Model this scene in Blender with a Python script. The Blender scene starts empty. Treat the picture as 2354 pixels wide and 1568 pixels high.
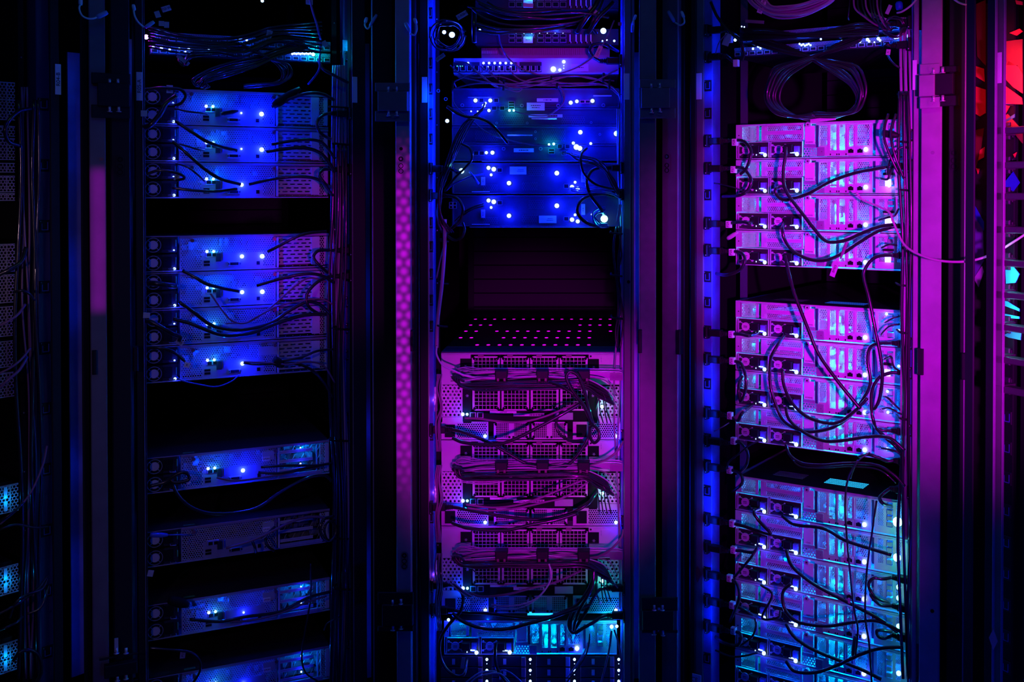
import bpy, math, random
from mathutils import Matrix, Vector
random.seed(7)
SC = bpy.context.scene
COL = SC.collection
R = math.radians

# ------------------------------------------------------------------ camera, world, big lights, exposure
FPX, CX, CY, PITCH, CAMH = 2461.9, 1371.3, 472.0, R(0.814), 1.45
cam_d = bpy.data.cameras.new('camera')
cam = bpy.data.objects.new('camera', cam_d); COL.objects.link(cam)
cam_d.sensor_width = 36.0
cam_d.lens = FPX * 36.0 / 2354
cam_d.shift_x = (1177 - CX) / 2354
cam_d.shift_y = (CY - 784) / 2354
cam_d.clip_start = 0.05
cam.location = (0, 0, CAMH)
cam.rotation_euler = (R(90) - PITCH, 0, 0)
SC.camera = cam

w = bpy.data.worlds.new('world'); SC.world = w; w.use_nodes = True
bg = w.node_tree.nodes['Background']
bg.inputs[0].default_value = (0.05, 0.0, 1.0, 1); bg.inputs[1].default_value = 0.006
SC.view_settings.view_transform = 'Standard'
SC.view_settings.look = 'None'
SC.view_settings.gamma = 1.0
SC.view_settings.exposure = 0.0
SC.view_settings.use_curve_mapping = False
SC.cycles.adaptive_threshold = 0.02; SC.cycles.max_bounces = 4; SC.cycles.diffuse_bounces = 2; SC.cycles.glossy_bounces = 2; SC.cycles.transmission_bounces = 1; SC.cycles.transparent_max_bounces = 6

def light(name, kind, loc, col, power, target=None, size=0.1, cone=None, blend=0.5, parent=None, size_y=None):
    d = bpy.data.lights.new(name, kind); d.color = col; d.energy = power
    if kind == 'AREA':
        d.size = size
        if size_y: d.shape = 'RECTANGLE'; d.size_y = size_y
    else: d.shadow_soft_size = size
    if cone: d.spot_size = R(cone); d.spot_blend = blend
    o = bpy.data.objects.new(name, d); COL.objects.link(o); o.location = loc
    if target is not None:
        o.rotation_euler = (Vector(target) - Vector(loc)).to_track_quat('-Z', 'Y').to_euler()
    if parent: o.parent = parent
    return o

# magenta stage lamp standing in the aisle right behind the photographer, aimed at the right cabinet
light('magenta_stage_lamp', 'SPOT', (0.55, -0.35, 1.35), (0.80, 0.0, 1.0), 490, target=(0.74, 2.6, 1.31), size=0.05, cone=25, blend=0.9)
# added magenta spots filling single areas, first the storage units of the centre cabinet
light('magenta_floor_fill', 'SPOT', (0.1, -0.2, 0.9), (0.85, 0.0, 1.0), 200, target=(-0.15, 2.7, 0.83), size=0.05, cone=16, blend=0.7)
light('magenta_low_fill', 'SPOT', (0.5, -0.2, 0.9), (0.75, 0.0, 1.0), 75, target=(0.50, 2.6, 0.62), size=0.05, cone=11.5, blend=0.9)
light('magenta_side_fill', 'SPOT', (0.6, 0.1, 1.3), (0.8, 0.0, 1.0), 55, target=(-0.61, 2.7, 1.30), size=0.05, cone=11, blend=0.9)
light('magenta_top_fill', 'SPOT', (0.2, 0.1, 1.5), (0.8, 0.0, 1.0), 60, target=(-0.12, 2.7, 1.80), size=0.05, cone=8, blend=0.8)
light('magenta_coil_fill', 'SPOT', (0.3, -0.1, 1.5), (0.8, 0.0, 1.0), 70, target=(0.50, 2.5, 1.97), size=0.05, cone=9, blend=0.9)
# added weak pinkish white fills on the left cabinets
light('pale_left_fill', 'SPOT', (-0.9, 0.0, 1.5), (0.9, 0.5, 1.0), 9, target=(-1.15, 2.6, 0.95), size=0.05, cone=36, blend=0.8)
light('pale_edge_fill', 'SPOT', (-0.85, 0.3, 1.3), (1.0, 0.6, 0.85), 12, target=(-1.46, 2.35, 1.32), size=0.03, cone=15, blend=0.7)
# added faint mint fill on the tops of the posts
light('mint_top_fill', 'AREA', (-0.25, 1.3, 2.75), (0.35, 0.95, 0.65), 0.8, target=(-0.25, 2.75, 1.9), size=2.4, size_y=0.1)
# added blue fills high on the left and low on the right
light('blue_aisle_fill', 'AREA', (-0.4, 0.6, 2.5), (0.0, 0.0, 1.0), 4, target=(-0.1, 2.7, 1.2), size=1.4, size_y=0.2)
light('blue_floor_fill', 'AREA', (0.9, 0.9, 0.15), (0.0, 0.01, 1.0), 3.5, target=(0.7, 2.5, 0.7), size=0.8, size_y=0.15)
# added magenta spots, cut by unseen slit boards, light single door posts (see door_mesh_gobo below)
light('magenta_post_spot', 'SPOT', (-0.25, -1.25, 1.25), (0.75, 0.0, 1.0), 850, target=(-0.474, 2.63, 1.13), size=0.0008, cone=14, blend=0.9)
light('magenta_post_spot', 'SPOT', (0.30, -1.25, 1.25), (0.6, 0.0, 1.0), 210, target=(0.15, 2.62, 1.10), size=0.0013, cone=15, blend=0.9)
light('magenta_post_spot', 'SPOT', (-0.95, -1.25, 1.30), (0.65, 0.0, 1.0), 420, target=(-1.139, 2.45, 1.335), size=0.0015, cone=5.5, blend=0.35)

# ------------------------------------------------------------------ frames (one per cabinet) and pixel geometry
class Frame:
    def __init__(s, x, y, deg):
        s.M = Matrix.Translation((x, y, 0)) @ Matrix.Rotation(R(deg), 4, 'Z'); s.I = s.M.inverted()
FL = Frame(-0.886, 2.658, 26.14)
FC = Frame(-0.166, 2.700, 0.0)
FR = Frame(0.5385, 2.596, -32.3)
FFL = Frame(-1.43, 2.215, 52)
FFR = Frame(1.015, 2.04, -60)

def ray(u, v):
    x, y, z = (u - CX) / FPX, -(v - CY) / FPX, -1.0
    c, s = math.cos(PITCH), math.sin(PITCH)
    # camera axes: forward (0,c,-s), up (0,s,c)
    return Vector((x, c + y * s, -s + y * c))
CAMP = Vector((0, 0, CAMH))
def px(F, u, v, off=0.0):
    """local point of frame F where the view ray of (u,v) meets the plane standing off metres in front of the equipment"""
    o = F.I @ CAMP; d = F.I.to_3x3() @ ray(u, v)
    t = (-off - o.y) / d.y
    return o + d * t
def pw(F, u, v, off=0.0): return F.M @ px(F, u, v, off)

# ------------------------------------------------------------------ materials
MATS = {}
def mat(name, col, rough=0.5, metal=0.0, emit=None, strength=0.0, spec=0.5, noise=0.0, nscale=60.0, coat=0.0):
    if name in MATS: return MATS[name]
    m = bpy.data.materials.new(name); m.use_nodes = True; nt = m.node_tree
    b = nt.nodes['Principled BSDF']
    b.inputs['Base Color'].default_value = (*col, 1); b.inputs['Roughness'].default_value = rough
    b.inputs['Metallic'].default_value = metal; b.inputs['Specular IOR Level'].default_value = spec
    b.inputs['Coat Weight'].default_value = coat
    if emit:
        b.inputs['Emission Color'].default_value = (*emit, 1); b.inputs['Emission Strength'].default_value = strength
    if noise > 0:
        tc = nt.nodes.new('ShaderNodeTexCoord'); n = nt.nodes.new('ShaderNodeTexNoise'); n.inputs['Scale'].default_value = nscale
        n.inputs['Detail'].default_value = 3
        mr = nt.nodes.new('ShaderNodeMapRange'); mr.inputs['To Min'].default_value = 1 - noise; mr.inputs['To Max'].default_value = 1 + noise * 0.5
        mx = nt.nodes.new('ShaderNodeMix'); mx.data_type = 'RGBA'; mx.blend_type = 'MULTIPLY'; mx.inputs[0].default_value = 1
        mx.inputs[6].default_value = (*col, 1)
        nt.links.new(tc.outputs['Object'], n.inputs['Vector']); nt.links.new(n.outputs['Fac'], mr.inputs['Value'])
        nt.links.new(mr.outputs[0], mx.inputs[7]); nt.links.new(mx.outputs[2], b.inputs['Base Color'])
    MATS[name] = m
    return m

def _math(nt, op, a, b=None, c=None):
    n = nt.nodes.new('ShaderNodeMath'); n.operation = op
    for i, v in enumerate((a, b, c)):
        if v is None: continue
        if isinstance(v, (int, float)): n.inputs[i].default_value = v
        else: nt.links.new(v, n.inputs[i])
    return n.outputs[0]

def holes(name, base, kind, p, q, r, L=0.0, rough=0.4, metal=0.0, x0=0.0, z0=0.0):
    """sheet metal whose punched holes are really open: kind hex (pitch p, row pitch q, radius r), slot (pitches p,q, radius r, half length L), square"""
    m = mat(name, base, rough, metal)
    if m.get('done'): return m
    m['done'] = 1
    nt = m.node_tree; b = nt.nodes['Principled BSDF']; out = nt.nodes['Material Output']
    tc = nt.nodes.new('ShaderNodeTexCoord'); sp = nt.nodes.new('ShaderNodeSeparateXYZ'); nt.links.new(tc.outputs['Object'], sp.inputs[0])
    X = _math(nt, 'ADD', sp.outputs[0], 10.0 * 1 - x0); Z = _math(nt, 'ADD', sp.outputs[2], 10.0 - z0)
    def cell(ox, oz, P, Q):
        a = _math(nt, 'SUBTRACT', _math(nt, 'MODULO', _math(nt, 'ADD', X, ox), P), P / 2)
        c = _math(nt, 'SUBTRACT', _math(nt, 'MODULO', _math(nt, 'ADD', Z, oz), Q), Q / 2)
        a = _math(nt, 'ABSOLUTE', a); c = _math(nt, 'ABSOLUTE', c)
        if kind == 'square': return _math(nt, 'MAXIMUM', a, c)
        a = _math(nt, 'MAXIMUM', _math(nt, 'SUBTRACT', a, L), 0.0) if L else a
        return _math(nt, 'SQRT', _math(nt, 'ADD', _math(nt, 'MULTIPLY', a, a), _math(nt, 'MULTIPLY', c, c)))
    if kind == 'square': d = cell(0, 0, p, q)
    else: d = _math(nt, 'MINIMUM', cell(0, 0, p, q * 2), cell(p / 2, q, p, q * 2))
    hole = _math(nt, 'LESS_THAN', d, r)
    tr = nt.nodes.new('ShaderNodeBsdfTransparent'); mx = nt.nodes.new('ShaderNodeMixShader')
    nt.links.new(hole, mx.inputs[0]); nt.links.new(b.outputs[0], mx.inputs[1]); nt.links.new(tr.outputs[0], mx.inputs[2])
    nt.links.new(mx.outputs[0], out.inputs['Surface'])
    return m

STEEL = mat('galvanised_steel', (0.60, 0.60, 0.63), 0.42, 0.0, noise=0.25, nscale=35)
STEELD = mat('zinc_sheet', (0.36, 0.36, 0.40), 0.42, 0.1, noise=0.3, nscale=30)
POST = mat('grey_dim_lit_steel', (0.15, 0.14, 0.15), 0.55, 0.0, noise=0.35, nscale=22)
POSTP = mat('pale_lit_steel', (0.34, 0.32, 0.34), 0.5, 0.0, noise=0.35, nscale=22)
POSTB = mat('black_coat_and_shaded_steel', (0.010, 0.010, 0.013), 0.6, spec=0.25)
BLACK = mat('black_plastic', (0.010, 0.010, 0.012), 0.55, spec=0.25)
BLACKM = mat('matt_black_steel', (0.008, 0.008, 0.010), 0.75, spec=0.15)
DEV = mat('black_device_steel', (0.022, 0.022, 0.030), 0.5, spec=0.3)
RUBBER = mat('black_cable_jacket', (0.015, 0.015, 0.018), 0.28, coat=0.6)
GREYC = mat('grey_network_jacket', (0.30, 0.27, 0.30), 0.35)
PINKC = mat('pale_network_jacket', (0.62, 0.50, 0.60), 0.35)
PURPC = mat('mauve_network_jacket', (0.22, 0.11, 0.18), 0.35)
BLUEC = mat('blue_network_jacket', (0.05, 0.10, 0.5), 0.3, coat=0.5)
WHITEC = mat('white_lead_jacket', (0.62, 0.80, 0.70), 0.4)
PAPER = mat('white_label_paper', (0.82, 0.80, 0.82), 0.6)
PAPERG = mat('grey_label_paper', (0.42, 0.44, 0.46), 0.6)
INK = mat('black_ink', (0.008, 0.008, 0.01), 0.8, spec=0.1)
GREENP = mat('green_plastic', (0.08, 0.42, 0.20), 0.4)
COPPER = mat('copper_thumbscrew', (0.30, 0.15, 0.13), 0.35, 0.4)
CHROME = mat('bright_pin_steel', (0.8, 0.8, 0.8), 0.25, 0.7)
PDUM = mat('blue_lit_strip_body', (0.10, 0.14, 0.62), 0.3, noise=0.75, nscale=16)  # blue light and its patches put into the body colour
BOARD = mat('circuit_board_parts', (0.14, 0.16, 0.18), 0.5)
HANDLE = mat('orange_brown_latch', (0.45, 0.14, 0.12), 0.5)
FANHUB = mat('fan_hub_sticker', (0.50, 0.42, 0.45), 0.5)
E_BLUE = mat('lit_blue_led', (0.1, 0.2, 1), 0.3, emit=(0.48, 0.75, 1.0), strength=2.4)
E_CYAN = mat('lit_cyan_led', (0.1, 1, 0.8), 0.3, emit=(0.45, 1.0, 0.85), strength=1.9)
E_GREEN = mat('lit_green_led', (0.1, 1, 0.5), 0.3, emit=(0.12, 1.0, 0.5), strength=1.5)
E_PINK = mat('lit_violet_led', (0.5, 0.2, 1), 0.3, emit=(0.8, 0.5, 1.0), strength=2.4)
E_RED = mat('lit_red_led', (1, 0.1, 0.1), 0.3, emit=(1.0, 0.02, 0.02), strength=1.2)
HEXA = holes('hex_perforated_steel', (0.50, 0.50, 0.54), 'hex', 0.0056, 0.00485, 0.0021)
HEXB = holes('fine_hex_perforated_steel', (0.62, 0.60, 0.64), 'hex', 0.0052, 0.0045, 0.0019)
HEXS = holes('small_hole_perforated_steel', (0.62, 0.60, 0.64), 'hex', 0.0036, 0.0031, 0.00135)
HEXW = holes('wide_hole_perforated_steel', (0.62, 0.60, 0.64), 'hex', 0.0105, 0.0085, 0.0030)
SLOTA = holes('slotted_steel', (0.46, 0.44, 0.48), 'slot', 0.0185, 0.0093, 0.0017, 0.0048)
SLOTB = holes('single_slot_row_steel', (0.62, 0.60, 0.64), 'slot', 0.0085, 0.02, 0.0009, 0.0017)
SQ = holes('square_mesh_steel', (0.55, 0.53, 0.57), 'square', 0.0068, 0.0068, 0.0025)
SHELFH = holes('perforated_shelf_lid', (0.02, 0.02, 0.024), 'hex', 0.03, 0.03, 0.001)
RIB = mat('corrugated_panel', (0.42, 0.38, 0.42), 0.35)

# ------------------------------------------------------------------ mesh builder
WM = {}
class MB:
    """collects shapes in a frame (F may be a Frame, a Matrix or None for parent space)"""
    def __init__(s, F=None):
        s.F = F; s.v = []; s.f = []; s.mi = []; s.mats = []; s.cur = 0; s.sm = []
    def use(s, m):
        if m not in s.mats: s.mats.append(m)
        s.cur = s.mats.index(m); return s
    def _add(s, vs, fs, smooth=False):
        n = len(s.v); s.v += [Vector(x) for x in vs]
        for f in fs: s.f.append([n + i for i in f]); s.mi.append(s.cur); s.sm.append(smooth)
        return s
    def box(s, x0, x1, y0, y1, z0, z1):
        return s._add([(x0,y0,z0),(x1,y0,z0),(x1,y1,z0),(x0,y1,z0),(x0,y0,z1),(x1,y0,z1),(x1,y1,z1),(x0,y1,z1)],
                      [(0,3,2,1),(4,5,6,7),(0,1,5,4),(1,2,6,5),(2,3,7,6),(3,0,4,7)])
    def bev(s, x0, x1, y0, y1, z0, z1, c=0.001):
        """box with chamfered front (-y) edges"""
        return s._add([(x0+c,y0,z0+c),(x1-c,y0,z0+c),(x1-c,y0,z1-c),(x0+c,y0,z1-c),
                       (x0,y0+c,z0),(x1,y0+c,z0),(x1,y0+c,z1),(x0,y0+c,z1),(x0,y1,z0),(x1,y1,z0),(x1,y1,z1),(x0,y1,z1)],
                      [(0,1,2,3),(0,4,5,1),(1,5,6,2),(2,6,7,3),(3,7,4,0),(4,8,9,5),(5,9,10,6),(6,10,11,7),(7,11,8,4),(11,10,9,8)])
    def sheet(s, x0, x1, y, z0, z1):
        return s._add([(x0,y,z0),(x1,y,z0),(x1,y,z1),(x0,y,z1)], [(0,1,2,3)])
    def cyl(s, x, z, y0, y1, r, n=16, r2=None):
        r2 = r if r2 is None else r2
        a = [(x + r*math.cos(6.2832*i/n), y0, z + r*math.sin(6.2832*i/n)) for i in range(n)]
        b = [(x + r2*math.cos(6.2832*i/n), y1, z + r2*math.sin(6.2832*i/n)) for i in range(n)]
        return s._add(a + b, [tuple(range(n)), tuple(range(2*n-1, n-1, -1))] + [(i, i+n, (i+1)%n+n, (i+1)%n) for i in range(n)])
    def ring(s, x, z, y, r0, r1, n=24, d=0.0015, a0=0.0, a1=6.28318):
        full = abs(a1 - a0) > 6.28
        vs = []; m = n if full else n + 1
        for i in range(m):
            a = a0 + (a1 - a0) * i / n
            for r, yy in ((r0, y), (r1, y), (r1, y + d), (r0, y + d)):
                vs.append((x + r*math.cos(a), yy, z + r*math.sin(a)))
        fs = []
        for i in range(n):
            j = (i + 1) % m
            for k in range(4): fs.append((4*i+k, 4*i+(k+1)%4, 4*j+(k+1)%4, 4*j+k))
        return s._add(vs, fs)
    def zcyl(s, x, y, z0, z1, r, n=12):
        a = [(x + r*math.cos(6.2832*i/n), y + r*math.sin(6.2832*i/n), z0) for i in range(n)]
        b = [(p[0], p[1], z1) for p in a]
        return s._add(a + b, [tuple(range(n-1,-1,-1)), tuple(range(n, 2*n))] + [(i, (i+1)%n, (i+1)%n+n, i+n) for i in range(n)], True)
    def ball(s, x, y, z, r, n=10, m=6):
        vs = [(x, y, z - r)]
        for j in range(1, m):
            t = math.pi * j / m - math.pi / 2
            for i in range(n): vs.append((x + r*math.cos(t)*math.cos(6.2832*i/n), y + r*math.cos(t)*math.sin(6.2832*i/n), z + r*math.sin(t)))
        vs.append((x, y, z + r)); L = len(vs) - 1
        fs = [(0, 1+(i+1)%n, 1+i) for i in range(n)]
        for j in range(m - 2):
            for i in range(n): a = 1+j*n; fs.append((a+i, a+(i+1)%n, a+n+(i+1)%n, a+n+i))
        a = 1 + (m-2)*n
        fs += [(a+i, a+(i+1)%n, L) for i in range(n)]
        return s._add(vs, fs, True)
    def tube(s, pts, r, n=8, rs=None):
        P = [Vector(p) for p in pts]; N = len(P); vs = []
        up = Vector((0.13, -1, 0.21)).normalized()
        for i, p in enumerate(P):
            t = (P[min(i+1, N-1)] - P[max(i-1, 0)])
            t = t.normalized() if t.length > 1e-9 else Vector((1, 0, 0))
            a = (up - t * up.dot(t))
            a = a.normalized() if a.length > 1e-6 else t.orthogonal().normalized()
            up = a; b = t.cross(a); rr = rs[i] if rs else r
            for k in range(n):
                q = 6.2832 * k / n; vs.append(p + a * (rr*math.cos(q)) + b * (rr*math.sin(q)))
        fs = [tuple(range(n-1, -1, -1)), tuple(range((N-1)*n, N*n))]
        for i in range(N - 1):
            for k in range(n): fs.append((i*n+k, i*n+(k+1)%n, (i+1)*n+(k+1)%n, (i+1)*n+k))
        return s._add(vs, fs, True)
    def poly(s, pts, y0, y1):
        n = len(pts)
        a = [(p[0], y0, p[1]) for p in pts]; b = [(p[0], y1, p[1]) for p in pts]
        return s._add(a + b, [tuple(range(n)), tuple(range(2*n-1, n-1, -1))] + [(i, i+n, (i+1)%n+n, (i+1)%n) for i in range(n)])
    def build(s, name, m=None, parent=None, origin=None):
        if m is not None and not s.mats: s.mats = [m]
        me = bpy.data.meshes.new(name)
        T = Matrix.Identity(4)
        if s.F is not None:
            T = s.F.M if isinstance(s.F, Frame) else s.F
            if parent is not None: T = WM[parent.name].inverted() @ T
        vs = [T @ v for v in s.v] if s.F is not None else s.v
        o = bpy.data.objects.new(name, me); COL.objects.link(o)
        if parent is not None:
            o.parent = parent; WM[o.name] = WM[parent.name].copy()
        else:
            org = Vector(origin) if origin is not None else Vector((0, 0, 0))
            vs = [v - org for v in vs]; o.location = org; WM[o.name] = Matrix.Translation(org)
        me.from_pydata([tuple(v) for v in vs], [], s.f)
        for mm in s.mats: me.materials.append(mm)
        me.polygons.foreach_set('material_index', s.mi)
        me.polygons.foreach_set('use_smooth', s.sm)
        me.update()
        return o

def tag(o, label, cat, group=None, kind=None):
    if label: o['label'] = label
    if cat: o['category'] = cat
    if group: o['group'] = group
    if kind: o['kind'] = kind
    return o
def thing(name, F, x, y, z, label, cat, group=None):
    """an Empty at the base of a thing, in frame F at local (x,y,z)"""
    o = bpy.data.objects.new(name, None); COL.objects.link(o); o.empty_display_size = 0.05
    M = F.M @ Matrix.Translation((x, y, z)); o.matrix_world = M; WM[o.name] = M.copy()
    return tag(o, label, cat, group)
def place(o, F, x, y, z, tilt=0.0):
    M = F.M @ Matrix.Translation((x, y, z)) @ Matrix.Rotation(tilt, 4, 'Y')
    o.location = M.translation; o.rotation_euler = M.to_euler(); WM[o.name] = M.copy(); return o
KIDS = {}
def copy_tree(o, parent=None):
    c = o.copy(); COL.objects.link(c); c.parent = parent
    WM[c.name] = WM.get(o.name, Matrix.Identity(4)).copy()
    for ch in list(o.children): copy_tree(ch, c)
    return c
def structure(o): o['kind'] = 'structure'; return o

def mesh_text(name, c):
    tmp = bpy.data.objects.new('tmp', c); COL.objects.link(tmp)
    me = bpy.data.meshes.new_from_object(tmp.evaluated_get(bpy.context.evaluated_depsgraph_get()))
    bpy.data.objects.remove(tmp); o = bpy.data.objects.new(name, me); COL.objects.link(o)
    return o
def text(parent, s, x, y, z, size, m=None, rot=0.0, F=None, align='CENTER', name='printed_text'):
    if s[0] == '#':    # print too small to read in the photo: short ink dashes
        rnd = random.Random(len(s) * 7 + int(abs(x) * 1e4)); b = MB(F); xx = -len(s) * size * 0.3
        P = []
        while xx < len(s) * size * 0.3:
            wd = size * rnd.uniform(.3, 1.1); P.append((xx, min(xx + wd, len(s) * size * .3))); xx += wd + size * .25
        b.use(m or INK)
        for a, c in P:
            if rot: b.box(x - size * .18, x + size * .18, y - .0002, y, z + a, z + c)
            else: b.box(x + a, x + c, y - .0002, y, z - size * .18, z + size * .18)
        return b.build('printed_lines', None, parent)
    c = bpy.data.curves.new(name, 'FONT'); c.body = s; c.size = size; c.align_x = align; c.align_y = 'CENTER'; c.extrude = 0.0001
    c.materials.append(m or INK)
    o = mesh_text(name, c)
    M = Matrix.Translation((x, y, z)) @ Matrix.Rotation(R(90), 4, 'X') @ Matrix.Rotation(rot, 4, 'Z')
    if F is not None: M = WM[parent.name].inverted() @ F.M @ M
    o.parent = parent; o.matrix_local = M; WM[o.name] = WM[parent.name].copy()
    return o

LEDK = 0.6
def led(parent, x, z, r=0.0025, m=None, power=0.05, y=-0.004, col=(0.0, 0.004, 1.0), F=None, name='status_light', lift=0.010):
    m = m or E_BLUE
    b = MB(F).use(m).ball(x, y, z, r, 8, 6); o = b.build(name, m, parent)
    if power > 0:
        p = Vector((x, y - lift, z))
        if F is not None: p = WM[parent.name].inverted() @ (F.M @ p)
        light('led_light', 'POINT', p, col, power * LEDK, size=0.002, parent=parent)
    return o

def strip_fill(F, u, v0, v1, off, power, col=(0.0, 0.03, 1.0), side=0.0, parent=None, width=0.004):
    """added narrow fill light hidden behind a post, shining into the cabinet"""
    a, c = pw(F, u, v0, off), pw(F, u, v1, off); m = (a + c) / 2
    d = F.M.to_3x3() @ Vector((side, 1.0, 0.0))
    L = bpy.data.lights.new('cabinet_fill', 'AREA'); L.shape = 'RECTANGLE'; L.size = width; L.size_y = (a - c).length; L.energy = power; L.color = col
    o = bpy.data.objects.new('cabinet_fill', L); COL.objects.link(o)
    z = -d.normalized(); y = Vector((0, 0, 1)); x = y.cross(z)
    o.matrix_world = Matrix.Translation(m) @ Matrix((x, y, z)).transposed().to_4x4()
    return o

# ------------------------------------------------------------------ cables
def spline(P, k=7):
    P = [Vector(p) for p in P]
    if len(P) < 3: 
        return [P[0].lerp(P[-1], i / 6) for i in range(7)]
    Q = [P[0] * 2 - P[1]] + P + [P[-1] * 2 - P[-2]]; out = []
    for i in range(1, len(Q) - 2):
        a, b, c, d = Q[i-1:i+3]
        for j in range(k):
            t = j / k
            out.append(0.5 * ((2*b) + (c-a)*t + (2*a-5*b+4*c-d)*t*t + (3*b-a-3*c+d)*t**3))
    out.append(P[-1]); return out
NC = [0]
def cable(F, pts, r, m, off, label, group=None, cat='cable', name='cable', dip=0.012, seed=None):
    """pts: (u,v) or (u,v,off). The cable leaves its socket at the face, bows out towards the aisle and goes back."""
    NC[0] += 1
    rnd = random.Random(NC[0] * 17)
    base = off + (NC[0] % 7) * 0.0022
    n = len(pts); W = []
    if group: jt = rnd.uniform(2.0, 4.5); pts = [(p[0] + rnd.uniform(-jt, jt) * (0 < i < n - 1), p[1] + rnd.uniform(-jt, jt) * .8 * (0 < i < n - 1)) + tuple(p[2:]) for i, p in enumerate(pts)]
    for i, p in enumerate(pts):
        o = p[2] if len(p) > 2 else base + dip * math.sin(math.pi * i / max(1, n - 1))
        W.append(pw(F, p[0], p[1], o))
    b = MB(Matrix.Identity(4)).use(m).tube(spline(W), r, 8)
    o = b.build(name, m, None, origin=W[0])
    return tag(o, label, cat, group)
# ------------------------------------------------------------------ the room
def room():
    b = MB().use(mat('dark_floor_tiles', (0.03, 0.03, 0.035), 0.35)).box(-4, 4, -1.5, 5, -0.05, 0.0); structure(b.build('floor', None))
    b = MB().use(BLACKM).box(-4, 4, -1.5, 5, 2.9, 2.95); structure(b.build('ceiling', None))
    b = MB().use(BLACKM).box(-4, 4, 4.6, 4.7, 0.0, 2.9); structure(b.build('wall_back', None))
    b = MB().use(BLACKM).box(-3.4, -3.3, -1.5, 4.6, 0.0, 2.9); structure(b.build('wall_left', None))
    b = MB().use(BLACKM).box(3.3, 3.4, -1.5, 4.6, 0.0, 2.9); structure(b.build('wall_right', None))
room()

# unseen door mesh with added slit boards behind the camera, shaping the post light
t = bpy.data.objects.new('door_mesh_gobo', None); COL.objects.link(t); t.location = (0, -0.85, 0); WM[t.name] = Matrix.Translation((0, -0.85, 0))
tag(t, 'unseen perforated door mesh with added slit boards, shaping light on the posts', 'cabinet door')
def slit(lx, tx, wd, y=2.63):
    """x on the slit board plane where the ray from lamp lx to target tx passes, and the slit half width"""
    f = 0.40 / (y + 1.25)
    return lx + (tx - lx) * f, wd * f / 2
x0_, w0_ = slit(-0.95, -1.139, 0.036, 2.45); x1_, w1_ = slit(-0.25, -0.4755, 0.042); x2_, w2_ = slit(0.30, 0.154, 0.108)
b = MB().use(BLACKM)
b.box(-1.3, x0_ - w0_, -0.004, 0.004, 0.02, 2.0).box(x0_ + w0_, x1_ - w1_, -0.004, 0.004, 0.02, 2.0).box(x1_ + w1_, x2_ - w2_, -0.004, 0.004, 0.02, 2.0).box(x2_ + w2_, 0.45, -0.004, 0.004, 0.02, 2.0)
b.build('added_slit_board', None, t)
MB().use(holes('hexagon_door_mesh', (0.02, 0.02, 0.02), 'hex', 0.0026, 0.00225, 0.00095)).sheet(x1_ - w1_, x1_ + w1_, 0.006, 0.02, 2.0).sheet(x2_ - w2_, x2_ + w2_, 0.006, 0.02, 2.0).build('mesh_leaf', None, t)

# ------------------------------------------------------------------ cabinets
def post(F, cab, u0, u1, off, m, name='frame_post', depth=0.03, v=784, z0=0.02, z1=2.08, bevel=0.002, v0=None, v1=None):
    a = px(F, u0, v, off); c = px(F, u1, v, off)
    if v0 is not None: z1 = px(F, u0, v0, off).z
    if v1 is not None: z0 = px(F, u0, v1, off).z
    b = MB(F); b.use(m).bev(a.x, c.x, -off, -off + depth, z0, z1, bevel)
    return b.build(name, m, cab)

def cabinet(F, label, xl=-0.262, xr=0.262, back=True, rail=True):
    c = thing('server_cabinet', F, 0, 0, 0, label, 'server cabinet', 'server cabinets standing in a curved row')
    b = MB().use(BLACKM).box(xl - 0.03, xl - 0.026, 0.02, 0.84, 0.02, 2.08); b.build('side_panel', None, c)
    b = MB().use(BLACKM).box(xr + 0.026, xr + 0.03, 0.02, 0.84, 0.02, 2.08); b.build('side_panel', None, c)
    b = MB().use(BLACKM).box(xl - 0.03, xr + 0.03, -0.03, 0.84, 2.06, 2.10); b.build('roof_panel', None, c)
    b = MB().use(BLACKM).box(xl - 0.03, xr + 0.03, -0.03, 0.84, 0.0, 0.06); b.build('plinth', None, c)
    if back:
        b = MB().use(mat('blanking_panel_black', (0.007, 0.007, 0.012), 0.6, spec=0.2)); z = 0.10
        while z < 2.04: b.bev(-0.241, 0.241, 0.71, 0.715, z, z + 0.0430, 0.0012); z += 0.04445
        b.build('blanking_panels', None, c)
    if rail:
        for s in (-1, 1):
            x = s * 0.233
            b = MB().use(BLACKM).box(x - 0.009, x + 0.009, 0.700, 0.704, 0.08, 2.05)
            b.build('mounting_rail', None, c)
            # near rail with square holes just beside the equipment
            b = MB().use(BLACKM).box(x - 0.006 + s * 0.004, x + 0.006 + s * 0.004, 0.010, 0.013, 0.08, 2.05)
            b.use(CHROME)
            for k in range(13): b.box(x - 0.001 + s * 0.004, x + 0.0012 + s * 0.004, 0.008, 0.010, 0.28 + k * 0.1333, 0.283 + k * 0.1333)
            b.build('mounting_rail', None, c)
    return c

C_FL = cabinet(FFL, 'server cabinet cut off by the left edge of the photo, mostly unlit')
C_L = cabinet(FL, 'server cabinet left of centre, with deep blue lit servers and dark empty bays low down')
C_C = cabinet(FC, 'centre server cabinet with an empty bay above a black perforated shelf')
C_R = cabinet(FR, 'right server cabinet packed with magenta lit servers', rail=False)
C_FR = cabinet(FFR, 'server cabinet cut off by the right edge of the photo, beside the red mural', back=False)
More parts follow.
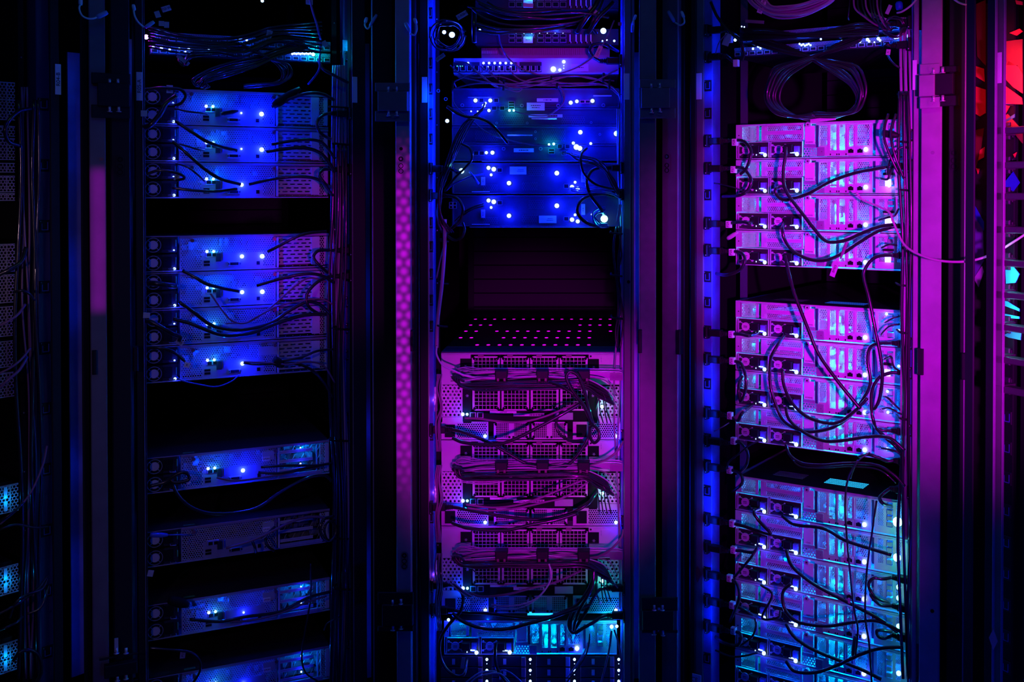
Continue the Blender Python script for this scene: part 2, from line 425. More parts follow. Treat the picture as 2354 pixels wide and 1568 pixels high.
# the right cabinet's visible rail, set back beside the servers
for s in (-1, 1):
    b = MB().use(mat('dark_zinc_rail', (0.05, 0.05, 0.06), 0.4)).box(s*0.243 - 0.010, s*0.243 + 0.010, 0.10, 0.104, 0.08, 2.05)
    b.use(PAPERG)
    for (v0, v1) in ((342, 362), (405, 445), (488, 533), (728, 762), (815, 845), (890, 912), (985, 1010)):
        p0 = px(FR, 1684, v1, -0.10).z; p1 = px(FR, 1684, v0, -0.10).z
        if s < 0: b.box(-0.2405, -0.2385, 0.098, 0.10, p0, p1)
    b.build('mounting_rail', None, C_R)

# frame posts and door frames, left to right  (frame, cabinet, u0, u1, off, material)
for F, c, u0, u1, off, m, nm, dp in (
    (FFL, C_FL, 119, 141, 0.045, POSTB, 'frame_post', 0.004), (FFL, C_FL, 190, 206, 0.05, POSTB, 'frame_post', 0.004),
    (FL, C_L, 208, 246, 0.075, POST, 'door_frame', 0.025), (FL, C_L, 258, 302, 0.070, POSTB, 'door_frame', 0.03), (FL, C_L, 313, 337, 0.035, POSTB, 'frame_post', 0.03),
    (FL, C_L, 807, 842, 0.040, POSTB, 'frame_post', 0.03), (FL, C_L, 858, 905, 0.060, POSTB, 'door_frame', 0.03),
    (FC, C_C, 910, 944, 0.070, POSTP, 'door_frame', 0.025), (FC, C_C, 946, 957, 0.05, POSTB, 'frame_post', 0.03), (FC, C_C, 965, 985, 0.035, POSTB, 'frame_post', 0.03),
    (FC, C_C, 1434, 1450, 0.035, POST, 'frame_post', 0.03), (FC, C_C, 1451, 1458, 0.033, POST, 'frame_post', 0.03),
    (FC, C_C, 1470, 1508, 0.070, POST, 'door_frame', 0.03), (FR, C_R, 1521, 1557, 0.060, POST, 'door_frame', 0.03),
    (FR, C_R, 1559, 1573, 0.04, POSTB, 'frame_post', 0.03), (FR, C_R, 1587, 1599, 0.04, POSTB, 'frame_post', 0.03), (FR, C_R, 1599, 1617, 0.035, POST, 'frame_post', 0.03),
    (FR, C_R, 2097, 2108, 0.060, POSTP, 'frame_post', 0.006), (FR, C_R, 2115, 2162, 0.075, POSTP, 'door_frame', 0.006), (FR, C_R, 2178, 2216, 0.065, POSTB, 'door_frame', 0.006),
    (FFR, C_FR, 2217, 2238, 0.10, POSTB, 'frame_post', 0.003), (FFR, C_FR, 2265, 2284, 0.09, POSTB, 'frame_post', 0.003), (FFR, C_FR, 2284, 2304, 0.08, POST, 'frame_post', 0.003)):
    post(F, c, u0, u1, off, m, nm, dp)
# thin bright folded edges on some posts
for F, c, u0, u1, off, m in ((FL, C_L, 857, 859, 0.062, POSTP), (FL, C_L, 811, 812.2, 0.042, POSTP), (FC, C_C, 984, 987, 0.037, POSTP), (FR, C_R, 1555.5, 1557.5, 0.062, POSTP), (FC, C_C, 1469, 1470.5, 0.072, POSTP),
                             (FR, C_R, 2215, 2217, 0.067, POSTP), (FFR, C_FR, 2283, 2285, 0.092, POSTP), (FFR, C_FR, 2303, 2305, 0.082, POSTP), (FL, C_L, 331, 332, 0.037, STEELD)):
    post(F, c, u0, u1, off, m, 'folded_edge', 0.006, bevel=0.0005)
# pale inner liners seen through the slits between the posts (blue light and its patches put into their colour)
LINER = mat('blue_lit_liner', (0.30, 0.36, 0.62), 0.45, noise=0.75, nscale=9)
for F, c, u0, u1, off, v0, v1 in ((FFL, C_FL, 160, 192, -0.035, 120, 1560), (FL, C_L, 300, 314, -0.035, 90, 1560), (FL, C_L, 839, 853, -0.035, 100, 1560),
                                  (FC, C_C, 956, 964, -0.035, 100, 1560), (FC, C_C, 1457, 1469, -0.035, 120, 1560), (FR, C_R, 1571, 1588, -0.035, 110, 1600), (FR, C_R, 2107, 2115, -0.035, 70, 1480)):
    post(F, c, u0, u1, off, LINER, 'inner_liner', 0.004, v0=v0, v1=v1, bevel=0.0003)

# hinge brackets with their pins: (frame, cabinet, upper tab box, block, lower tab box)
def hinge(F, c, u0, u1, ub0, ub1, v0, v1, v2, v3, pins, off=0.088, m=POST, side=1):
    b = MB(F).use(m)
    def bx(a0, b0, a1, b1, o, d=0.008):
        p = px(F, a0, b1, o); q = px(F, a1, b0, o); b.bev(p.x, q.x, -o, -o + d, p.z, q.z, 0.0015)
    bx(u0, v0, u1, v1, off - 0.008, 0.004); bx(u0, v2, u1, v3, off - 0.008, 0.004)
    bx(ub0, v1, ub1, v2, off, 0.018)
    for uu, vv in ((u0 + (u1-u0)*0.55, (v0+v1)/2), (u0 + (u1-u0)*0.55, (v2+v3)/2)):
        p = px(F, uu, vv, off - 0.006); b.ring(p.x, p.z, -(off - 0.006) - 0.001, 0.003, 0.006, 16, 0.002); b.cyl(p.x, p.z, -(off-0.006)-0.0005, -(off-0.006)+0.001, 0.003, 10)
    o = b.build('hinge_bracket', None, c)
    for uu, vv in pins:
        p = px(F, uu, vv, off - 0.002)
        q = MB(F).use(CHROME).zcyl(p.x, -p.y * 0 - off + 0.006, p.z - 0.006, p.z + 0.006, 0.0033).zcyl(p.x, -off + 0.006, p.z - 0.0075, p.z - 0.0055, 0.006)
        q.build('hinge_pin', None, o)
hinge(FL, C_L, 210, 300, 224, 298, 170, 192, 243, 270, ((252, 187), (271, 187), (252, 250), (273, 250)), 0.095, POSTB)
hinge(FC, C_C, 862, 942, 868, 936, 190, 210, 255, 279, ((892, 205), (911, 205), (893, 260), (911, 260)), 0.092, POST)
hinge(FC, C_C, 868, 950, 878, 948, 1362, 1391, 1440, 1452, ((902, 1386), (921, 1384), (903, 1444), (921, 1441)), 0.092, POSTB)
hinge(FC, C_C, 1470, 1553, 1474, 1540, 182, 202, 248, 272, ((1498, 197), (1517, 195), (1498, 253), (1517, 251)), 0.092, POST)
hinge(FC, C_C, 1474, 1558, 1477, 1549, 1374, 1405, 1450, 1456, ((1504, 1398), (1523, 1398), (1504, 1454), (1524, 1456)), 0.092, POSTB)
hinge(FR, C_R, 2114, 2160, 2112, 2148, 145, 171, 222, 250, ((2145, 162), (2166, 160), (2145, 226), (2166, 225)), 0.095, POSTP)
hinge(FR, C_R, 2150, 2205, 2148, 2191, 150, 168, 218, 245, (), 0.090, POSTB)
hinge(FL, C_L, 228, 318, 240, 316, 1500, 1520, 1562, 1580, ((268, 1497), (290, 1497), (270, 1560), (290, 1556)), 0.095, POSTB)
b = MB(FL).use(PAPERG); p = px(FL, 263, 1500, 0.09); q = px(FL, 272, 1468, 0.09); b.bev(p.x, q.x, -0.09, -0.085, p.z, q.z, 0.0005).build('hinge_bracket', None, C_L)
b = MB(FC).use(STEEL); p = px(FC, 1512, 1452, 0.086); q = px(FC, 1518, 1398, 0.086); b.bev(p.x, q.x, -0.086, -0.082, p.z, q.z, 0.0005).build('hinge_bracket', None, C_C)
# oblong lock plates with two holes and a screw, and black latches
def lock_plate(F, c, u, v0, v1, off, m):
    a = px(F, u, v1, off); d = px(F, u, v0, off); w = 0.009
    pts = [(a.x + w*math.cos(t), a.z + w + w*math.sin(t)) for t in [math.pi + i*math.pi/8 for i in range(9)]] + [(d.x + w*math.cos(t), d.z - w + w*math.sin(t)) for t in [i*math.pi/8 for i in range(9)]]
    b = MB(F).use(m).poly(pts, -off - 0.002, -off)
    o = b.build('lock_plate', None, c)
    s = MB(F).use(INK); s.ring(a.x, d.z - 0.009, -off - 0.0035, 0.003, 0.006, 16).ring(a.x, a.z + 0.009, -off - 0.0035, 0.0045, 0.0062, 16).ring(a.x, a.z + 0.022, -off - 0.0035, 0.0045, 0.0062, 16)
    s.build('lock_screw', None, o)
lock_plate(FC, C_C, 922, 357, 402, 0.0715, POSTP); lock_plate(FR, C_R, 1534, 352, 400, 0.0615, POST); lock_plate(FL, C_L, 276, 358, 405, 0.0715, POSTB)
lock_plate(FR, C_R, 2193, 342, 392, 0.0665, POSTB); lock_plate(FR, C_R, 2190, 1412, 1465, 0.0665, POSTB); lock_plate(FC, C_C, 930, 1268, 1310, 0.0715, POST)
for F, c, u0, u1, v0, v1, off in ((FC, C_C, 943, 951, 760, 808, 0.08), (FR, C_R, 1553, 1563, 760, 815, 0.07), (FC, C_C, 1467, 1476, 758, 812, 0.08), (FR, C_R, 2107, 2121, 803, 862, 0.085),
                                   (FR, C_R, 2207, 2224, 813, 873, 0.078), (FL, C_L, 212, 222, 806, 862, 0.085), (FL, C_L, 306, 318, 797, 855, 0.07)):
    p = px(F, u0, v1, off); q = px(F, u1, v0, off)
    MB(F).use(BLACK).bev(p.x, q.x, -off, -off + 0.018, p.z, q.z, 0.002).build('door_latch', None, c)
for F, c, u, v, off, m in ((FL, C_L, 233, 366, 0.076, COPPER), (FR, C_R, 1532, 360, 0.064, GREENP), (FR, C_R, 2144, 351, 0.076, CHROME), (FC, C_C, 1445, 648, 0.036, INK), (FR, C_R, 1495, 361, 0.066, INK), (FC, C_C, 922, 342, 0.0715, INK), (FR, C_R, 2143, 1405, 0.076, INK)):
    p = px(F, u, v, off); MB(F).use(m).ring(p.x, p.z, -off - 0.001, 0.0018, 0.0042, 14, 0.002).cyl(p.x, p.z, -off - 0.0005, -off + 0.001, 0.0018, 8).build('frame_screw', None, c)
# small diamond warning stickers
for F, c, u, v, off, m in ((FR, C_R, 1604, 1320, 0.036, mat('faded_red_sticker', (0.16, 0.03, 0.04), 0.6)), (FFR, C_FR, 2284, 1470, 0.093, mat('pink_sticker', (0.55, 0.25, 0.35), 0.6))):
    p = px(F, u, v, off); MB(F).use(m).poly([(p.x - 0.011, p.z), (p.x, p.z - 0.022), (p.x + 0.011, p.z), (p.x, p.z + 0.022)], -off - 0.001, -off).build('diamond_sticker', None, c)

# white label strips on the posts
def strip(F, c, u0, u1, v0, v1, off, txt=None, m=PAPER):
    p = px(F, u0, v1, off); q = px(F, u1, v0, off)
    o = MB(F).use(m).bev(p.x, q.x, -off - 0.0015, -off, p.z, q.z, 0.0003).build('label_strip', None, c)
    if txt: text(o, txt, (p.x + q.x) / 2, -off - 0.0022, (p.z + q.z) / 2, 0.0125, INK, R(90), F)
strip(FFL, C_FL, 126.5, 139.5, 148, 217, 0.046, 'R04-B'); strip(FL, C_L, 313.5, 327, 166, 231, 0.036, 'R05-A'); strip(FL, C_L, 809.5, 821, 177, 236, 0.041)
strip(FC, C_C, 970, 982, 177, 236, 0.036); strip(FC, C_C, 1434, 1447, 169, 229, 0.036); strip(FR, C_R, 1601, 1613, 168, 229, 0.036)
strip(FR, C_R, 2098, 2108, 138, 207, 0.061); strip(FFR, C_FR, 2291, 2303, 120, 192, 0.081)
# CE plate at the foot of the right cabinet's left post
p = px(FR, 1592, 1580, 0.045); q = px(FR, 1612, 1553, 0.045)
o = MB(FR).use(PAPER).bev(p.x, q.x, -0.047, -0.045, p.z, q.z, 0.0003).build('approval_plate', None, C_R); text(o, 'CE', p.x + 0.007, -0.0475, (p.z + q.z) / 2 + 0.004, 0.016, INK, 0, FR)

# ------------------------------------------------------------------ power strips with sockets, plugs, cords
def power_strip(F, u0, u1, off, label, vs, depth=0.045, m=None):
    a = px(F, u0, 784, off).x; c = px(F, u1, 784, off).x
    t = thing('power_strip', F, (a + c) / 2, -off, 0.10, label, 'power strip')
    MB(F).use(m or PDUM).bev(a, c, -off, -off + depth, 0.10, 2.04, 0.002).build('strip_body', None, t)
    for v in vs:
        z = px(F, (u0+u1)/2, v, off).z; x = (a + c) / 2; wx = (c - a) * 0.42
        b = MB(F).use(BLACK).bev(x - wx, x + wx, -off - 0.003, -off, z - 0.014, z + 0.014, 0.0015)
        b.use(PDUM).box(x - wx*0.55, x + wx*0.65, -off - 0.0036, -off - 0.003, z - 0.009, z - 0.0075).box(x - wx*0.55, x - wx*0.45, -off - 0.0036, -off - 0.003, z - 0.009, z + 0.006).box(x + wx*0.5, x + wx*0.65, -off - 0.0036, -off - 0.003, z - 0.009, z + 0.009)
        b.use(CHROME).cyl(x - wx * 0.75, z + 0.011, -off - 0.0045, -off - 0.003, 0.0012, 8)
        b.build('power_socket', None, t)
    return t
rowsR = [71, 132, 197, 261, 322, 385, 448, 511, 573, 636, 695, 761, 822, 882, 946, 1009, 1069, 1128, 1190, 1254, 1316, 1377, 1436, 1513]
power_strip(FR, 1617, 1637, 0.03, 'pale blue lit power strip down the left side of the right cabinet', rowsR)
rowsC = [30, 75, 145, 205, 262, 320, 388, 448, 512, 567, 630, 690, 750]
power_strip(FC, 985, 997, 0.03, 'blue lit power strip down the left side of the centre cabinet', rowsC + [1000, 1190, 1345, 1400])
power_strip(FL, 793, 806, 0.0, 'dark blue lit power strip down the right side of the left cabinet', [130, 262, 330, 390, 450, 575, 634, 694, 755, 816, 960, 1100, 1240, 1352, 1480], m=mat('dark_blue_strip_body', (.03, .035, .12), .5))
power_strip(FC, 1427, 1434, 0.02, 'narrow power strip at the right edge of the centre cabinet', [386, 447, 1000, 1197, 1345])
power_strip(FR, 2092, 2097, 0.05, 'narrow power strip at the right edge of the right cabinet', [311, 380, 520, 588, 790, 858, 990, 1130])
power_strip(FFR, 2306, 2330, 0.03, 'power strip with a column of sockets at the right edge of the photo', [155, 230, 302, 380, 450, 525, 600, 672, 745, 818, 885, 960, 1030, 1100, 1175, 1248, 1320, 1392, 1465, 1535], m=BLACKM, depth=0.006)
power_strip(FFL, 88, 118, 0.0, 'unlit power strip beside the left edge cables', [240, 380, 520, 660, 800, 940, 1080, 1220, 1360, 1500], m=mat('dark_blue_strip_body', (.03, .035, .12), .5))

def plug(F, u0, u1, v, off, label, dirn=1, h=0.0085, group=None, tagtxt=None, tagu=None, cord=None, boot=True):
    """an appliance plug lying sideways: body from its socket (u0) to its cable end (u1); printed tag and cord are its parts"""
    a = px(F, u0, v, off); c = px(F, u1, v, off)
    x0, x1 = a.x, c.x; z = a.z; z1 = c.z; L = x1 - x0
    t = thing('power_cable', F, x0, -off, z, label, 'power cable', group)
    def seg(b, f0, f1, hy, hz):
        xa, xb = x0 + L*f0, x0 + L*f1; za, zb = z, z
        if xa > xb: xa, xb = xb, xa
        b.bev(xa, xb, -off - hy, -off + hy, z - hz, z + hz, 0.002)
    b = MB(F).use(BLACK); seg(b, 0, 0.13, 0.014, 0.015); seg(b, 0.13, 0.68, h*0.9, h)
    if boot:
        for k in range(4): seg(b, 0.68 + k*0.08, 0.74 + k*0.08, 0.0058 - k*0.0004, 0.0062 - k*0.0004)
        b.tube([(x0 + L*0.66, -off, z), (x0 + L, -off, z)], 0.0042)
    b.build('plug', None, t)
    MB(F).use(CHROME).ball(x0 + L*0.07, -off - 0.014, z - 0.011, 0.0016, 6, 4).build('plug_screw', None, t)
    if cord:
        P = [F.M @ Vector((x1 - L*0.05, -off, z))] + [pw(F, p[0], p[1], p[2] if len(p) > 2 else off + 0.006 + 0.014 * math.sin(math.pi * i / len(cord))) for i, p in enumerate(cord)]
        MB(Matrix.Identity(4)).use(RUBBER).tube(spline(P), 0.0042).build('cord', None, t)
    if tagtxt is not None:
        q = px(F, tagu[0], tagu[1], off + 0.008); b = MB(F).use(PAPER).bev(q.x - 0.0062, q.x + 0.0062, -off - 0.0105, -off + 0.002, q.z - 0.0085, q.z + 0.0085, 0.001)
        o = b.build('cord_tag', None, t)
        if tagtxt: text(o, tagtxt, q.x, -off - 0.0112, q.z, 0.0085, INK, R(90), F)
    return t
GR = 'tagged plugs in the left power strip of the right cabinet'
tags = {322: (1688, 327, 'P28'), 385: (1685, 390, 'P27'), 511: (1674, 516, 'P29'), 573: (1681, 580, 'P25'), 761: (1680, 769, 'P21'), 822: (1682, 830, 'P22'), 946: (1677, 956, 'P24'),
        1009: (1685, 1014, 'P20'), 1069: (1676, 1081, 'P19'), 1190: (1682, 1204, 'P18'), 1254: (1685, 1265, 'P17'), 1316: (1676, 1330, 'P16'), 1377: (1682, 1392, 'P15'), 1436: (1685, 1451, 'P14')}
cords = {322: [(1704, 323), (1719, 333), (1727, 350), (1722, 372), (1714, 390), (1702, 400)], 385: [(1699, 385), (1714, 392), (1727, 414), (1719, 437), (1700, 449), (1662, 452, 0)],
    511: [(1695, 511), (1712, 511), (1724, 514), (1730, 510, 0.01)], 573: [(1697, 579), (1709, 586), (1712, 601), (1700, 621), (1670, 632), (1642, 628, 0)],
    761: [(1700, 768), (1722, 772), (1744, 766, 0.01)], 822: [(1700, 833), (1709, 847), (1715, 870), (1713, 900), (1702, 922), (1698, 888), (1707, 866, 0.01)],
    946: [(1690, 963), (1697, 966), (1707, 949), (1729, 931, 0.01)], 1009: [(1700, 1017), (1719, 1041), (1716, 1069), (1701, 1087, 0)],
    1069: [(1690, 1083), (1704, 1093), (1707, 1108), (1700, 1118), (1685, 1130, 0)], 1190: [(1700, 1207), (1735, 1218), (1772, 1228), (1746, 1199), (1733, 1177), (1746, 1170, 0.01)],
    1254: [(1700, 1266), (1730, 1270), (1742, 1260, 0.01)], 1316: [(1690, 1338), (1699, 1358), (1697, 1384), (1678, 1429, 0)], 1377: [(1697, 1396), (1723, 1410), (1752, 1420, 0.01)],
    1436: [(1699, 1455), (1704, 1468), (1694, 1484), (1665, 1478), (1642, 1462, 0)]}
looks = {322: 'topmost of the tagged plugs, arching down beside the top magenta server', 385: 'second tagged plug from the top, cord looping back left', 511: 'third tagged plug down, cord running straight right',
    573: 'fourth tagged plug down, cord curling under to the left', 761: 'tagged plug beside the first middle block server', 822: 'tagged plug whose cord hangs in a long loop',
    946: 'short tagged plug leading to a ribbed inline joint', 1009: 'tagged plug with cord drooping beside the lowest middle server', 1069: 'tagged plug above the lowest server block with tilted pink tag',
    1190: 'tagged plug reaching into the top server of the lowest block', 1254: 'second tagged plug of the lowest block', 1316: 'tagged plug with cord hanging straight down in the lowest block',
    1377: 'tagged plug level with the fourth LED row of the lowest block', 1436: 'lowest tagged plug with cord curling back left'}
for v in tags:
    tu, tv, tt = tags[v]
    plug(FR, 1624, 1676 if v not in (946, 1069, 1316, 511) else 1668, v + 3, 0.034, looks[v] + ', on the right cabinet', tagtxt=tt, tagu=(tu, tv), cord=cords[v], group=GR)
for v, l in ((71, 'upper'), (132, 'lower')):
    t = plug(FR, 1624, 1672, v, 0.034, l + ' of two untidy plugs at the top left of the right cabinet', tagtxt='', tagu=((1676, 90), (1691, 145))[v == 132], cord=[(1700, 90), (1708, 115), (1706, 138, 0.0)] if v == 71 else [(1682, 138), (1695, 150, 0.02)])
# plugs entering from the right edge
for F, u0, u1, v, l, c in (
    (FC, 1430, 1394, 386, 'upper black plug at the right side of the black controllers in the centre cabinet', [(1378, 386), (1360, 393), (1349, 414), (1353, 439), (1365, 460), (1383, 483), (1390, 501, 0.01)]),
    (FC, 1430, 1394, 447, 'lower black plug at the right side of the black controllers in the centre cabinet', [(1378, 446), (1360, 449), (1337, 460), (1327, 481), (1335, 501), (1360, 517), (1395, 520, 0.01)]),
    (FC, 1430, 1378, 140, 'ribbed black plug right of the purple switch in the centre cabinet', [(1366, 131), (1356, 116), (1364, 104), (1385, 100), (1402, 108), (1420, 118, 0.0)]),
    (FC, 1437, 1392, 1352, 'black plug at the right of the third fan unit in the centre cabinet', [(1378, 1356), (1366, 1372), (1354, 1395), (1335, 1425), (1316, 1452), (1312, 1430), (1324, 1400), (1340, 1375, 0.03)]),
    (FC, 1437, 1394, 1415, 'cyan lit black plug above the lowest wide server of the centre cabinet', [(1380, 1420), (1366, 1430), (1341, 1444), (1321, 1455), (1309, 1445), (1309, 1423), (1324, 1393, 0.03)]),
    (FR, 2095, 2050, 382, 'long pink lit plug high at the right edge of the magenta servers', [(2035, 385), (2010, 389), (1961, 399), (1911, 417), (1861, 444), (1824, 456), (1799, 459), (1785, 447), (1784, 433), (1797, 428, 0.01)]),
    (FR, 2095, 2060, 520, 'pink lit plug feeding two long swooping cords in the upper magenta block', [(2043, 524), (2010, 536), (1973, 559), (1936, 583), (1899, 598), (1861, 596), (1824, 578), (1804, 551), (1799, 526), (1804, 511, 0.01)]),
    (FR, 2095, 2053, 588, 'pink lit plug under the upper magenta block whose cord drops through the gap', [(2023, 588), (2003, 598), (1988, 620), (1986, 640), (1998, 686), (2010, 747), (2025, 824), (2028, 870), (2022, 915), (2010, 940), (1992, 949, 0.01)]),
    (FR, 2095, 2050, 792, 'pink lit plug at the top right of the middle magenta block', [(2019, 790), (2000, 800), (1995, 830), (2001, 879), (1986, 915), (1958, 952), (1921, 980), (1875, 992), (1839, 989), (1802, 967), (1784, 931), (1771, 885), (1771, 830), (1784, 799), (1805, 769, 0.01)]),
    (FR, 2095, 2062, 859, 'ribbed plug in the middle right of the middle magenta block', [(2044, 858), (2019, 870), (2004, 903), (2004, 946), (2010, 975), (2013, 985, 0.01)]),
    (FR, 2095, 2048, 995, 'tapered plug at the bottom right of the middle magenta block', [(2030, 990), (2015, 985), (2040, 1010), (2062, 1030), (2080, 1060, 0.02)]),
    (FR, 2095, 2053, 1064, 'pink lit plug at the right of the dark gap above the lowest block', [(2040, 1060), (2020, 1052), (1995, 1045), (1975, 1050, 0.02)]),
    (FR, 2095, 2044, 1130, 'green lit plug above the brightest green light', [(2030, 1135), (2022, 1145), (2030, 1158), (2050, 1165, 0.01)]),
    (FR, 2096, 2050, 1336, 'cyan topped plug with cord looping left, under the green lights', [(2030, 1331), (2008, 1329), (1997, 1345), (2011, 1371), (2044, 1387, 0.02)]),
    (FR, 2096, 2050, 1402, 'second cyan topped plug under the green lights', [(2030, 1392), (2018, 1387), (2002, 1368), (2004, 1352, 0.02)]),
    (FR, 2096, 2050, 1470, 'third cyan topped plug under the green lights, near the bottom', [(2034, 1468), (2018, 1462), (2018, 1449), (2050, 1452, 0.02)]),
    (FL, 806, 757, 262, 'upper black plug at the right of the top left servers', [(744, 264), (730, 277), (730, 295), (742, 310), (762, 321, 0.02)]),
    (FL, 806, 764, 390, 'black plug at the right of the third blue server from the top left', [(744, 390), (734, 402), (745, 420), (759, 432, 0.02)]),
    (FL, 806, 770, 575, 'black plug at the right of the middle left servers, cord folding back', [(745, 575), (729, 578), (721, 593), (738, 614), (765, 636, 0.02)]),
    (FL, 806, 770, 634, 'second black plug at the right of the middle left servers', [(759, 636), (735, 645), (715, 662), (704, 682), (710, 706), (738, 725, 0.02)]),
    (FC, 988, 1032, 388, 'upper black plug at the left side of the black controllers', [(1045, 392), (1053, 397), (1060, 394, 0.02)]),
    (FC, 988, 1026, 450, 'lower black plug at the left side of the black controllers, cord curling down', [(1040, 452), (1055, 460), (1064, 481), (1057, 508), (1039, 524), (1027, 538, 0.02)]),
    (FC, 988, 1042, 988, 'big black plug at the left of the first fan unit', [(1060, 992), (1077, 998), (1117, 1014), (1158, 1036), (1198, 1060), (1238, 1076), (1278, 1079), (1313, 1063), (1340, 1028), (1353, 1004), (1358, 980, 0.03)]),
    (FC, 988, 1042, 1166, 'big black plug at the left of the second fan unit', [(1060, 1169), (1104, 1178), (1184, 1191), (1251, 1194), (1305, 1183), (1350, 1159), (1372, 1130, 0.02)]),
    (FC, 992, 1030, 1345, 'black plug at the left of the third fan unit with a big hanging loop', [(1044, 1346), (1060, 1360), (1065, 1380), (1057, 1408), (1029, 1440), (1012, 1472), (1012, 1509), (1027, 1539), (1049, 1554), (1067, 1549), (1074, 1515, 0.01)]),
    (FC, 992, 1046, 1403, 'ribbed plug lying above the lowest wide server of the centre cabinet', [(1070, 1408), (1119, 1410), (1193, 1419), (1255, 1420), (1304, 1403), (1329, 1388), (1354, 1353), (1366, 1319), (1362, 1290, 0.01)]),
    ):
    plug(F, u0, u1, v, 0.036, l, cord=c)
GF = 'plugs in the power strip at the right edge of the photo'
for v, l in ((302, 'topmost grey lit plug in the strip at the right photo edge, under the red mural'), (380, 'second grey lit plug down the right photo edge'), (450, 'third grey lit plug down the right photo edge'), (525, 'fourth grey lit plug down the right photo edge, above the pink cable'),
             (600, 'fifth grey lit plug at the right photo edge, just below the pink cable'), (672, 'sixth grey lit plug at the right photo edge, between the cyan patches'), (745, 'seventh grey lit plug at the right photo edge'), (818, 'eighth grey lit plug at the right photo edge'), (885, 'lowest grey lit plug at the right photo edge')):
    t = thing('power_plug', FFR, px(FFR, 2310, v, 0.035).x, -0.035, px(FFR, 2310, v, 0.035).z, l, 'power plug', GF)
    b = MB().use(DEV).bev(-0.006, 0.016, -0.006, 0.0, -0.018, 0.018, 0.002).use(mat('charcoal_plug_plastic', (.05, .045, .05), .5)).bev(0.004, 0.03, -0.045, -0.004, -0.010, 0.008, 0.002).bev(0.03, 0.09, -0.043, -0.02, -0.008, 0.006, 0.002)
    b.build('plug_body', None, t); MB().use(CHROME).ball(-0.001, -0.008, -0.012, 0.002, 6, 4).build('plug_screw', None, t)

# added blue fill lights behind the posts, brightening liners and power strips
for F, u, v0, v1, o, p, sd in ((FR, 1640, 170, 215, 0.05, .05, -1.2), (FR, 1640, 300, 340, 0.05, .03, -1.2), (FR, 1640, 400, 540, 0.05, .10, -1.2), (FR, 1640, 560, 700, 0.05, .18, -1.2), (FR, 1640, 820, 980, 0.05, .14, -1.2), (FR, 1640, 1060, 1240, 0.05, .18, -1.2), (FR, 1640, 1300, 1480, 0.05, .10, -1.2),
                      (FC, 1002, 0, 60, 0.055, .04, -1), (FC, 1002, 205, 260, 0.055, .14, -1), (FC, 1002, 300, 380, 0.055, .06, -1), (FC, 1002, 430, 500, 0.055, .03, -1), (FC, 1002, 1420, 1560, 0.055, .03, -1),
                      (FR, 1593, 230, 300, 0.004, .004, -1), (FR, 1593, 420, 620, 0.004, .02, -1), (FR, 1593, 740, 960, 0.004, .03, -1), (FR, 1593, 1060, 1250, 0.004, .03, -1), (FR, 1593, 1280, 1380, 0.004, .012, -1),
                      (FFL, 197, 130, 400, 0.012, .012, -1), (FFL, 197, 560, 760, 0.012, .012, -1), (FFL, 197, 1020, 1130, 0.012, .008, -1), (FFL, 197, 1250, 1540, 0.012, .014, -1), (FL, 320, 100, 160, 0.0, .004, -1), (FL, 320, 230, 450, 0.0, .02, -1), (FL, 320, 640, 860, 0.0, .015, -1), (FL, 320, 1180, 1540, 0.0, .016, -1),
                      (FL, 860, 180, 420, 0.024, .010, -1), (FL, 860, 620, 760, 0.024, .012, -1), (FL, 860, 960, 1040, 0.024, .016, -1), (FL, 860, 1260, 1540, 0.024, .03, -1), (FC, 951, 180, 300, 0.014, .03, 1), (FC, 951, 300, 620, 0.014, .02, 1), (FC, 951, 880, 1400, 0.014, .02, 1),
                      (FC, 1454, 130, 700, -0.002, .05, 1), (FC, 1454, 800, 1500, -0.002, .04, 1), (FR, 2102, 70, 200, 0.024, .008, 1), (FR, 2102, 300, 1450, 0.024, .05, 1)):
    strip_fill(F, u, v0, v1, o, p, side=sd)
# ------------------------------------------------------------------ servers
def xof(F, u, v=784): return px(F, u, v).x
def board(parent, x0, x1, z0, z1, y0=0.03, n=26, seed=1, m=None):
    """parts on the board behind a perforated plate"""
    rnd = random.Random(seed); b = MB().use(m or BOARD)
    b.box(x0, x1, y0 + 0.035, y0 + 0.037, z0, z1)
    for i in range(n):
        w_, h_ = rnd.uniform(0.003, 0.016), rnd.uniform(0.003, 0.02)
        x = rnd.uniform(x0, x1 - w_); z = rnd.uniform(z0, max(z0, z1 - h_)); d = rnd.uniform(0.004, 0.032)
        b.box(x, x + w_, y0 + 0.035 - d, y0 + 0.035, z, z + h_)
    return b.build('circuit_board', None, parent)
def psu_fan(parent, x, z, r=0.0175, F=None):
    b = MB(F).use(BLACKM).bev(x - r - 0.003, x + r + 0.002, -0.001, 0.004, z - r - 0.002, z + r + 0.002, 0.001)
    b.use(STEELD).ring(x, z, -0.0035, r - 0.0012, r, 26, 0.001)
    for a in (45, 135, 225, 315):
        c, s = math.cos(R(a)), math.sin(R(a)); b.tube([(x + c*0.010, -0.003, z + s*0.010), (x + c*r, -0.003, z + s*r)], 0.0008, 4)
    o = b.build('psu_fan', None, parent)
    MB(F).use(FANHUB).cyl(x, z, -0.0028, 0.0, 0.0105, 20).build('fan_hub', None, o)
    return o
def chassis(t, xl, xr, h, m=STEEL, depth=0.6, th=0.0016, name='chassis', lip=0.004):
    b = MB().use(m)
    b.box(xl, xr, 0.0, depth, h - th, h).box(xl, xr, 0, depth, 0, th).box(xl, xl + th, 0, depth, 0, h).box(xr - th, xr, 0, depth, 0, h)
    b.box(xl, xr, 0.08, 0.082, 0, h)
    b.bev(xl, xr, -0.0015, 0.0005, h - lip, h, 0.0006)
    return b.build(name, None, t)

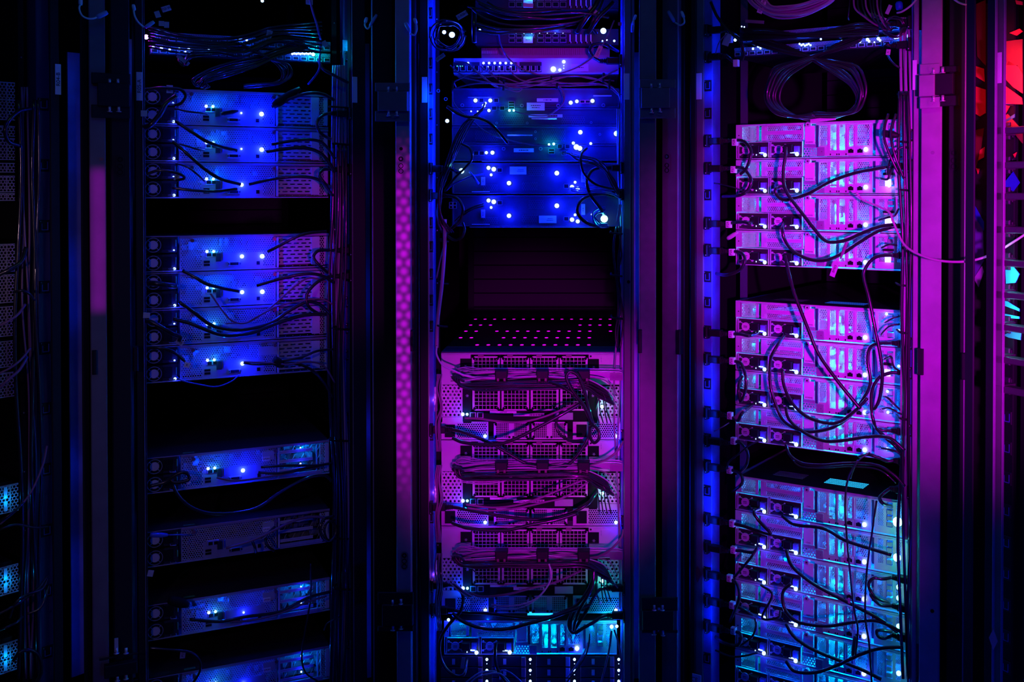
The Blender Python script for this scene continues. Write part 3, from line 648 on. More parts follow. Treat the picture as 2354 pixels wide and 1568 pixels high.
def server_A(label, variant=0, seed=1, leds=('a', 'a2', 'b', 'd', 'c'), lamp=1.0, text_=None):
    t = thing('rack_server', FL, 0, 0, 0, label, 'server', 'blue lit servers of the left cabinet')
    X = lambda u: xof(FL, u, 330)
    H = 0.0868; rnd = random.Random(seed)
    body = mat('dark_server_lid', (0.05, 0.05, 0.06), 0.35)
    b = MB().use(body)
    b.box(-0.219, 0.219, 0.0, 0.65, H - 0.0014, H).box(-0.219, 0.219, 0, 0.65, 0, 0.0014).box(-0.219, -0.2176, 0, 0.65, 0, H).box(0.2176, 0.219, 0, 0.65, 0, H).box(-0.219, 0.219, 0.08, 0.082, 0, H)
    b.build('chassis', None, t)
    top = mat('pinkish_lid_edge', (0.30, 0.22, 0.26), 0.4)
    MB().use(top).bev(-0.14, 0.219, -0.002, 0.003, H - 0.006, H, 0.0006).bev(-0.219, -0.14, -0.001, 0.003, H - 0.0025, H, 0.0005).build('lid_edge', None, t)
    MB().use(STEELD).bev(-0.219, 0.219, -0.001, 0.003, 0.0, 0.003, 0.0005).build('bottom_edge', None, t)
    # two power supplies one above the other
    for zz in (0.0225, 0.0655):
        p = MB().use(DEV).bev(-0.218, -0.146, 0.001, 0.06, zz - 0.0195, zz + 0.0195, 0.001)
        p.use(BLACKM).bev(-0.178, -0.158, -0.002, 0.002, zz - 0.012, zz + 0.014, 0.001)
        p.use(GREENP).bev(-0.150, -0.1475, -0.006, 0.001, zz - 0.004, zz + 0.012, 0.0005)
        o = p.build('power_supply', None, t)
        psu_fan(o, -0.199, zz)
        MB().use(STEELD).tube([(-0.165, 0, zz - 0.015), (-0.165, -0.014, zz - 0.015), (-0.153, -0.016, zz - 0.015), (-0.153, 0, zz - 0.015)], 0.0012, 5).build('pull_handle', None, o)
    # main perforated plate with its port field
    x0, x1 = -0.140, X(632); pz0, pz1 = 0.012, 0.044; pa, pb = X(462), X(604)
    b = MB().use(HEXA)
    b.sheet(x0 + 0.003, pa, 0.0, 0.006, H - 0.008).sheet(pa, pb, 0.0, pz1, H - 0.008).sheet(pb, x1 - 0.003, 0.0, 0.006, H - 0.008)
    b.use(STEELD).box(x0, x1, 0.0, 0.001, 0.003, 0.006).box(x0, x1, 0, 0.001, H - 0.008, H - 0.006).box(x0, x0 + 0.003, -0.0005, 0.001, 0.003, H - 0.006).box(x1 - 0.003, x1, -0.0005, 0.001, 0.003, H - 0.006)
    b.box(pa, pb, 0.0, 0.001, 0.006, pz1)
    b.build('perforated_plate', None, t)
    # ports
    q = MB().use(INK)
    ux = X(474); q.box(ux - 0.007, ux + 0.007, -0.001, 0.0, 0.019, 0.0245).box(ux - 0.007, ux + 0.007, -0.001, 0.0, 0.0115, 0.017)
    q.box(X(596) - 0.008, X(596), -0.001, 0, 0.011, 0.020)
    q.build('usb_ports', None, t)
    vx = X(537); q = MB().use(STEELD).bev(vx - 0.015, vx + 0.015, -0.004, 0, 0.010, 0.021, 0.002).use(INK).box(vx - 0.010, vx + 0.010, -0.0045, -0.004, 0.012, 0.019); q.ring(vx - 0.0135, 0.0155, -0.006, 0.0008, 0.002, 8).ring(vx + 0.0135, 0.0155, -0.006, 0.0008, 0.002, 8)
    q.build('monitor_port', None, t)
    nx = X(480) - 0.006; q = MB().use(CHROME).bev(nx - 0.003, nx + 0.026, -0.003, 0, 0.0335, 0.0465, 0.001).use(INK).box(nx, nx + 0.010, -0.0035, -0.003, 0.035, 0.043).box(nx + 0.013, nx + 0.023, -0.0035, -0.003, 0.035, 0.043)
    q.build('network_ports', None, t)
    q = MB().use(DEV).bev(X(495), X(506), -0.006, 0, 0.022, 0.043, 0.001).use(BLUEC).bev(X(510), X(512.5), -0.004, 0, 0.024, 0.043, 0.0005)
    q.build('slot_connector', None, t)
    # thumb screws
    for u in (440, 629):
        MB().use(COPPER).cyl(X(u), H - 0.012, -0.010, 0.001, 0.0042, 14).ring(X(u), H - 0.012, -0.011, 0.0018, 0.0046, 14).build('thumb_screw', None, t)
    # riser section
    r0, r1 = X(636), X(716); b = MB()
    if variant == 0:
        b.use(SLOTA).sheet(r0 + 0.004, r1 - 0.001, 0.0015, 0.010, H - 0.008)
        b.use(STEEL).box(r1 - 0.001, X(733), -0.003, 0.002, 0.008, H - 0.008)
        for k in range(6): b.cyl(r0 + 0.02 + k * 0.018, 0.006, -0.0012, 0, 0.0009, 6)
    else:
        for k, zz in enumerate((0.020, 0.0435, 0.067)):
            b.use(holes('bar_slotted_steel', (0.46, 0.44, 0.48), 'slot', 0.0098, 1.0, 0.0016, 0.0022, z0=0.0)).sheet(r0 + 0.004, r1, 0.0, zz - 0.004, zz + 0.004)
            b.use(STEEL).box(r0 + 0.004, r1, -0.0005, 0.0005, zz + 0.002, zz + 0.0035).box(r0 + 0.004, r1, -0.0005, 0.0005, zz - 0.0035, zz - 0.002)
            for j in range(5): b.tube([(r0 + 0.01 + j * 0.022, 0.012, zz - 0.011), (r0 + 0.022 + j * 0.022, 0.012, zz + 0.012)], 0.0006, 4)
        b.use(STEELD).bev(r0 + 0.002, 0.2, -0.001, 0.002, 0.003, 0.012, 0.0008)
        b.use(CHROME)
        for k in range(5): b.cyl(r0 + 0.03 + k * 0.02, 0.0075, -0.003, -0.001, 0.001, 6)
    b.use(STEEL).box(r0 - 0.001, r0 + 0.003, -0.004, 0.002, 0.004, H - 0.007)
    b.build('expansion_riser', None, t)
    h0, h1 = X(734), 0.217; b = MB().use(HEXA).sheet(h0, h1, 0.0, 0.006, H - 0.008).use(STEEL).box(h1 - 0.010, h1, -0.001, 0.001, 0.008, H - 0.008).box(h0 - 0.002, h0, -0.001, 0.001, 0.006, H - 0.008)
    b.build('end_plate', None, t)
    if variant:
        MB().use(GREENP).bev(X(430) - 0.012, X(430) + 0.014, 0.012, 0.020, H, H + 0.0008, 0.0002).build('lid_sticker', None, t)
    if text_:
        xs = X(612); o = MB().use(PAPERG).bev(xs - 0.014, xs + 0.016, -0.003, -0.001, 0.052, 0.074, 0.0003).use(PAPER).bev(xs - 0.013, xs + 0.005, -0.0036, -0.003, 0.050, 0.061, 0.0002).build('asset_sticker', None, t)
        text(o, text_, xs - 0.004, -0.0042, 0.0555, 0.0055)
    board(t, x0, 0.215, 0.004, H - 0.004, 0.02, 70, seed, mat('circuit_board_dim', (0.16, 0.18, 0.2), 0.5))
    # lights
    if 'a' in leds: led(t, -0.152, 0.0075, 0.0034, power=0.10)
    if 'a2' in leds: led(t, -0.153, 0.052, 0.0022, power=0.04)
    if 'b' in leds:
        led(t, nx + 0.000, 0.047, 0.0036, power=0.05); led(t, nx + 0.0155, 0.047, 0.0036, E_CYAN, 0.03, col=(0, 0.4, 0.6))
    if 'd' in leds: led(t, 0.0045, 0.033, 0.0050, power=0.65 * lamp, lift=0.016)
    if 'ds' in leds: led(t, 0.0045, 0.033, 0.0026, power=0.10)
    if 'c' in leds: led(t, 0.053, 0.032, 0.0056, power=0.85 * lamp, lift=0.018)
    light('board_light', 'POINT', (-0.10, 0.014, 0.06), (0, 0.03, 1), 0.16 * lamp + 0.004, size=0.002, parent=t)
    light('board_light', 'POINT', (-0.04, 0.014, 0.066), (0, 0.04, 1), 0.20 * lamp + 0.004, size=0.002, parent=t)
    light('board_light', 'POINT', (0.035, 0.014, 0.06), (0, 0.01, 1), 0.10 * lamp + 0.003, size=0.002, parent=t)
    if variant and lamp > 0.5:
        light('board_light', 'POINT', (0.155, 0.014, 0.07), (0, 0.2, 1), 0.16, size=0.002, parent=t)
        led(t, 0.145, 0.075, 0.002, power=0.03); led(t, 0.145, 0.034, 0.0025, power=0.04)
        MB().use(mat('pale_cable_guide', (0.3, 0.55, 0.7), 0.4)).box(X(724), X(726.5), -0.002, 0.001, 0.012, 0.078).build('guide_rail', None, t)
    return t

topL = CAMH + 0.2447
rowsA = [  # (k, label, variant, leds, lamp)
    (0, 'topmost of three stacked blue lit servers, upper left cabinet, big LED at its right', 0, ('a', 'a2', 'b', 'ds', 'c'), 1.0),
    (1, 'middle of three stacked blue lit servers in the upper left cabinet', 0, ('a', 'a2', 'b', 'ds', 'c'), 1.0),
    (2, 'lowest of three stacked blue lit servers above the first black gap, left cabinet', 0, ('a', 'a2', 'b', 'd'), 1.0),
    (4, 'first of four blue lit servers directly below the upper black gap of the left cabinet', 0, ('a', 'a2', 'b', 'd', 'c'), 1.0),
    (5, 'second of four stacked servers in the middle of the left cabinet, two bright blue LEDs', 0, ('a', 'b', 'd', 'c'), 1.0),
    (6, 'third and dimmest of four stacked servers in the middle of the left cabinet', 0, ('a2', 'b'), 0.35),
    (7, 'lowest of four stacked servers, left cabinet, just above the large black gap', 0, ('a', 'a2', 'b', 'd'), 0.9),
    (10, 'single tilted looking server under the large black gap, left cabinet, with glowing slotted bars', 1, ('b', 'd'), 0.7),
    (12, 'unlit grey perforated server in the lower left cabinet, mauve cable across it', 1, (), 0.0),
    (14, 'second lowest server of the left cabinet with three white blue LEDs', 1, ('b', 'ds', 'cs'), 0.8),
    (16, 'lowest server of the left cabinet, cut off by the bottom of the photo', 1, ('b', 'ds', 'cs'), 0.8)]
for i, (k, lab, var, lds, lp) in enumerate(rowsA):
    t = server_A(lab, var, 11 + i, lds, lp, 'GPU01' if var else None)
    place(t, FL, 0, 0, topL - 0.0889 * k - 0.0868)
    if k == 7: 
        xs = xof(FL, 610, 800); MB(FL).use(PAPERG).bev(xs - 0.018, xs + 0.028, -0.006, -0.004, WM[t.name].translation.z + 0.050, WM[t.name].translation.z + 0.072, 0.0003).build('asset_sticker', None, t)
# the magenta servers of the right cabinet
def psu_B(t, x0, x1, seed):
    """power supply of the magenta servers: four-screw fan with round hub, inlet, clear latch"""
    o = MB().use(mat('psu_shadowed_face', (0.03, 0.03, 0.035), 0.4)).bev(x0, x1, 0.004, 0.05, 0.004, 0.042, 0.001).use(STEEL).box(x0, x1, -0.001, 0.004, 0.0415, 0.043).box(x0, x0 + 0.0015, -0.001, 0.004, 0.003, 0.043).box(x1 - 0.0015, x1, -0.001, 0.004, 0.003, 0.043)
    cx, cz = x0 + 0.0225, 0.0225
    for a in (40, 140, 220, 320):
        c, s = math.cos(R(a)), math.sin(R(a)); o.tube([(cx + c*0.011, 0.0, cz + s*0.011), (cx + c*0.022, 0.0, cz + s*0.017)], 0.0012, 4); o.cyl(cx + c*0.022, cz + s*0.017, -0.002, 0.002, 0.0026, 8)
    o.use(BLACK).bev(x0 + 0.040, x0 + 0.062, -0.012, 0.004, 0.014, 0.034, 0.002)
    p = o.build('power_supply', None, t)
    MB().use(mat('pale_fan_hub', (0.70, 0.55, 0.66), 0.5)).cyl(cx, cz, -0.004, 0.0, 0.0105, 20).use(INK).box(cx - 0.005, cx + 0.005, -0.0045, -0.004, cz + 0.0005, cz + 0.002).box(cx - 0.005, cx + 0.005, -0.0045, -0.004, cz - 0.003, cz - 0.002).build('fan_hub', None, p)
    MB().use(mat('clear_latch', (0.15, 0.2, 0.5), 0.2)).bev(x1 - 0.020, x1 - 0.007, -0.008, 0.004, 0.010, 0.030, 0.001).build('release_latch', None, p)
    return p
def server_B(F=FR, text_='BIGMEM03', seed=1, cyan=1.0, nic='w', group='magenta lit servers of the right cabinet'):
    t = thing('rack_server', F, 0, 0, 0, 'x', 'server', group)
    X = lambda u: xof(FR, u, 330)
    H = 0.0868
    chassis(t, -0.219, 0.219, H, STEEL)
    # ears / side strip
    MB().use(STEEL).box(-0.219, X(1705), -0.001, 0.0, 0.045, H - 0.004).use(INK).cyl(X(1699), 0.060, -0.002, -0.001, 0.0015, 8).build('side_ear', None, t)
    # upper left vent
    b = MB().use(HEXA).sheet(X(1707), X(1739), 0.0, 0.049, 0.079).use(STEEL)
    b.box(X(1703), X(1707), -0.001, 0.001, 0.046, 0.082).box(X(1739), X(1745), -0.001, 0.001, 0.046, 0.082).box(X(1703), X(1745), -0.001, 0.001, 0.0795, 0.082).box(X(1703), X(1745), -0.001, 0.001, 0.046, 0.0485)
    b.build('vent_panel', None, t)
    # riser with two hex windows and one row of slots
    a, c = X(1751), X(1848); b = MB().use(STEEL)
    ha, hb = X(1764), X(1843)
    b.box(a, ha, -0.001, 0.001, 0.045, 0.082).box(hb, c, -0.001, 0.001, 0.045, 0.082).box(ha, hb, -0.001, 0.001, 0.0445, 0.0475).box(ha, hb, -0.001, 0.001, 0.0585, 0.0615).box(ha, hb, -0.001, 0.001, 0.0655, 0.0685).box(ha, hb, -0.001, 0.001, 0.0805, 0.083)
    b.use(SLOTB).sheet(ha, hb, 0.0, 0.0615, 0.0655).use(HEXB).sheet(ha, hb, 0.0, 0.0475, 0.0585).sheet(ha, hb, 0.0, 0.0685, 0.0805)
    b.use(PINKC).box(X(1758), X(1760.5), -0.002, -0.001, 0.049, 0.057).box(X(1758), X(1760.5), -0.002, -0.001, 0.070, 0.079)
    b.build('riser_panel', None, t)
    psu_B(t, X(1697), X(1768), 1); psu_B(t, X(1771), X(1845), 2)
    # sticker and lower bracket
    s0, s1 = X(1851), X(1874); o = MB().use(PAPER).bev(s0, s1, -0.004, -0.002, 0.034, 0.078, 0.0006).build('name_sticker', None, t)
    text(o, text_, (s0 + s1) / 2, -0.0045, 0.0385, 0.0042)
    b = MB().use(holes('bracket_holes_steel', (0.50, 0.48, 0.52), 'hex', 0.0072, 0.0058, 0.0022)).sheet(X(1849), X(1880), -0.003, 0.004, 0.026)
    b.use(STEELD).bev(X(1880), X(1897), -0.006, -0.003, 0.004, 0.026, 0.0006).use(CHROME).cyl(X(1891), 0.015, -0.0065, -0.006, 0.0018, 8)
    b.use(STEELD).box(X(1849), X(1876), -0.0035, -0.001, 0.026, 0.033)
    b.build('corner_bracket', None, t)
    MB().use(COPPER if False else STEEL).cyl(X(1861), 0.081, -0.012, 0.0, 0.0055, 18).ring(X(1861), 0.081, -0.013, 0.0042, 0.006, 18).use(INK).ring(X(1861), 0.081, -0.0135, 0.0008, 0.002, 10).build('thumb_screw', None, t)
    # dark gap then the card cage
    MB().use(mat('deep_blue_gap_shade', (0.03, 0.04, 0.14), 0.5)).box(X(1875.5), X(1882), -0.001, 0.001, 0.026, 0.080).build('cage_gap_shade', None, t)  # dark strip put in for the shade of the open gap
    g0, g1 = X(1883), X(2006); b = MB().use(STEEL).bev(g0 - 0.006, g1 + 0.001, -0.006, 0.001, 0.0795, 0.0835, 0.001)
    cols = [(1885, 1902, HEXB, 0.030, 0.0785), (1909.5, 1923, HEXS, 0.018, 0.0785), (1930, 1943, HEXS, 0.018, 0.0785), (1952, 1962, HEXB, 0.026, 0.0785), (1971, 1999, HEXB, 0.027, 0.0785)]
    edge = g0
    for (c0, c1, hm, zlo, zhi) in cols:
        p, q = X(c0), X(c1)
        b.use(hm).sheet(p, q, 0.0, zlo, zhi)
        b.use(STEEL).box(edge, p, -0.0005, 0.001, 0.004, 0.0795).box(p, q, -0.0005, 0.001, 0.004, zlo).box(p, q, -0.0005, 0.001, zhi, 0.0795)
        m_ = (edge + p) / 2
        if p - edge > 0.003: b.bev(m_ - 0.0012, m_ + 0.0012, -0.0018, -0.0005, 0.026, 0.076, 0.0006)
        edge = q
    b.box(edge, g1, -0.0005, 0.001, 0.004, 0.0795)
    b.use(INK)
    for u in (1909, 1924, 1929, 1945): b.box(X(u) - 0.001, X(u) + 0.0015, -0.0015, -0.0005, 0.006, 0.010)
    b.build('card_cage', None, t)
    for u in (1957, 1978): 
        x = X(u); MB().use(STEEL).box(x - 0.009, x + 0.009, -0.003, 0.0, 0.0085, 0.0225).use(INK).box(x - 0.0065, x + 0.0065, -0.0036, -0.003, 0.0105, 0.0185).box(x - 0.003, x + 0.003, -0.0036, -0.003, 0.0185, 0.0205).build('network_port', None, t)
    MB().use(mat('deep_blue_gap_shade', (0.03, 0.04, 0.14), 0.5)).box(X(2008), X(2013), -0.001, 0.001, 0.016, 0.080).build('cage_gap_shade', None, t)
    # right cage with three card columns
    b = MB().use(STEEL).bev(X(2007), 0.218, -0.004, 0.001, 0.0795, 0.083, 0.001); edge = X(2013)
    for (c0, c1, hm) in ((2021, 2034, HEXS), (2042, 2056, None), (2064, 2076, HEXS)):
        p, q = X(c0), X(c1)
        if hm: b.use(hm).sheet(p, q, 0.0, 0.020, 0.0785)
        b.use(STEEL).box(edge, p, -0.0005, 0.001, 0.004, 0.0795).box(p, q, -0.0005, 0.001, 0.004, 0.020).box(p, q, -0.0005, 0.001, 0.0785, 0.0795)
        edge = q
    b.box(edge, 0.2185, -0.0005, 0.001, 0.004, 0.0795)
    b.use(STEELD)
    for zz in (0.028, 0.042, 0.056, 0.070): b.bev(X(2043), X(2055), -0.005, 0.01, zz - 0.005, zz + 0.005, 0.001)
    b.build('card_cage', None, t)
    board(t, -0.19, 0.214, 0.045, H - 0.004, 0.02, 70, seed); board(t, X(1883), 0.214, 0.004, 0.045, 0.02, 50, seed + 50)
    led(t, -0.136, 0.0093, 0.0050, power=0.07, y=-0.010); led(t, -0.052, 0.0100, 0.0052, power=0.07, y=-0.010)
    MB().use(E_BLUE).bev(-0.152, -0.140, -0.010, -0.006, 0.0135, 0.0158, 0.0006).bev(-0.070, -0.057, -0.010, -0.006, 0.0125, 0.0148, 0.0006).ball(-0.160, -0.008, 0.010, 0.0016, 6, 4).ball(-0.078, -0.008, 0.016, 0.0018, 6, 4).build('light_pipe', None, t)
    led(t, 0.118, 0.018, 0.0056, power=0.06, y=-0.006)
    # lamps on the boards
    k = cyan
    for x, z, p in ((-0.185, 0.066, 0.05), (-0.095, 0.066, 0.10), (-0.055, 0.066, 0.05), (X(1894), 0.045, 0.09), (X(1916), 0.060, 0.16*k), (X(1916), 0.032, 0.20*k), (X(1937), 0.028, 0.14*k), (X(1957), 0.032, 0.05*k), (X(1985), 0.032, 0.04*k), (X(2028), 0.055, 0.06), (X(2049), 0.04, 0.10), (X(2070), 0.04, 0.06)):
        light('board_light', 'POINT', (x, 0.020, z), (0.0, 0.55, 1.0) if 0.02 < x < 0.06 or x < -0.18 else (0.0, 0.12, 1.0), p * 1.7, size=0.0015, parent=t)
    return t
topR = CAMH + 0.1646
posB = ['topmost magenta server in the right cabinet, directly under the big cable loops', 'second magenta server from the top of the right cabinet', 'third magenta server from the top of the right cabinet', 'fourth magenta server, at the bottom of the upper block, above the gap',
        'first server of the middle magenta block, its black lid with vents visible above it', 'second server of the middle magenta block', 'third server of the middle magenta block', 'lowest server of the middle magenta block, above the dark gap with vent plates',
        'first server of the lowest block, beside the brightest green light', 'second server of the lowest block, beside the second green starlike light', 'third server of the lowest block, deep blue and violet', 'fourth server of the lowest block, level with a plug whose tag reads P15', 'fifth server of the lowest block', 'bottom server of the right cabinet, cut off by the photo edge']
names = ['BIGMEM02', 'BIGMEM03', 'BIGMEM01', 'BIGMEM00', 'BIGMEM04', 'BIGMEM03', 'BIGMEM02', 'BIGMEM01', 'CS406', 'CS405', 'CS404', 'CS403', 'CS402', 'CS401']
ks = [0, 1, 2, 3, 5, 6, 7, 8, 10, 11, 12, 13, 14, 15]
for i, k in enumerate(ks):
    t = server_B(FR, names[i], 100 + i, 1.0 if i < 8 else 0.8)
    t['label'] = posB[i]
    place(t, FR, 0, 0, topR - 0.0889 * k - 0.0868)
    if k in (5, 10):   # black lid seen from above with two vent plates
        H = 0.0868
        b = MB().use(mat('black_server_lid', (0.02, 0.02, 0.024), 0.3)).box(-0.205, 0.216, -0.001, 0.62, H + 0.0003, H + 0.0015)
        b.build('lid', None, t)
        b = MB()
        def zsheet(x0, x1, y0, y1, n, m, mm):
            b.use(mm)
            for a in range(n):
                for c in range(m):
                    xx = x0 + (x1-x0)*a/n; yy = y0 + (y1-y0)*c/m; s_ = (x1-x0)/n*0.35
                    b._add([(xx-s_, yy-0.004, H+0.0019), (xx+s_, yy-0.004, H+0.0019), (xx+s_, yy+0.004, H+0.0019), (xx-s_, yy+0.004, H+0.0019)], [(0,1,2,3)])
        zsheet(-0.135, -0.055, 0.05, 0.10, 18, 4, STEEL); b.build('lid_vent', None, t); b = MB(); zsheet(0.0, 0.10, 0.05, 0.10, 22, 4, mat('dim_glowing_vent_slots', (0.1, 0.2, 0.8), 0.3, emit=(0.02, 0.12, 1.0), strength=.5) if k == 5 else mat('glowing_vent_slots', (0.2, 0.6, 0.8), 0.3, emit=(0.02, 0.55, 1.0), strength=1.2))  # light from inside put into the slots as emission
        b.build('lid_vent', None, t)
# cyan topped network cards / green lights (parts of their servers) 
for k, pw_, r in ((10, 0.10, 0.011), (11, 0.08, 0.009)):
    z = {10: px(FR, 2063, 1200, 0.03), 11: px(FR, 2062, 1282, 0.03)}[k]
    t = [o for o in bpy.data.objects if o.get('label') == posB[8 if k == 10 else 9]][0]
    led(t, z.x, z.z, r, mat('lit_green_cyan_lamp', (0.1, 1, 0.7), 0.3, emit=(0.35, 1.0, 0.85), strength=6), pw_, y=-0.03, col=(0.0, 1.0, 0.75), F=FR, lift=0.02)
def find(lbl): return [o for o in bpy.data.objects if o.get('label') == lbl][0]
for i, vs in ((10, 1350), (11, 1375), (12, 1440), (13, 1548)):
    p = px(FR, 2066, vs, 0.02); led(find(posB[i]), p.x, p.z, 0.006, E_CYAN, 0.035, y=-0.02, col=(0.0, 0.75, 0.85), F=FR)
for i, (u, v) in ((1, (2044, 428)), (2, (2048, 512)), (4, (2038, 722)), (4, (2066, 760)), (5, (2066, 842)), (6, (2040, 900)), (6, (2041, 948)), (7, (2039, 1032))):
    p = px(FR, u, v, 0.006); led(find(posB[i]), p.x, p.z, 0.0035, E_PINK if i in (1, 2) else E_BLUE, 0.05, y=-0.006, col=(0.3, 0.2, 1) if i in (1, 2) else (0, 0.1, 1), F=FR)
# violet lit card connectors in the right cages of servers 2..4
for i in (1, 2, 3, 5):
    t = find(posB[i]); x = xof(FR, 2044, 500)
    MB().use(E_PINK).bev(x - 0.008, x + 0.006, -0.007, -0.005, 0.020, 0.036, 0.001).use(BLACK).box(x - 0.012, x + 0.012, -0.010, 0.0, 0.046, 0.052).build('card_connector', None, t)

# ------------------------------------------------------------------ centre cabinet
def vz(v, off=0.0, u=1219): return px(FC, u, v, off).z
def cx_(u): return px(FC, u, 784).x
def grille(parent, x0, x1, z0, z1, nx, nz, hub=True, dense=False):
    m = mat('pinkish_fan_steel', (0.62, 0.55, 0.60), 0.4)
    c = 0.009; b = MB().use(m)
    fr = 0.006
    b.box(x0, x1, -0.002, 0.001, z1 - fr*0.6, z1).box(x0, x1, -0.002, 0.001, z0, z0 + fr*0.6).box(x0, x0 + fr*0.9, -0.002, 0.001, z0, z1).box(x1 - fr*0.9, x1, -0.002, 0.001, z0, z1)
    for sx in (x0, x1 - c):
        for sz in (z0, z1 - c): b.box(sx, sx + c, -0.0018, 0.001, sz, sz + c)
    for i in range(1, nx): x = x0 + fr + (x1 - x0 - 2*fr) * i / nx; b.box(x - 0.0006, x + 0.0006, -0.0016, -0.0002, z0, z1)
    for i in range(1, nz): z = z0 + fr*0.6 + (z1 - z0 - 1.2*fr) * i / nz; b.box(x0, x1, -0.0016, -0.0002, z - 0.0006, z + 0.0006)
    if dense:
        xm = (x0 + x1) / 2; b.box(xm - 0.007, xm + 0.007, -0.0019, 0.001, z0, z1)
    o = b.build('fan_module', None, parent)
    q = MB().use(INK)
    for sx in (x0 + 0.0055, x1 - 0.0055):
        for sz in (z0 + 0.0055, z1 - 0.0055): q.cyl(sx, sz, -0.0026, -0.0019, 0.0036, 14)
    if dense:
        for sx in (xm - 0.005, xm + 0.005): q.cyl(sx, z0 + 0.005, -0.0026, -0.0019, 0.003, 12)
    q.build('corner_studs', None, o)
    if hub and z1 - z0 > 0.05:
        xm, zm = (x0 + x1) / 2, (z0 + z1) / 2; q = MB().use(BLACKM).cyl(xm, zm, 0.012, 0.02, 0.014, 18)
        for a in range(7):
            c_, s_ = math.cos(a * 0.9), math.sin(a * 0.9); q.tube([(xm + c_*0.013, 0.016, zm + s_*0.013), (xm + c_*0.029, 0.02, zm + s_*0.029)], 0.005, 5)
        q.build('fan_rotor', None, o)
    return o
def storage_unit(i, v0, v1, label):
    """fan wall unit: thin fan row, wide fan row with expansion cards both sides, label row, power supply row"""
    H = vz(v0) - vz(v1); t = thing('storage_server', FC, 0, 0, vz(v1), label, 'storage server', 'pink lit fan wall units of the centre cabinet')
    S = (v1 - v0) / 199.0
    Z = lambda dv: H - dv * H / 199.0       # dv in px below the unit's top
    xl, xr = cx_(1014), cx_(1425)
    pk = mat('pinkish_chassis_steel', (0.60, 0.54, 0.58), 0.42, noise=0.2, nscale=18)
    b = MB().use(BLACKM).box(xl, xr, 0.045, 0.6, 0, H).use(pk).box(xl, xr, 0.0, 0.6, H - 0.0015, H)
    b.use(BLACKM).box(xl, xl + 0.07, 0.004, 0.03, 0, Z(72)).box(xr - 0.07, xr, 0.004, 0.03, 0, Z(72)).box(xl + 0.07, xr - 0.07, 0.0025, 0.03, Z(156), Z(132)).use(pk).bev(xl, xr, -0.001, 0.004, Z(3), H, 0.0008)
    b.build('chassis', None, t)
    # upper row plates
    b = MB().use(pk).bev(xl, cx_(1082), -0.001, 0.01, Z(72), Z(3), 0.001); b.build('end_plate', None, t)
    b = MB().use(pk).bev(cx_(1353), xr, -0.001, 0.01, Z(72), Z(3), 0.001).use(INK).cyl(cx_(1358), Z(7), -0.002, -0.001, 0.0025, 10); o = b.build('end_plate', None, t)
    text(o, '####', cx_(1382), -0.0016, Z(14), 0.006, STEELD, R(90))
    for a, c, d0, d1 in ((1058, 1083, 12, 36), (1353, 1377, 13, 38)):
        o = MB().use(INK).box(cx_(a), cx_(c), -0.0022, -0.001, Z(d1), Z(d0)).build('dark_panel', None, t)
        s = MB().use(STEELD)
        for q in range(3):
            aa = q * math.pi / 3; x, z = cx_((a + c) / 2), Z(d1 - 6); s.tube([(x - 0.004*math.cos(aa), -0.0026, z - 0.004*math.sin(aa)), (x + 0.004*math.cos(aa), -0.0026, z + 0.004*math.sin(aa))], 0.0006, 4)
        s.build('snowflake_mark', None, o)
    for a, c in ((1085, 1149), (1152, 1216), (1219, 1284), (1287, 1351)):
        grille(t, cx_(a), cx_(c), Z(52), Z(7), 6, 5, False)
        o = MB().use(mat('brown_fan_latch', (0.25, 0.12, 0.14), 0.5)).bev(cx_(a + 14), cx_(a + 27), -0.004, 0, Z(9), Z(3.5), 0.0005).build('fan_latch', None, t)
        grille(t, cx_(a + 1), cx_(c), Z(131), Z(73), 6, 6)
    # left card bay with bright holes
    b = MB().use(HEXW).sheet(xl + 0.001, cx_(1061), 0.0, Z(145), Z(73)).use(pk).box(xl, xl + 0.003, -0.001, 0.002, Z(158), Z(72)).box(cx_(1060), cx_(1063), -0.002, 0.002, Z(158), Z(72)).box(xl, cx_(1062), -0.001, 0.001, Z(160), Z(146))
    for u in (1027, 1038.5, 1050): b.box(cx_(u) - 0.0007, cx_(u) + 0.0007, -0.0015, 0, Z(146), Z(73))
    b.build('card_bay', None, t)
    board(t, xl + 0.002, cx_(1061), Z(145), Z(74), 0.0, 30, i * 5)
    for zz in (90, 115, 138): light('board_light', 'POINT', (cx_(1022 + (zz % 3) * 12), 0.014, Z(zz)), (0.85, 0.25, 1.0), 0.10, size=0.0015, parent=t)
    # right card bay, cyan
    b = MB().use(HEXW).sheet(cx_(1376), cx_(1424), 0.0, Z(146), Z(76)).use(pk).box(cx_(1374), cx_(1377), -0.001, 0.002, Z(158), Z(72)).box(cx_(1376), xr, -0.001, 0.001, Z(160), Z(147))
    for u in (1390, 1402, 1413): b.box(cx_(u) - 0.0007, cx_(u) + 0.0007, -0.0015, 0, Z(146), Z(76))
    b.build('card_bay', None, t)
    board(t, cx_(1376), cx_(1424), Z(145), Z(74), 0.0, 30, i * 5 + 2)
    for u, zz in ((1386, 125), (1395, 100), (1412, 138)): light('board_light', 'POINT', (cx_(u), 0.014, Z(zz)), (0.0, 0.75, 1.0), 0.06, size=0.0015, parent=t)
    led(t, cx_(1384), Z(120), 0.0045, mat('lit_green_cyan_lamp', (0.1, 1, 0.7)), 0.05, y=-0.012, col=(0, 0.9, 0.55), lift=0.02)
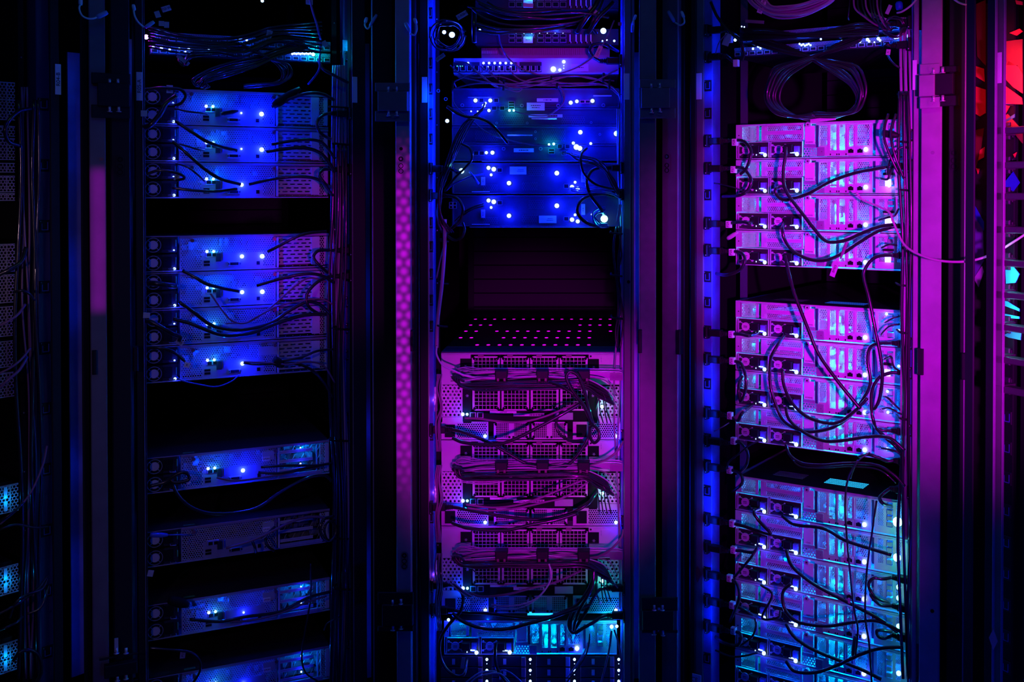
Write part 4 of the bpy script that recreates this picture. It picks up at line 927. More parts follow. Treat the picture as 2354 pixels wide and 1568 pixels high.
    # modules beside the fans with snowflake
    for a, c in ((1064, 1084), (1353, 1373)):
        b = MB().use(BLACKM).bev(cx_(a), cx_(c), -0.001, 0.004, Z(160), Z(73), 0.001); o = b.build('side_module', None, t)
        s = MB().use(PINKC)
        for q in range(3):
            aa = q * math.pi / 3; x, z = cx_((a + c) / 2), Z(97); s.tube([(x - 0.004*math.cos(aa), -0.002, z - 0.004*math.sin(aa)), (x + 0.004*math.cos(aa), -0.002, z + 0.004*math.sin(aa))], 0.0006, 4)
        s.build('snowflake_mark', None, o)
    # IO row
    led(t, cx_(1064), Z(139), 0.0045, power=0.10); led(t, cx_(1074), Z(139), 0.0036, E_CYAN, 0.05, col=(0, 0.3, 1))
    q = MB().use(PINKC)
    for a in (1080, 1097): q.box(cx_(a), cx_(a + 14), -0.002, 0.004, Z(148), Z(135)).use(INK).box(cx_(a) + 0.002, cx_(a + 14) - 0.002, -0.003, -0.002, Z(146.5), Z(136.5)).use(PINKC)
    q.build('network_ports', None, t)
    o = MB().use(PAPER).bev(cx_(1126), cx_(1187), -0.002, 0.004, Z(137), Z(132), 0.0003).build('name_label', None, t); text(o, 'CEPH0%d' % i, cx_(1157), -0.0025, Z(134.5), 0.0052)
    o = MB().use(PAPER).bev(cx_(1180), cx_(1251), -0.0015, 0.004, Z(144), Z(137.5), 0.0003).build('barcode_label', None, t)
    s = MB().use(INK)
    for k in range(16): s.box(cx_(1217 + k * 2), cx_(1217.9 + k * 2 + (k % 3) * 0.3), -0.0019, -0.0015, Z(143), Z(138.5))
    s.build('barcode', None, o)
    text(o, '#######', cx_(1199), -0.002, Z(141), 0.0035)
    MB().use(PAPERG).bev(cx_(1275), cx_(1317), -0.0025, 0.004, Z(152), Z(136), 0.0003).build('card_label', None, t)
    # power supply row
    for a, c in ((1135, 1216), (1222, 1304)): grille(t, cx_(a), cx_(c), Z(196), Z(157), 16, 8, False, True)
    for a, c, lu in ((1014, 1122, 1115), (1317, 1426, 1416)):
        b = MB().use(pk).box(cx_(a), cx_(c), -0.0005, 0.001, Z(159), Z(157)).box(cx_(a), cx_(c), -0.0005, 0.001, Z(197), Z(194)).box(cx_(a), cx_(a + 36), -0.0005, 0.001, Z(194), Z(159)).box(cx_(c - 3), cx_(c), -0.001, 0.001, Z(197), Z(157))
        b.use(HEXA).sheet(cx_(a + 36), cx_(c - 3), 0.0, Z(194), Z(159)).use(BLACKM).bev(cx_(a + 8), cx_(a + 32), -0.003, 0.0, Z(192), Z(163), 0.001)
        o = b.build('power_supply', None, t)
        led(t, cx_(lu), Z(189), 0.0045, power=0.16)
        light('board_light', 'POINT', (cx_((a + c) / 2 + 10), 0.003, Z(175)), (0.1, 0.1, 1), 0.01, size=0.001, parent=t)
    return t
storage_unit(0, 812, 1012, 'uppermost pink lit fan wall storage server, under the black perforated shelf')
storage_unit(1, 1012, 1210, 'middle pink lit fan wall storage server')
storage_unit(2, 1210, 1412, 'lowest pink lit fan wall storage server, above the cyan lit server')

# black perforated shelf: lid of the uppermost unit running back
t = thing('perforated_shelf', FC, 0, 0, vz(812), 'black perforated shelf with rows of pink dots on top of the fan wall servers', 'shelf')
lid = mat('black_lid', (0.018, 0.018, 0.022), 0.35)
y1 = 0.66
xl, xr = cx_(1014), cx_(1425)
MB().use(lid).box(xl, xr, 0.0, y1, 0.0006, 0.0022).build('shelf_plate', None, t)
MB().use(mat('blue_grey_lid_front', (0.06, 0.06, 0.09), 0.4)).box(xl, xr, 0.0, 0.09, 0.0022, 0.0030).use(POSTP).box(xl, xr, 0.089, 0.0905, 0.0022, 0.0036).build('shelf_front_band', None, t)
# the holes: found as bright spots, their light put in as glowing discs
dots = MB().use(mat('pink_glow_disc', (0.9, 0.3, 0.9), 0.4, emit=(0.9, 0.0, 1.0), strength=1.1))
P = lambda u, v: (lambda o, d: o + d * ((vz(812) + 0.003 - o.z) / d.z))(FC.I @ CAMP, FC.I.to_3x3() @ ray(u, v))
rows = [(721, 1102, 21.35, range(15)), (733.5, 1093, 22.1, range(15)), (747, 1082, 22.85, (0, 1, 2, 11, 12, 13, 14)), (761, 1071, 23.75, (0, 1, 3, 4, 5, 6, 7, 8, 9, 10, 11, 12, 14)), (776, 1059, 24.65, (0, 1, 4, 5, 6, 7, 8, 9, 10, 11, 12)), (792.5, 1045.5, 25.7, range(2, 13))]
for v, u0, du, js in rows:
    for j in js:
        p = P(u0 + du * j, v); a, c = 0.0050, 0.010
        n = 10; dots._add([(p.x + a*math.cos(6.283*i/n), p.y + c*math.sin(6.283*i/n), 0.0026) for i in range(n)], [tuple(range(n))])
dots.build('glow_discs', None, t)

# black controllers
def controller(v0, v1, label, y=0.0, xl=1040, xr=1424):
    H = vz(v0) - vz(v1); t = thing('disk_controller', FC, 0, y, vz(v1), label, 'controller', 'black disk controllers of the centre cabinet')
    a, c = cx_(xl), cx_(xr); b = MB().use(mat('blue_black_controller', (0.045, 0.045, 0.085), 0.5, spec=0.3)).box(a, c, 0.001, 0.5, 0, H)
    b.bev(a, c, -0.002, 0.001, H - 0.004, H, 0.0006).bev(a, c, -0.002, 0.001, 0, 0.003, 0.0006)
    b.bev(a, a + 0.004, -0.002, 0.001, 0, H, 0.0006).bev(c - 0.004, c, -0.002, 0.001, 0, H, 0.0006).build('chassis', None, t)
    return t, H
hexd = holes('hex_perforated_black', (0.07, 0.07, 0.12), 'hex', 0.0056, 0.00485, 0.0021)
def cports(t, F, pts, m=CHROME, w_=0.0065, h_=0.0055):
    q = MB(F).use(m)
    for u, v in pts:
        q = MB(F).use(m)
        p = px(F, u, v); q.use(m); q.box(p.x - w_, p.x + w_, -0.004, -0.002, p.z + h_ - 0.001, p.z + h_).box(p.x - w_, p.x - w_ + 0.0012, -0.004, -0.002, p.z - h_, p.z + h_).box(p.x + w_ - 0.0012, p.x + w_, -0.004, -0.002, p.z - h_, p.z + h_).box(p.x - w_, p.x + w_, -0.004, -0.002, p.z - h_, p.z - h_ + 0.001)
        q.use(INK).box(p.x - w_ + 0.001, p.x + w_ - 0.001, -0.003, -0.002, p.z - h_ + 0.001, p.z + h_ - 0.001)
        q.build('network_port', None, t)
def clabel(t, F, u0, u1, v0, v1, txt=None, size=0.005, m=PAPER, y=-0.003, name='paper_label', rot=0, qr=False):
    p = px(F, u0, v1, -y); q = px(F, u1, v0, -y)
    o = MB(F).use(m).bev(p.x, q.x, y - 0.001, y + 0.001, p.z, q.z, 0.0004).build(name, None, t)
    if txt: 
        for i, s in enumerate(txt.split('|')): text(o, s, (p.x + q.x) / 2 + (0.007 if qr else 0), y - 0.0015, (p.z + q.z) / 2 + (0.0 if rot else (len(txt.split('|')) - 1) * size * 0.6 - i * size * 1.2), size, INK, rot, F)
    return o
def screws(t, F, pts, r=0.0045, m=POSTP):
    q = MB(F).use(m)
    for u, v in pts: p = px(F, u, v); q.ring(p.x, p.z, -0.0035, r * 0.65, r, 16, 0.002)
    q.build('ring_screws', None, t)
def cled(t, F, pts, power=0.08, r=0.004, m=None, col=(0, 0.004, 1), y=-0.006, lift=0.010):
    for p_ in pts:
        u, v = p_[:2]; rr = p_[2] if len(p_) > 2 else r; pp = (p_[3] if len(p_) > 3 else power) * 1.8
        p = px(F, u, v, -y); led(t, p.x, p.z, rr, m, pp, y=y, F=F, col=col, lift=lift)

t, H = controller(203, 247, 'topmost black controller with the large paper label and USB stack in the centre cabinet')
clabel(t, FC, 1211, 1252, 236, 254, '#########|#######', 0.0045); clabel(t, FC, 1234, 1283, 226, 234, '#######', 0.005); cports(t, FC, ((1136, 249), (1155, 249), (1107, 231), (1141, 231)))
cports(t, FC, ((1176, 236), (1176, 242), (1176, 248)), w_=0.008, h_=0.0035); cports(t, FC, ((1339, 234), (1351, 234)), h_=0.004)
screws(t, FC, ((1063, 242), (1200, 243), (1283, 243), (1387, 242), (1025, 228), (1008, 209)))
cled(t, FC, ((1093, 231, .005, .16), (1127, 231, .005, .16), (1112, 243, .0045, .1), (1083, 256, .002, .03), (1098, 256, .002, .03), (1124, 254, .004, .06), (1312, 236, .005, .14), (1326, 233, .0045, .1), (1362, 232, .005, .12), (1116, 237, .003, .03)))
cled(t, FC, ((1171, 254, .0035), (1181, 254, .003)), 0.035, m=E_CYAN, col=(0, .6, .5))
MB(FC).use(PAPER).box(px(FC, 1364, 220).x, px(FC, 1406, 220).x, -0.003, 0, px(FC, 1364, 221.5).z, px(FC, 1364, 219).z).build('handle_edge', None, t)
MB(FC).use(PAPERG).box(px(FC, 1076, 224).x, px(FC, 1130, 224).x, -0.003, 0, px(FC, 1076, 224.6).z, px(FC, 1076, 223.2).z).build('handle_edge', None, t)
t, H = controller(248, 289, 'second black controller, with barcode strip and bright slot, centre cabinet')
o = clabel(t, FC, 1215, 1293, 263, 270, None); s = MB(FC).use(INK)
for k in range(12): p = px(FC, 1258 + k * 2, 266); s.box(p.x, p.x + 0.0008 + (k % 3) * 0.0004, -0.0046, -0.004, px(FC, 1258, 269).z, px(FC, 1258, 264).z)
s.build('barcode', None, o)
def slotbar(t, u0, u1, v): 
    a, c = px(FC, u0, v), px(FC, u1, v)
    MB(FC).use(E_PINK if False else CHROME).bev(a.x, c.x, -0.006, -0.002, a.z - 0.0015, a.z + 0.0015, 0.0008).build('bright_slot_edge', None, t)
slotbar(t, 1222, 1280, 273); screws(t, FC, ((1142, 283), (1212, 283), (1419, 273), (1359, 282)), 0.003)

for a, c in ((px(FC, 1150, 286), px(FC, 1205, 265)), (px(FC, 1290, 286), px(FC, 1345, 268))): MB(FC).use(hexd).sheet(a.x, c.x, -0.0005, a.z, c.z).build('vent_field', None, t)
cled(t, FC, ((1028, 278, .005, .14),), y=-0.02)
t, H = controller(290, 331, 'third black controller, a bright LED above its right half, centre cabinet')
slotbar(t, 1166, 1224, 311); screws(t, FC, ((1231, 303), (1231, 319), (1379, 309)), 0.003)

for a, c in ((px(FC, 1092, 325), px(FC, 1145, 300)), (px(FC, 1245, 325), px(FC, 1300, 298))): MB(FC).use(hexd).sheet(a.x, c.x, -0.0005, a.z, c.z).build('vent_field', None, t)
cled(t, FC, ((1334, 304, .0055, .35), (1417, 307, .0065, .5)), y=-0.008, lift=0.02)
t, H = controller(332, 370, 'fourth black controller, with USB stack right of centre, above the thin bright line')
clabel(t, FC, 1181, 1227, 341, 350, '########', 0.005); cports(t, FC, ((1287, 337), (1305, 337), (1095, 352), (1108, 352), (1297, 352))); cports(t, FC, ((1268, 345), (1268, 351)), w_=0.008, h_=0.0035)
screws(t, FC, ((1158, 342), (1243, 342)))
cled(t, FC, ((1318, 329, .004, .1), (1325, 338, .007, .3), (1333, 341, .006, .2), (1358, 330, .0035, .06), (1118, 351, .004, .08), (1132, 351, .005, .14)))
cled(t, FC, ((1262, 332, .003), (1273, 331, .0035)), 0.035, m=E_CYAN, col=(0, .6, .5))
MB(FC).use(POSTP).box(px(FC, 1108, 370).x, px(FC, 1365, 370).x, -0.004, 0, px(FC, 1108, 371.5).z, px(FC, 1108, 370).z).build('bright_edge', None, t)
for v0, lab, dy, lv in ((372, 'fifth black controller, with pink square coded sticker at its left', 0, (1172, 1210, 383, 401)), (447, 'lowest black controller above the empty bay, pink coded sticker at its right', 75, (1239, 1279, 496, 513))):
    t, H = controller(v0 + 2, v0 + 74, lab, xl=1040)
    clabel(t, FC, lv[0], lv[1], lv[2], lv[3], '#######|#########', 0.0034, qr=True)
    clabel(t, FC, 1106, 1115, 407 + dy, 426 + dy, '####', 0.004, PINKC, rot=R(90)); clabel(t, FC, 1336, 1345, 394 + dy, 419 + dy, '####', 0.004, PINKC, rot=R(90))
    cports(t, FC, ((1149, 391 + dy), (1302, 428 + dy)))
    for u0, u1, w0, w1 in ((1215, 1250, 384, 405), (1200, 1236, 418, 438), (1110, 1145, 424, 440)): a, c = px(FC, u0, w1 + dy), px(FC, u1, w0 + dy); MB(FC).use(hexd).sheet(a.x, c.x, -0.0005, a.z, c.z).build('vent_field', None, t)
    cled(t, FC, ((1170, 421 + dy, .0055, .30), (1280, 398 + dy, .0058, .34)), y=-0.008, lift=0.02)
    cled(t, FC, ((1123, 386 + dy, .005, .14), (1135, 389 + dy, .0058, .14), (1129, 402 + dy, .0035, .05), (1322, 419 + dy, .0035, .06), (1315, 430 + dy, .0055, .14), (1328, 434 + dy, .005, .12), (1360, 418 + dy, .002, .02)))
    MB(FC).use(PAPER).box(px(FC, 1085, 440 + dy).x, px(FC, 1126, 440 + dy).x, -0.004, 0, px(FC, 1085, 441.5 + dy).z, px(FC, 1085, 440 + dy).z).build('handle_edge', None, t)
    if dy:
        MB(FC).use(POSTP).box(px(FC, 1080, 521).x, px(FC, 1400, 521).x, -0.004, 0, px(FC, 1108, 523).z, px(FC, 1108, 521.3).z).build('bright_edge', None, t)
    else: pass
t = find('fifth black controller, with pink square coded sticker at its left'); cled(t, FC, ((1061, 393, .0065, .09),), m=mat('lit_green_cyan_lamp', (0, 1, 1)), col=(0, .6, .8), y=-0.02)
t = find('lowest black controller above the empty bay, pink coded sticker at its right'); cled(t, FC, ((1389, 503, .009, .16),), m=mat('lit_green_cyan_lamp', (0, 1, 1)), col=(0, .6, .7), y=-0.03)
cports(t, FC, ((1037, 468), (1046, 468), (1037, 476), (1046, 476)), PAPERG, 0.0045, 0.004)

# purple lit switch with RJ45 rows
H = vz(134) - vz(170); t = thing('network_switch', FC, 0, 0, vz(170), 'purple lit network switch with a row of lit ports, above the mauve cable bundle', 'network switch')
sw = mat('pale_switch_face', (0.42, 0.36, 0.46), 0.45)
b = MB().use(sw).box(cx_(1044), cx_(1422), 0.0, 0.4, 0, H).bev(cx_(1044), cx_(1422), -0.003, 0, 0, 0.004, 0.001).build('chassis', None, t)
for (a, c, n) in ((1043, 1104, 4), (1109, 1188, 6), (1195, 1246, 4)):
    o = MB().use(DEV).bev(cx_(a), cx_(c), -0.004, 0, vz(166) - vz(170), vz(143) - vz(170), 0.0008).build('port_block', None, t)
    q = MB()
    for k in range(n):
        x0 = cx_(a + (c - a) * (k + 0.12) / n); x1 = cx_(a + (c - a) * (k + 0.88) / n); z0 = vz(164) - vz(170); z1 = vz(152) - vz(170)
        q.use(PAPER).box(x0, x0 + 0.0012, -0.0048, -0.004, z0, z1).box(x1 - 0.0012, x1, -0.0048, -0.004, z0, z1).box(x0, x1, -0.0048, -0.004, z0, z0 + 0.0012).use(INK).box(x0 + 0.0012, x1 - 0.0012, -0.0045, -0.004, z0 + 0.0012, z1)
    q.build('ports', None, o)
clabel(t, FC, 1312, 1353, 147, 164, '########', 0.0045, PINKC)
cled(t, FC, [(1111.5 + 12.8 * k, 145, .0032, .05) for k in range(6)] + [(1076, 145, .003, .05), (1272, 159, .007, .45), (1287, 161, .004, .12), (1296, 142, .0045, .14), (1296, 151, .0015, .01), (1296, 157, .0015, .01), (1122, 153, .0012, 0), (1148, 153, .0012, 0), (1174, 153, .0012, 0)])
cled(t, FC, [(1051, 152, .0014, 0), (1058, 152, .0012, 0), (1063, 152, .0012, 0)], m=E_GREEN)
# ridged pink panel
H = vz(103) - vz(133); t = thing('brush_panel', FC, 0, 0, vz(133), 'pink lit ridged cover plate above the purple switch', 'cover panel')
b = MB().use(RIB).box(cx_(1102), cx_(1402), 0.06, 0.3, 0, H)
for k in range(60): x = cx_(1102 + 5 * k); b.bev(x, x + 0.0032, 0.057, 0.06, H * 0.45, H, 0.0012)
b.use(PAPER)
for k in range(9): b.box(cx_(1103 + k * 4.2), cx_(1105.8 + k * 4.2), 0.0555, 0.057, H * 0.55, H * 0.78)
b.build('ridged_plate', None, t)
# upper switches of the centre cabinet
def core_switch(v0, v1, label, yoff=0.02, extra=True):
    H = vz(v0) - vz(v1); t = thing('network_switch', FC, 0, yoff, vz(v1), label, 'network switch')
    MB().use(DEV).box(cx_(1092), cx_(1422), 0.001, 0.4, 0, H).bev(cx_(1092), cx_(1422), -0.002, 0.001, 0, 0.002, 0.0005).build('chassis', None, t)
    zt = H - 0.003
    b = MB().use(holes('hex_blue_switch', (0.2, 0.2, 0.25), 'hex', 0.0040, 0.0035, 0.0015)).sheet(cx_(1140), cx_(1312), 0.0, H * 0.78, H - 0.002).sheet(cx_(1205), cx_(1230), -0.001, H * 0.42, H * 0.75); b.build('vent_row', None, t)
    for (a, c, n) in ((1168, 1202, 2), (1234, 1303, 4)):
        q = MB().use(DEV).bev(cx_(a), cx_(c), -0.004, 0, H * 0.08, H * 0.72, 0.0006); o = q.build('port_block', None, t)
        q = MB()
        for k in range(n):
            x0, x1 = cx_(a + (c - a) * (k + .1) / n), cx_(a + (c - a) * (k + .9) / n)
            for z0, z1 in ((H*.45, H*.66), (H*.14, H*.38)): q.use(STEELD).box(x0, x1, -0.0046, -0.004, z0, z1).use(INK).box(x0 + .0008, x1 - .0008, -0.005, -0.0046, z0 + .001, z1 - .0006)
        q.build('ports', None, o)
    clabel(t, FC, 1203, 1225, (v0 + v1) / 2 + 2, v1 - 2, '####', 0.005, PAPER, -0.004 + yoff)
    b = MB().use(PAPER)
    for u in (1309, 1323, 1334, 1346, 1357): b.box(cx_(u), cx_(u + 2.5), -0.003, 0, H * 0.1, H * 0.65).box(cx_(u), cx_(u + 4), -0.003, 0, H*0.1, H*0.2)
    b.build('port_frames', None, t)
    for k in range(8): led(t, cx_(1168 + k * 18), H * 0.72, 0.0014, power=0, y=-0.003)
    light('board_light', 'POINT', (cx_(1217), -0.012, H * 0.6), (0, 0.35, 1), 0.03, size=0.001, parent=t); light('board_light', 'POINT', (cx_(1180), -0.012, H * 0.9), (0, 0.05, 1), 0.02, size=0.001, parent=t); light('board_light', 'POINT', (cx_(1280), -0.012, H * 0.9), (0, 0.05, 1), 0.03, size=0.001, parent=t)
    return t
t = core_switch(64, 101, 'black switch with cyan vent, under the fan of black cables at the centre top')
cled(t, FC, ((1039, 80, .0075, .6), (1021, 74, .005, .1), (1387, 71, .0075, .6), (1103, 69, .003, .05), (1412, 94, .003, .05), (1395, 92, .002, .02), (1385, 94, .002, .02)), y=-0.02)
core_switch(-26, 20, 'black switch cut off by the top edge of the photo, centre')

# cyan lit server at the foot of the centre cabinet, and the drive shelf
t = server_B(FC, 'BACKUP', 301, 1.3, group=None); t['label'] = 'cyan lit server above the drive shelf at the foot of the centre cabinet'; place(t, FC, cx_(1219), 0, vz(1505))
MB().use(mat('black_server_lid', (0.02, 0.02, 0.024), 0.3)).box(-0.217, 0.217, 0, 0.6, 0.0872, 0.0885).use(mat('glowing_vent_slots', (1, 1, 1))).box(-0.01, 0.055, 0.03, 0.05, 0.0885, 0.0892).build('lid', None, t)
light('board_light', 'POINT', (0.025, 0.03, 0.105), (0, 0.5, 1), 0.04, size=0.001, parent=t)
light('board_light', 'POINT', (-0.11, 0.02, 0.10), (0, 0.05, 1), 0.10, size=0.001, parent=t)
light('board_light', 'POINT', (0.20, -0.02, 0.10), (0, 0.6, 0.8), 0.06, size=0.001, parent=t)
cled(t, FC, ((1031, 1425, .004, .06),), y=-0.01); cled(t, FC, ((1406, 1441, .005, .06),), m=E_CYAN, col=(0, .9, .5), y=-0.02); cled(t, FC, ((1418, 1440, .004, .06),), y=-0.015)
H = vz(1508) - vz(1610); t = thing('drive_shelf', FC, 0, 0, vz(1610), 'black drive shelf with four columns of drives, at the bottom edge of the photo', 'drive shelf')
MB().use(BLACKM).box(cx_(1012), cx_(1428), 0.01, 0.5, 0, H).build('chassis', None, t)
for cidx, (a, c) in enumerate(((1012, 1108), (1130, 1208), (1232, 1310), (1334, 1412))):
    for r_ in range(4):
        v = 1508 + 25 * r_; z0, z1 = vz(v + 23.5) - vz(1610), vz(v + 0.5) - vz(1610)
        o = MB().use(DEV).bev(cx_(a), cx_(c), -0.002, 0.01, z0, z1, 0.001).build('drive_carrier', None, t)
        MB().use(HANDLE if cidx != 2 else STEELD).bev(cx_(c - 10), cx_(c), -0.005, -0.002, z0 + 0.001, z1 - 0.001, 0.001).build('carrier_latch', None, o)
        MB().use(PINKC).bev(cx_(a + 26), cx_(a + 33), -0.003, -0.002, z0 + 0.005, z1 - 0.006, 0.0003).build('carrier_label', None, o)
        led(o, cx_(c + 10.5), (z0 + z1) / 2 + 0.006, 0.0036, power=0.03, y=-0.004); led(o, cx_(c + 10.5), (z0 + z1) / 2 - 0.005, 0.0012, power=0, y=-0.004)

# cable management arms in front of the fan walls
def arm(v, label, blue=0.02):
    t = thing('cable_carrier', FC, cx_(1045), -0.05, px(FC, 1045, v, 0.05).z, label, 'cable management arm', 'folding cable arms across the fan wall units')
    W = lambda u, dv, o=0.05: FC.M @ px(FC, u, v + dv, o)
    b = MB(Matrix.Identity(4)); b.use(mat('anodised_arm', (0.35, 0.32, 0.42), 0.3, 0.5))
    for d in (0, 4.5): b.tube(spline([W(1050, 6 + d), W(1062, -2 + d), W(1090, 2 + d), W(1120, d), W(1250, d), W(1400, 1 + d), W(1432, 4 + d)]), 0.0019, 6)
    b.tube(spline([W(1122, 3), W(1095, 8), W(1060, 12), W(1048, 8), W(1052, 0), W(1075, -4), W(1110, 1)]), 0.0016, 6)
    b.build('arm_rails', None, t)
    a = px(FC, 1040, v + 32, 0.035); c = px(FC, 1402, v + 5, 0.035)
    b = MB(FC).use(STEELD).box(a.x, c.x, -0.036, -0.034, a.z + 0.012, c.z).use(POSTP).box(c.x - 0.0, c.x + 0.032, -0.036, -0.034, a.z + 0.006, c.z - 0.004)
    b.build('arm_tray', None, t)
    for u in (1154, 1248, 1342):
        p = px(FC, u, v + 14, 0.058); b = MB(FC).use(BLACK).bev(p.x - 0.015, p.x + 0.015, -0.080, -0.054, p.z - 0.008, p.z + 0.014, 0.002)
        for k in range(3): b.bev(p.x - 0.014 + k*0.0098, p.x - 0.0056 + k*0.0098, -0.080, -0.066, p.z - 0.024, p.z - 0.011, 0.0012)
        b.use(mat('brown_clip_core', (0.2, 0.1, 0.12), 0.5)).bev(p.x - 0.011, p.x - 0.005, -0.0805, -0.070, p.z - 0.012, p.z - 0.004, 0.001).bev(p.x + 0.005, p.x + 0.011, -0.0805, -0.070, p.z - 0.012, p.z - 0.004, 0.001)
        b.build('cable_clip', None, t)
    return t
arm(848, 'folding cable arm across the uppermost fan wall server'); arm(1057, 'folding cable arm across the middle fan wall server'); arm(1260, 'folding cable arm across the lowest fan wall server')
a = px(FC, 1398, 882, 0.033); c = px(FC, 1424, 855, 0.033); o = MB(FC).use(PAPER).bev(a.x, c.x, -0.034, -0.033, a.z, c.z, 0.0003).build('warning_label', None, find('folding cable arm across the uppermost fan wall server'))

# ------------------------------------------------------------------ switches at the top of left and right cabinets
def side_switch(F, u0, u1, v, vh, label, leds_, strips=()):
    p = px(F, u0, v); q = px(F, u1, v); H = 0.024; z = px(F, (u0 + u1) / 2, v).z - H
    t = thing('network_switch', F, 0, 0, z, label, 'network switch')
    b = MB().use(DEV).box(p.x, q.x, 0.002, 0.45, 0, H).use(holes('hex_blue_switch', (0.2, 0.2, 0.25), 'hex', 0.0040, 0.0035, 0.0015)).sheet(p.x, q.x, 0.0, H * 0.62, H - 0.001).use(DEV).box(p.x, q.x, 0.0, 0.002, 0, H * 0.62)
    b.build('chassis', None, t)
    q_ = MB()
    for k in range(22): x = p.x + (q.x - p.x) * (k + .5) / 22; q_.use(STEELD).box(x - .0075, x + .0075, -0.002, 0, H*.12, H*.5).use(INK).box(x - .0062, x + .0062, -0.0025, -0.002, H*.18, H*.46)
    q_.build('port_row', None, t)
    for e in leds_: cled(t, F, (e[:4],), m=e[4] if len(e) > 4 else None, col=e[5] if len(e) > 5 else (0, .05, 1), y=-0.006)
    return t
side_switch(FL, 345, 760, 112, 24, 'dark switch with a bright row of lights at the top of the left cabinet',
    [(352, 109, .0035, .04), (371, 111, .0035, .04), (390, 114, .0028, .03), (412, 112, .0028, .03), (434, 113, .0032, .04), (426, 119, .0022, .01), (452, 117, .002, .01), (480, 113, .002, .02)] + [(672 + 4.6 * k, 124 - (k % 2), .0028, .03) for k in range(10)] + [(720, 125, .0048, .2, E_CYAN, (0, .8, .7))])
side_switch(FR, 1688, 2088, 95, 24, 'dark switch with lights over the big hanging cable loop, right cabinet',
    [(1690, 92, .004, .06), (1743, 107, .0032, .04), (1731, 112, .003, .02), (1748, 111, .0028, .02), (1766, 110, .003, .02)] + [(1838 + 4.2 * k, 101 + (k * 3) % 5, .0026, .02) for k in range(7)] + [(1974, 92, .004, .05), (1977, 96, .003, 0), (1994, 91, .004, .05), (1998, 95, .003, 0), (2019, 89, .004, .05), (2023, 93, .003, 0), (2010, 97, .002, 0)])
t = side_switch(FL, 345, 760, 84, 20, 'upper dark switch hidden behind black cables, left cabinet', [(336, 85, .006, .25, E_PINK, (.5, 0, 1)), (361, 76, .002, .02), (553, 90, .004, .12), (567, 92, .0028, .04), (603, 2, .004, .08), (374, 84, .0015, 0)])
t = side_switch(FR, 1700, 2088, 62, 20, 'upper dark switch hidden behind cable tangles, right cabinet', [(1919, 76, .0042, .10), (1908, 76, .0022, .02), (1887, 90, .0026, .02), (1935, 94, .002, .01), (2058, 86, .004, .08), (2063, 85, .004, .05), (2068, 83, .003, .04), (2080, 85, .003, .03), (2087, 83, .004, .06), (1705, 61, .002, .01), (1711, 62, .002, 0)])
MB(FL).use(mat('blue_lit_liner', (0.3, 0.36, 0.62))).box(px(FL, 788, 100).x, px(FL, 803, 100).x, 0.0, 0.002, px(FL, 790, 133).z, px(FL, 790, 92).z).build('lit_tab', None, find('dark switch with a bright row of lights at the top of the left cabinet'))
strip_fill(FL, 808, 95, 132, 0.006, .02, (0, .5, 1), -1)  # added hidden cyan fill on the tab

# ------------------------------------------------------------------ edges of the photo: far left servers
GL = 'grey perforated server ends at the left edge of the photo'
for i, (v0, v1, lab) in enumerate(((190, 228, 'uppermost grey server end at the left edge'), (229, 274, 'second grey server end at the left edge, below the topmost'), (290, 312, 'short grey server end at the left edge, partly behind a black cable'), (318, 367, 'grey server end at the left edge with a notched corner'), (375, 396, 'thin grey server end at the left edge above the wide one'), (404, 442, 'grey server end at the left edge, fifth block down'), (444, 462, 'thin grey server end closing the upper left group'),
                                   (560, 628, 'first grey server end of the middle left edge group'), (630, 700, 'second grey server end of the middle left edge group, behind a blue lit cable'), (703, 778, 'third grey server end of the middle left edge group'), (782, 850, 'fourth grey server end of the middle left edge group'), (854, 920, 'lowest grey server end of the middle left edge group'),
                                   (1110, 1190, 'server end with blue glowing slot at the left edge, upper of three'), (1295, 1380, 'server end with blue glowing slot at the left edge, middle of three'), (1470, 1562, 'server end with blue glowing slot at the left edge, bottom one'))):
    p = px(FFL, -30, v1); q = px(FFL, 34 if v0 < 1000 else 42, v0); H = q.z - p.z
    t = thing('rack_server', FFL, 0, 0, p.z, lab, 'server', GL)
    b = MB().use(holes('hex_perforated_pinkish', (0.32, 0.26, 0.30), 'hex', 0.0075, 0.0065, 0.0028)).sheet(p.x, q.x, 0.0, 0.002, H - 0.002)
    b.use(STEELD).box(q.x - 0.018, q.x - 0.0165, -0.001, 0.001, 0, H).box(p.x, q.x, -0.0005, 0.003, 0, 0.002).box(p.x, q.x, -0.0005, 0.003, H - 0.002, H).use(BLACKM).box(p.x, q.x, 0.03, 0.5, 0, H)
    b.build('perforated_plate', None, t)
    if v0 > 1000:
        b = MB().use(mat('pale_cable_guide', (0.3, 0.55, 0.7), 0.4)); x = px(FFL, 8, v0).x; b.box(x, x + 0.007, -0.002, -0.0005, H * 0.55, H * 0.95).box(x, x + 0.007, -0.002, -0.0005, H * 0.08, H * 0.42)
        b.build('lit_slot', None, t); light('board_light', 'POINT', (x + 0.005, -0.012, H * 0.5), (0, 0.35, 1), 0.03, size=0.0015, parent=t)

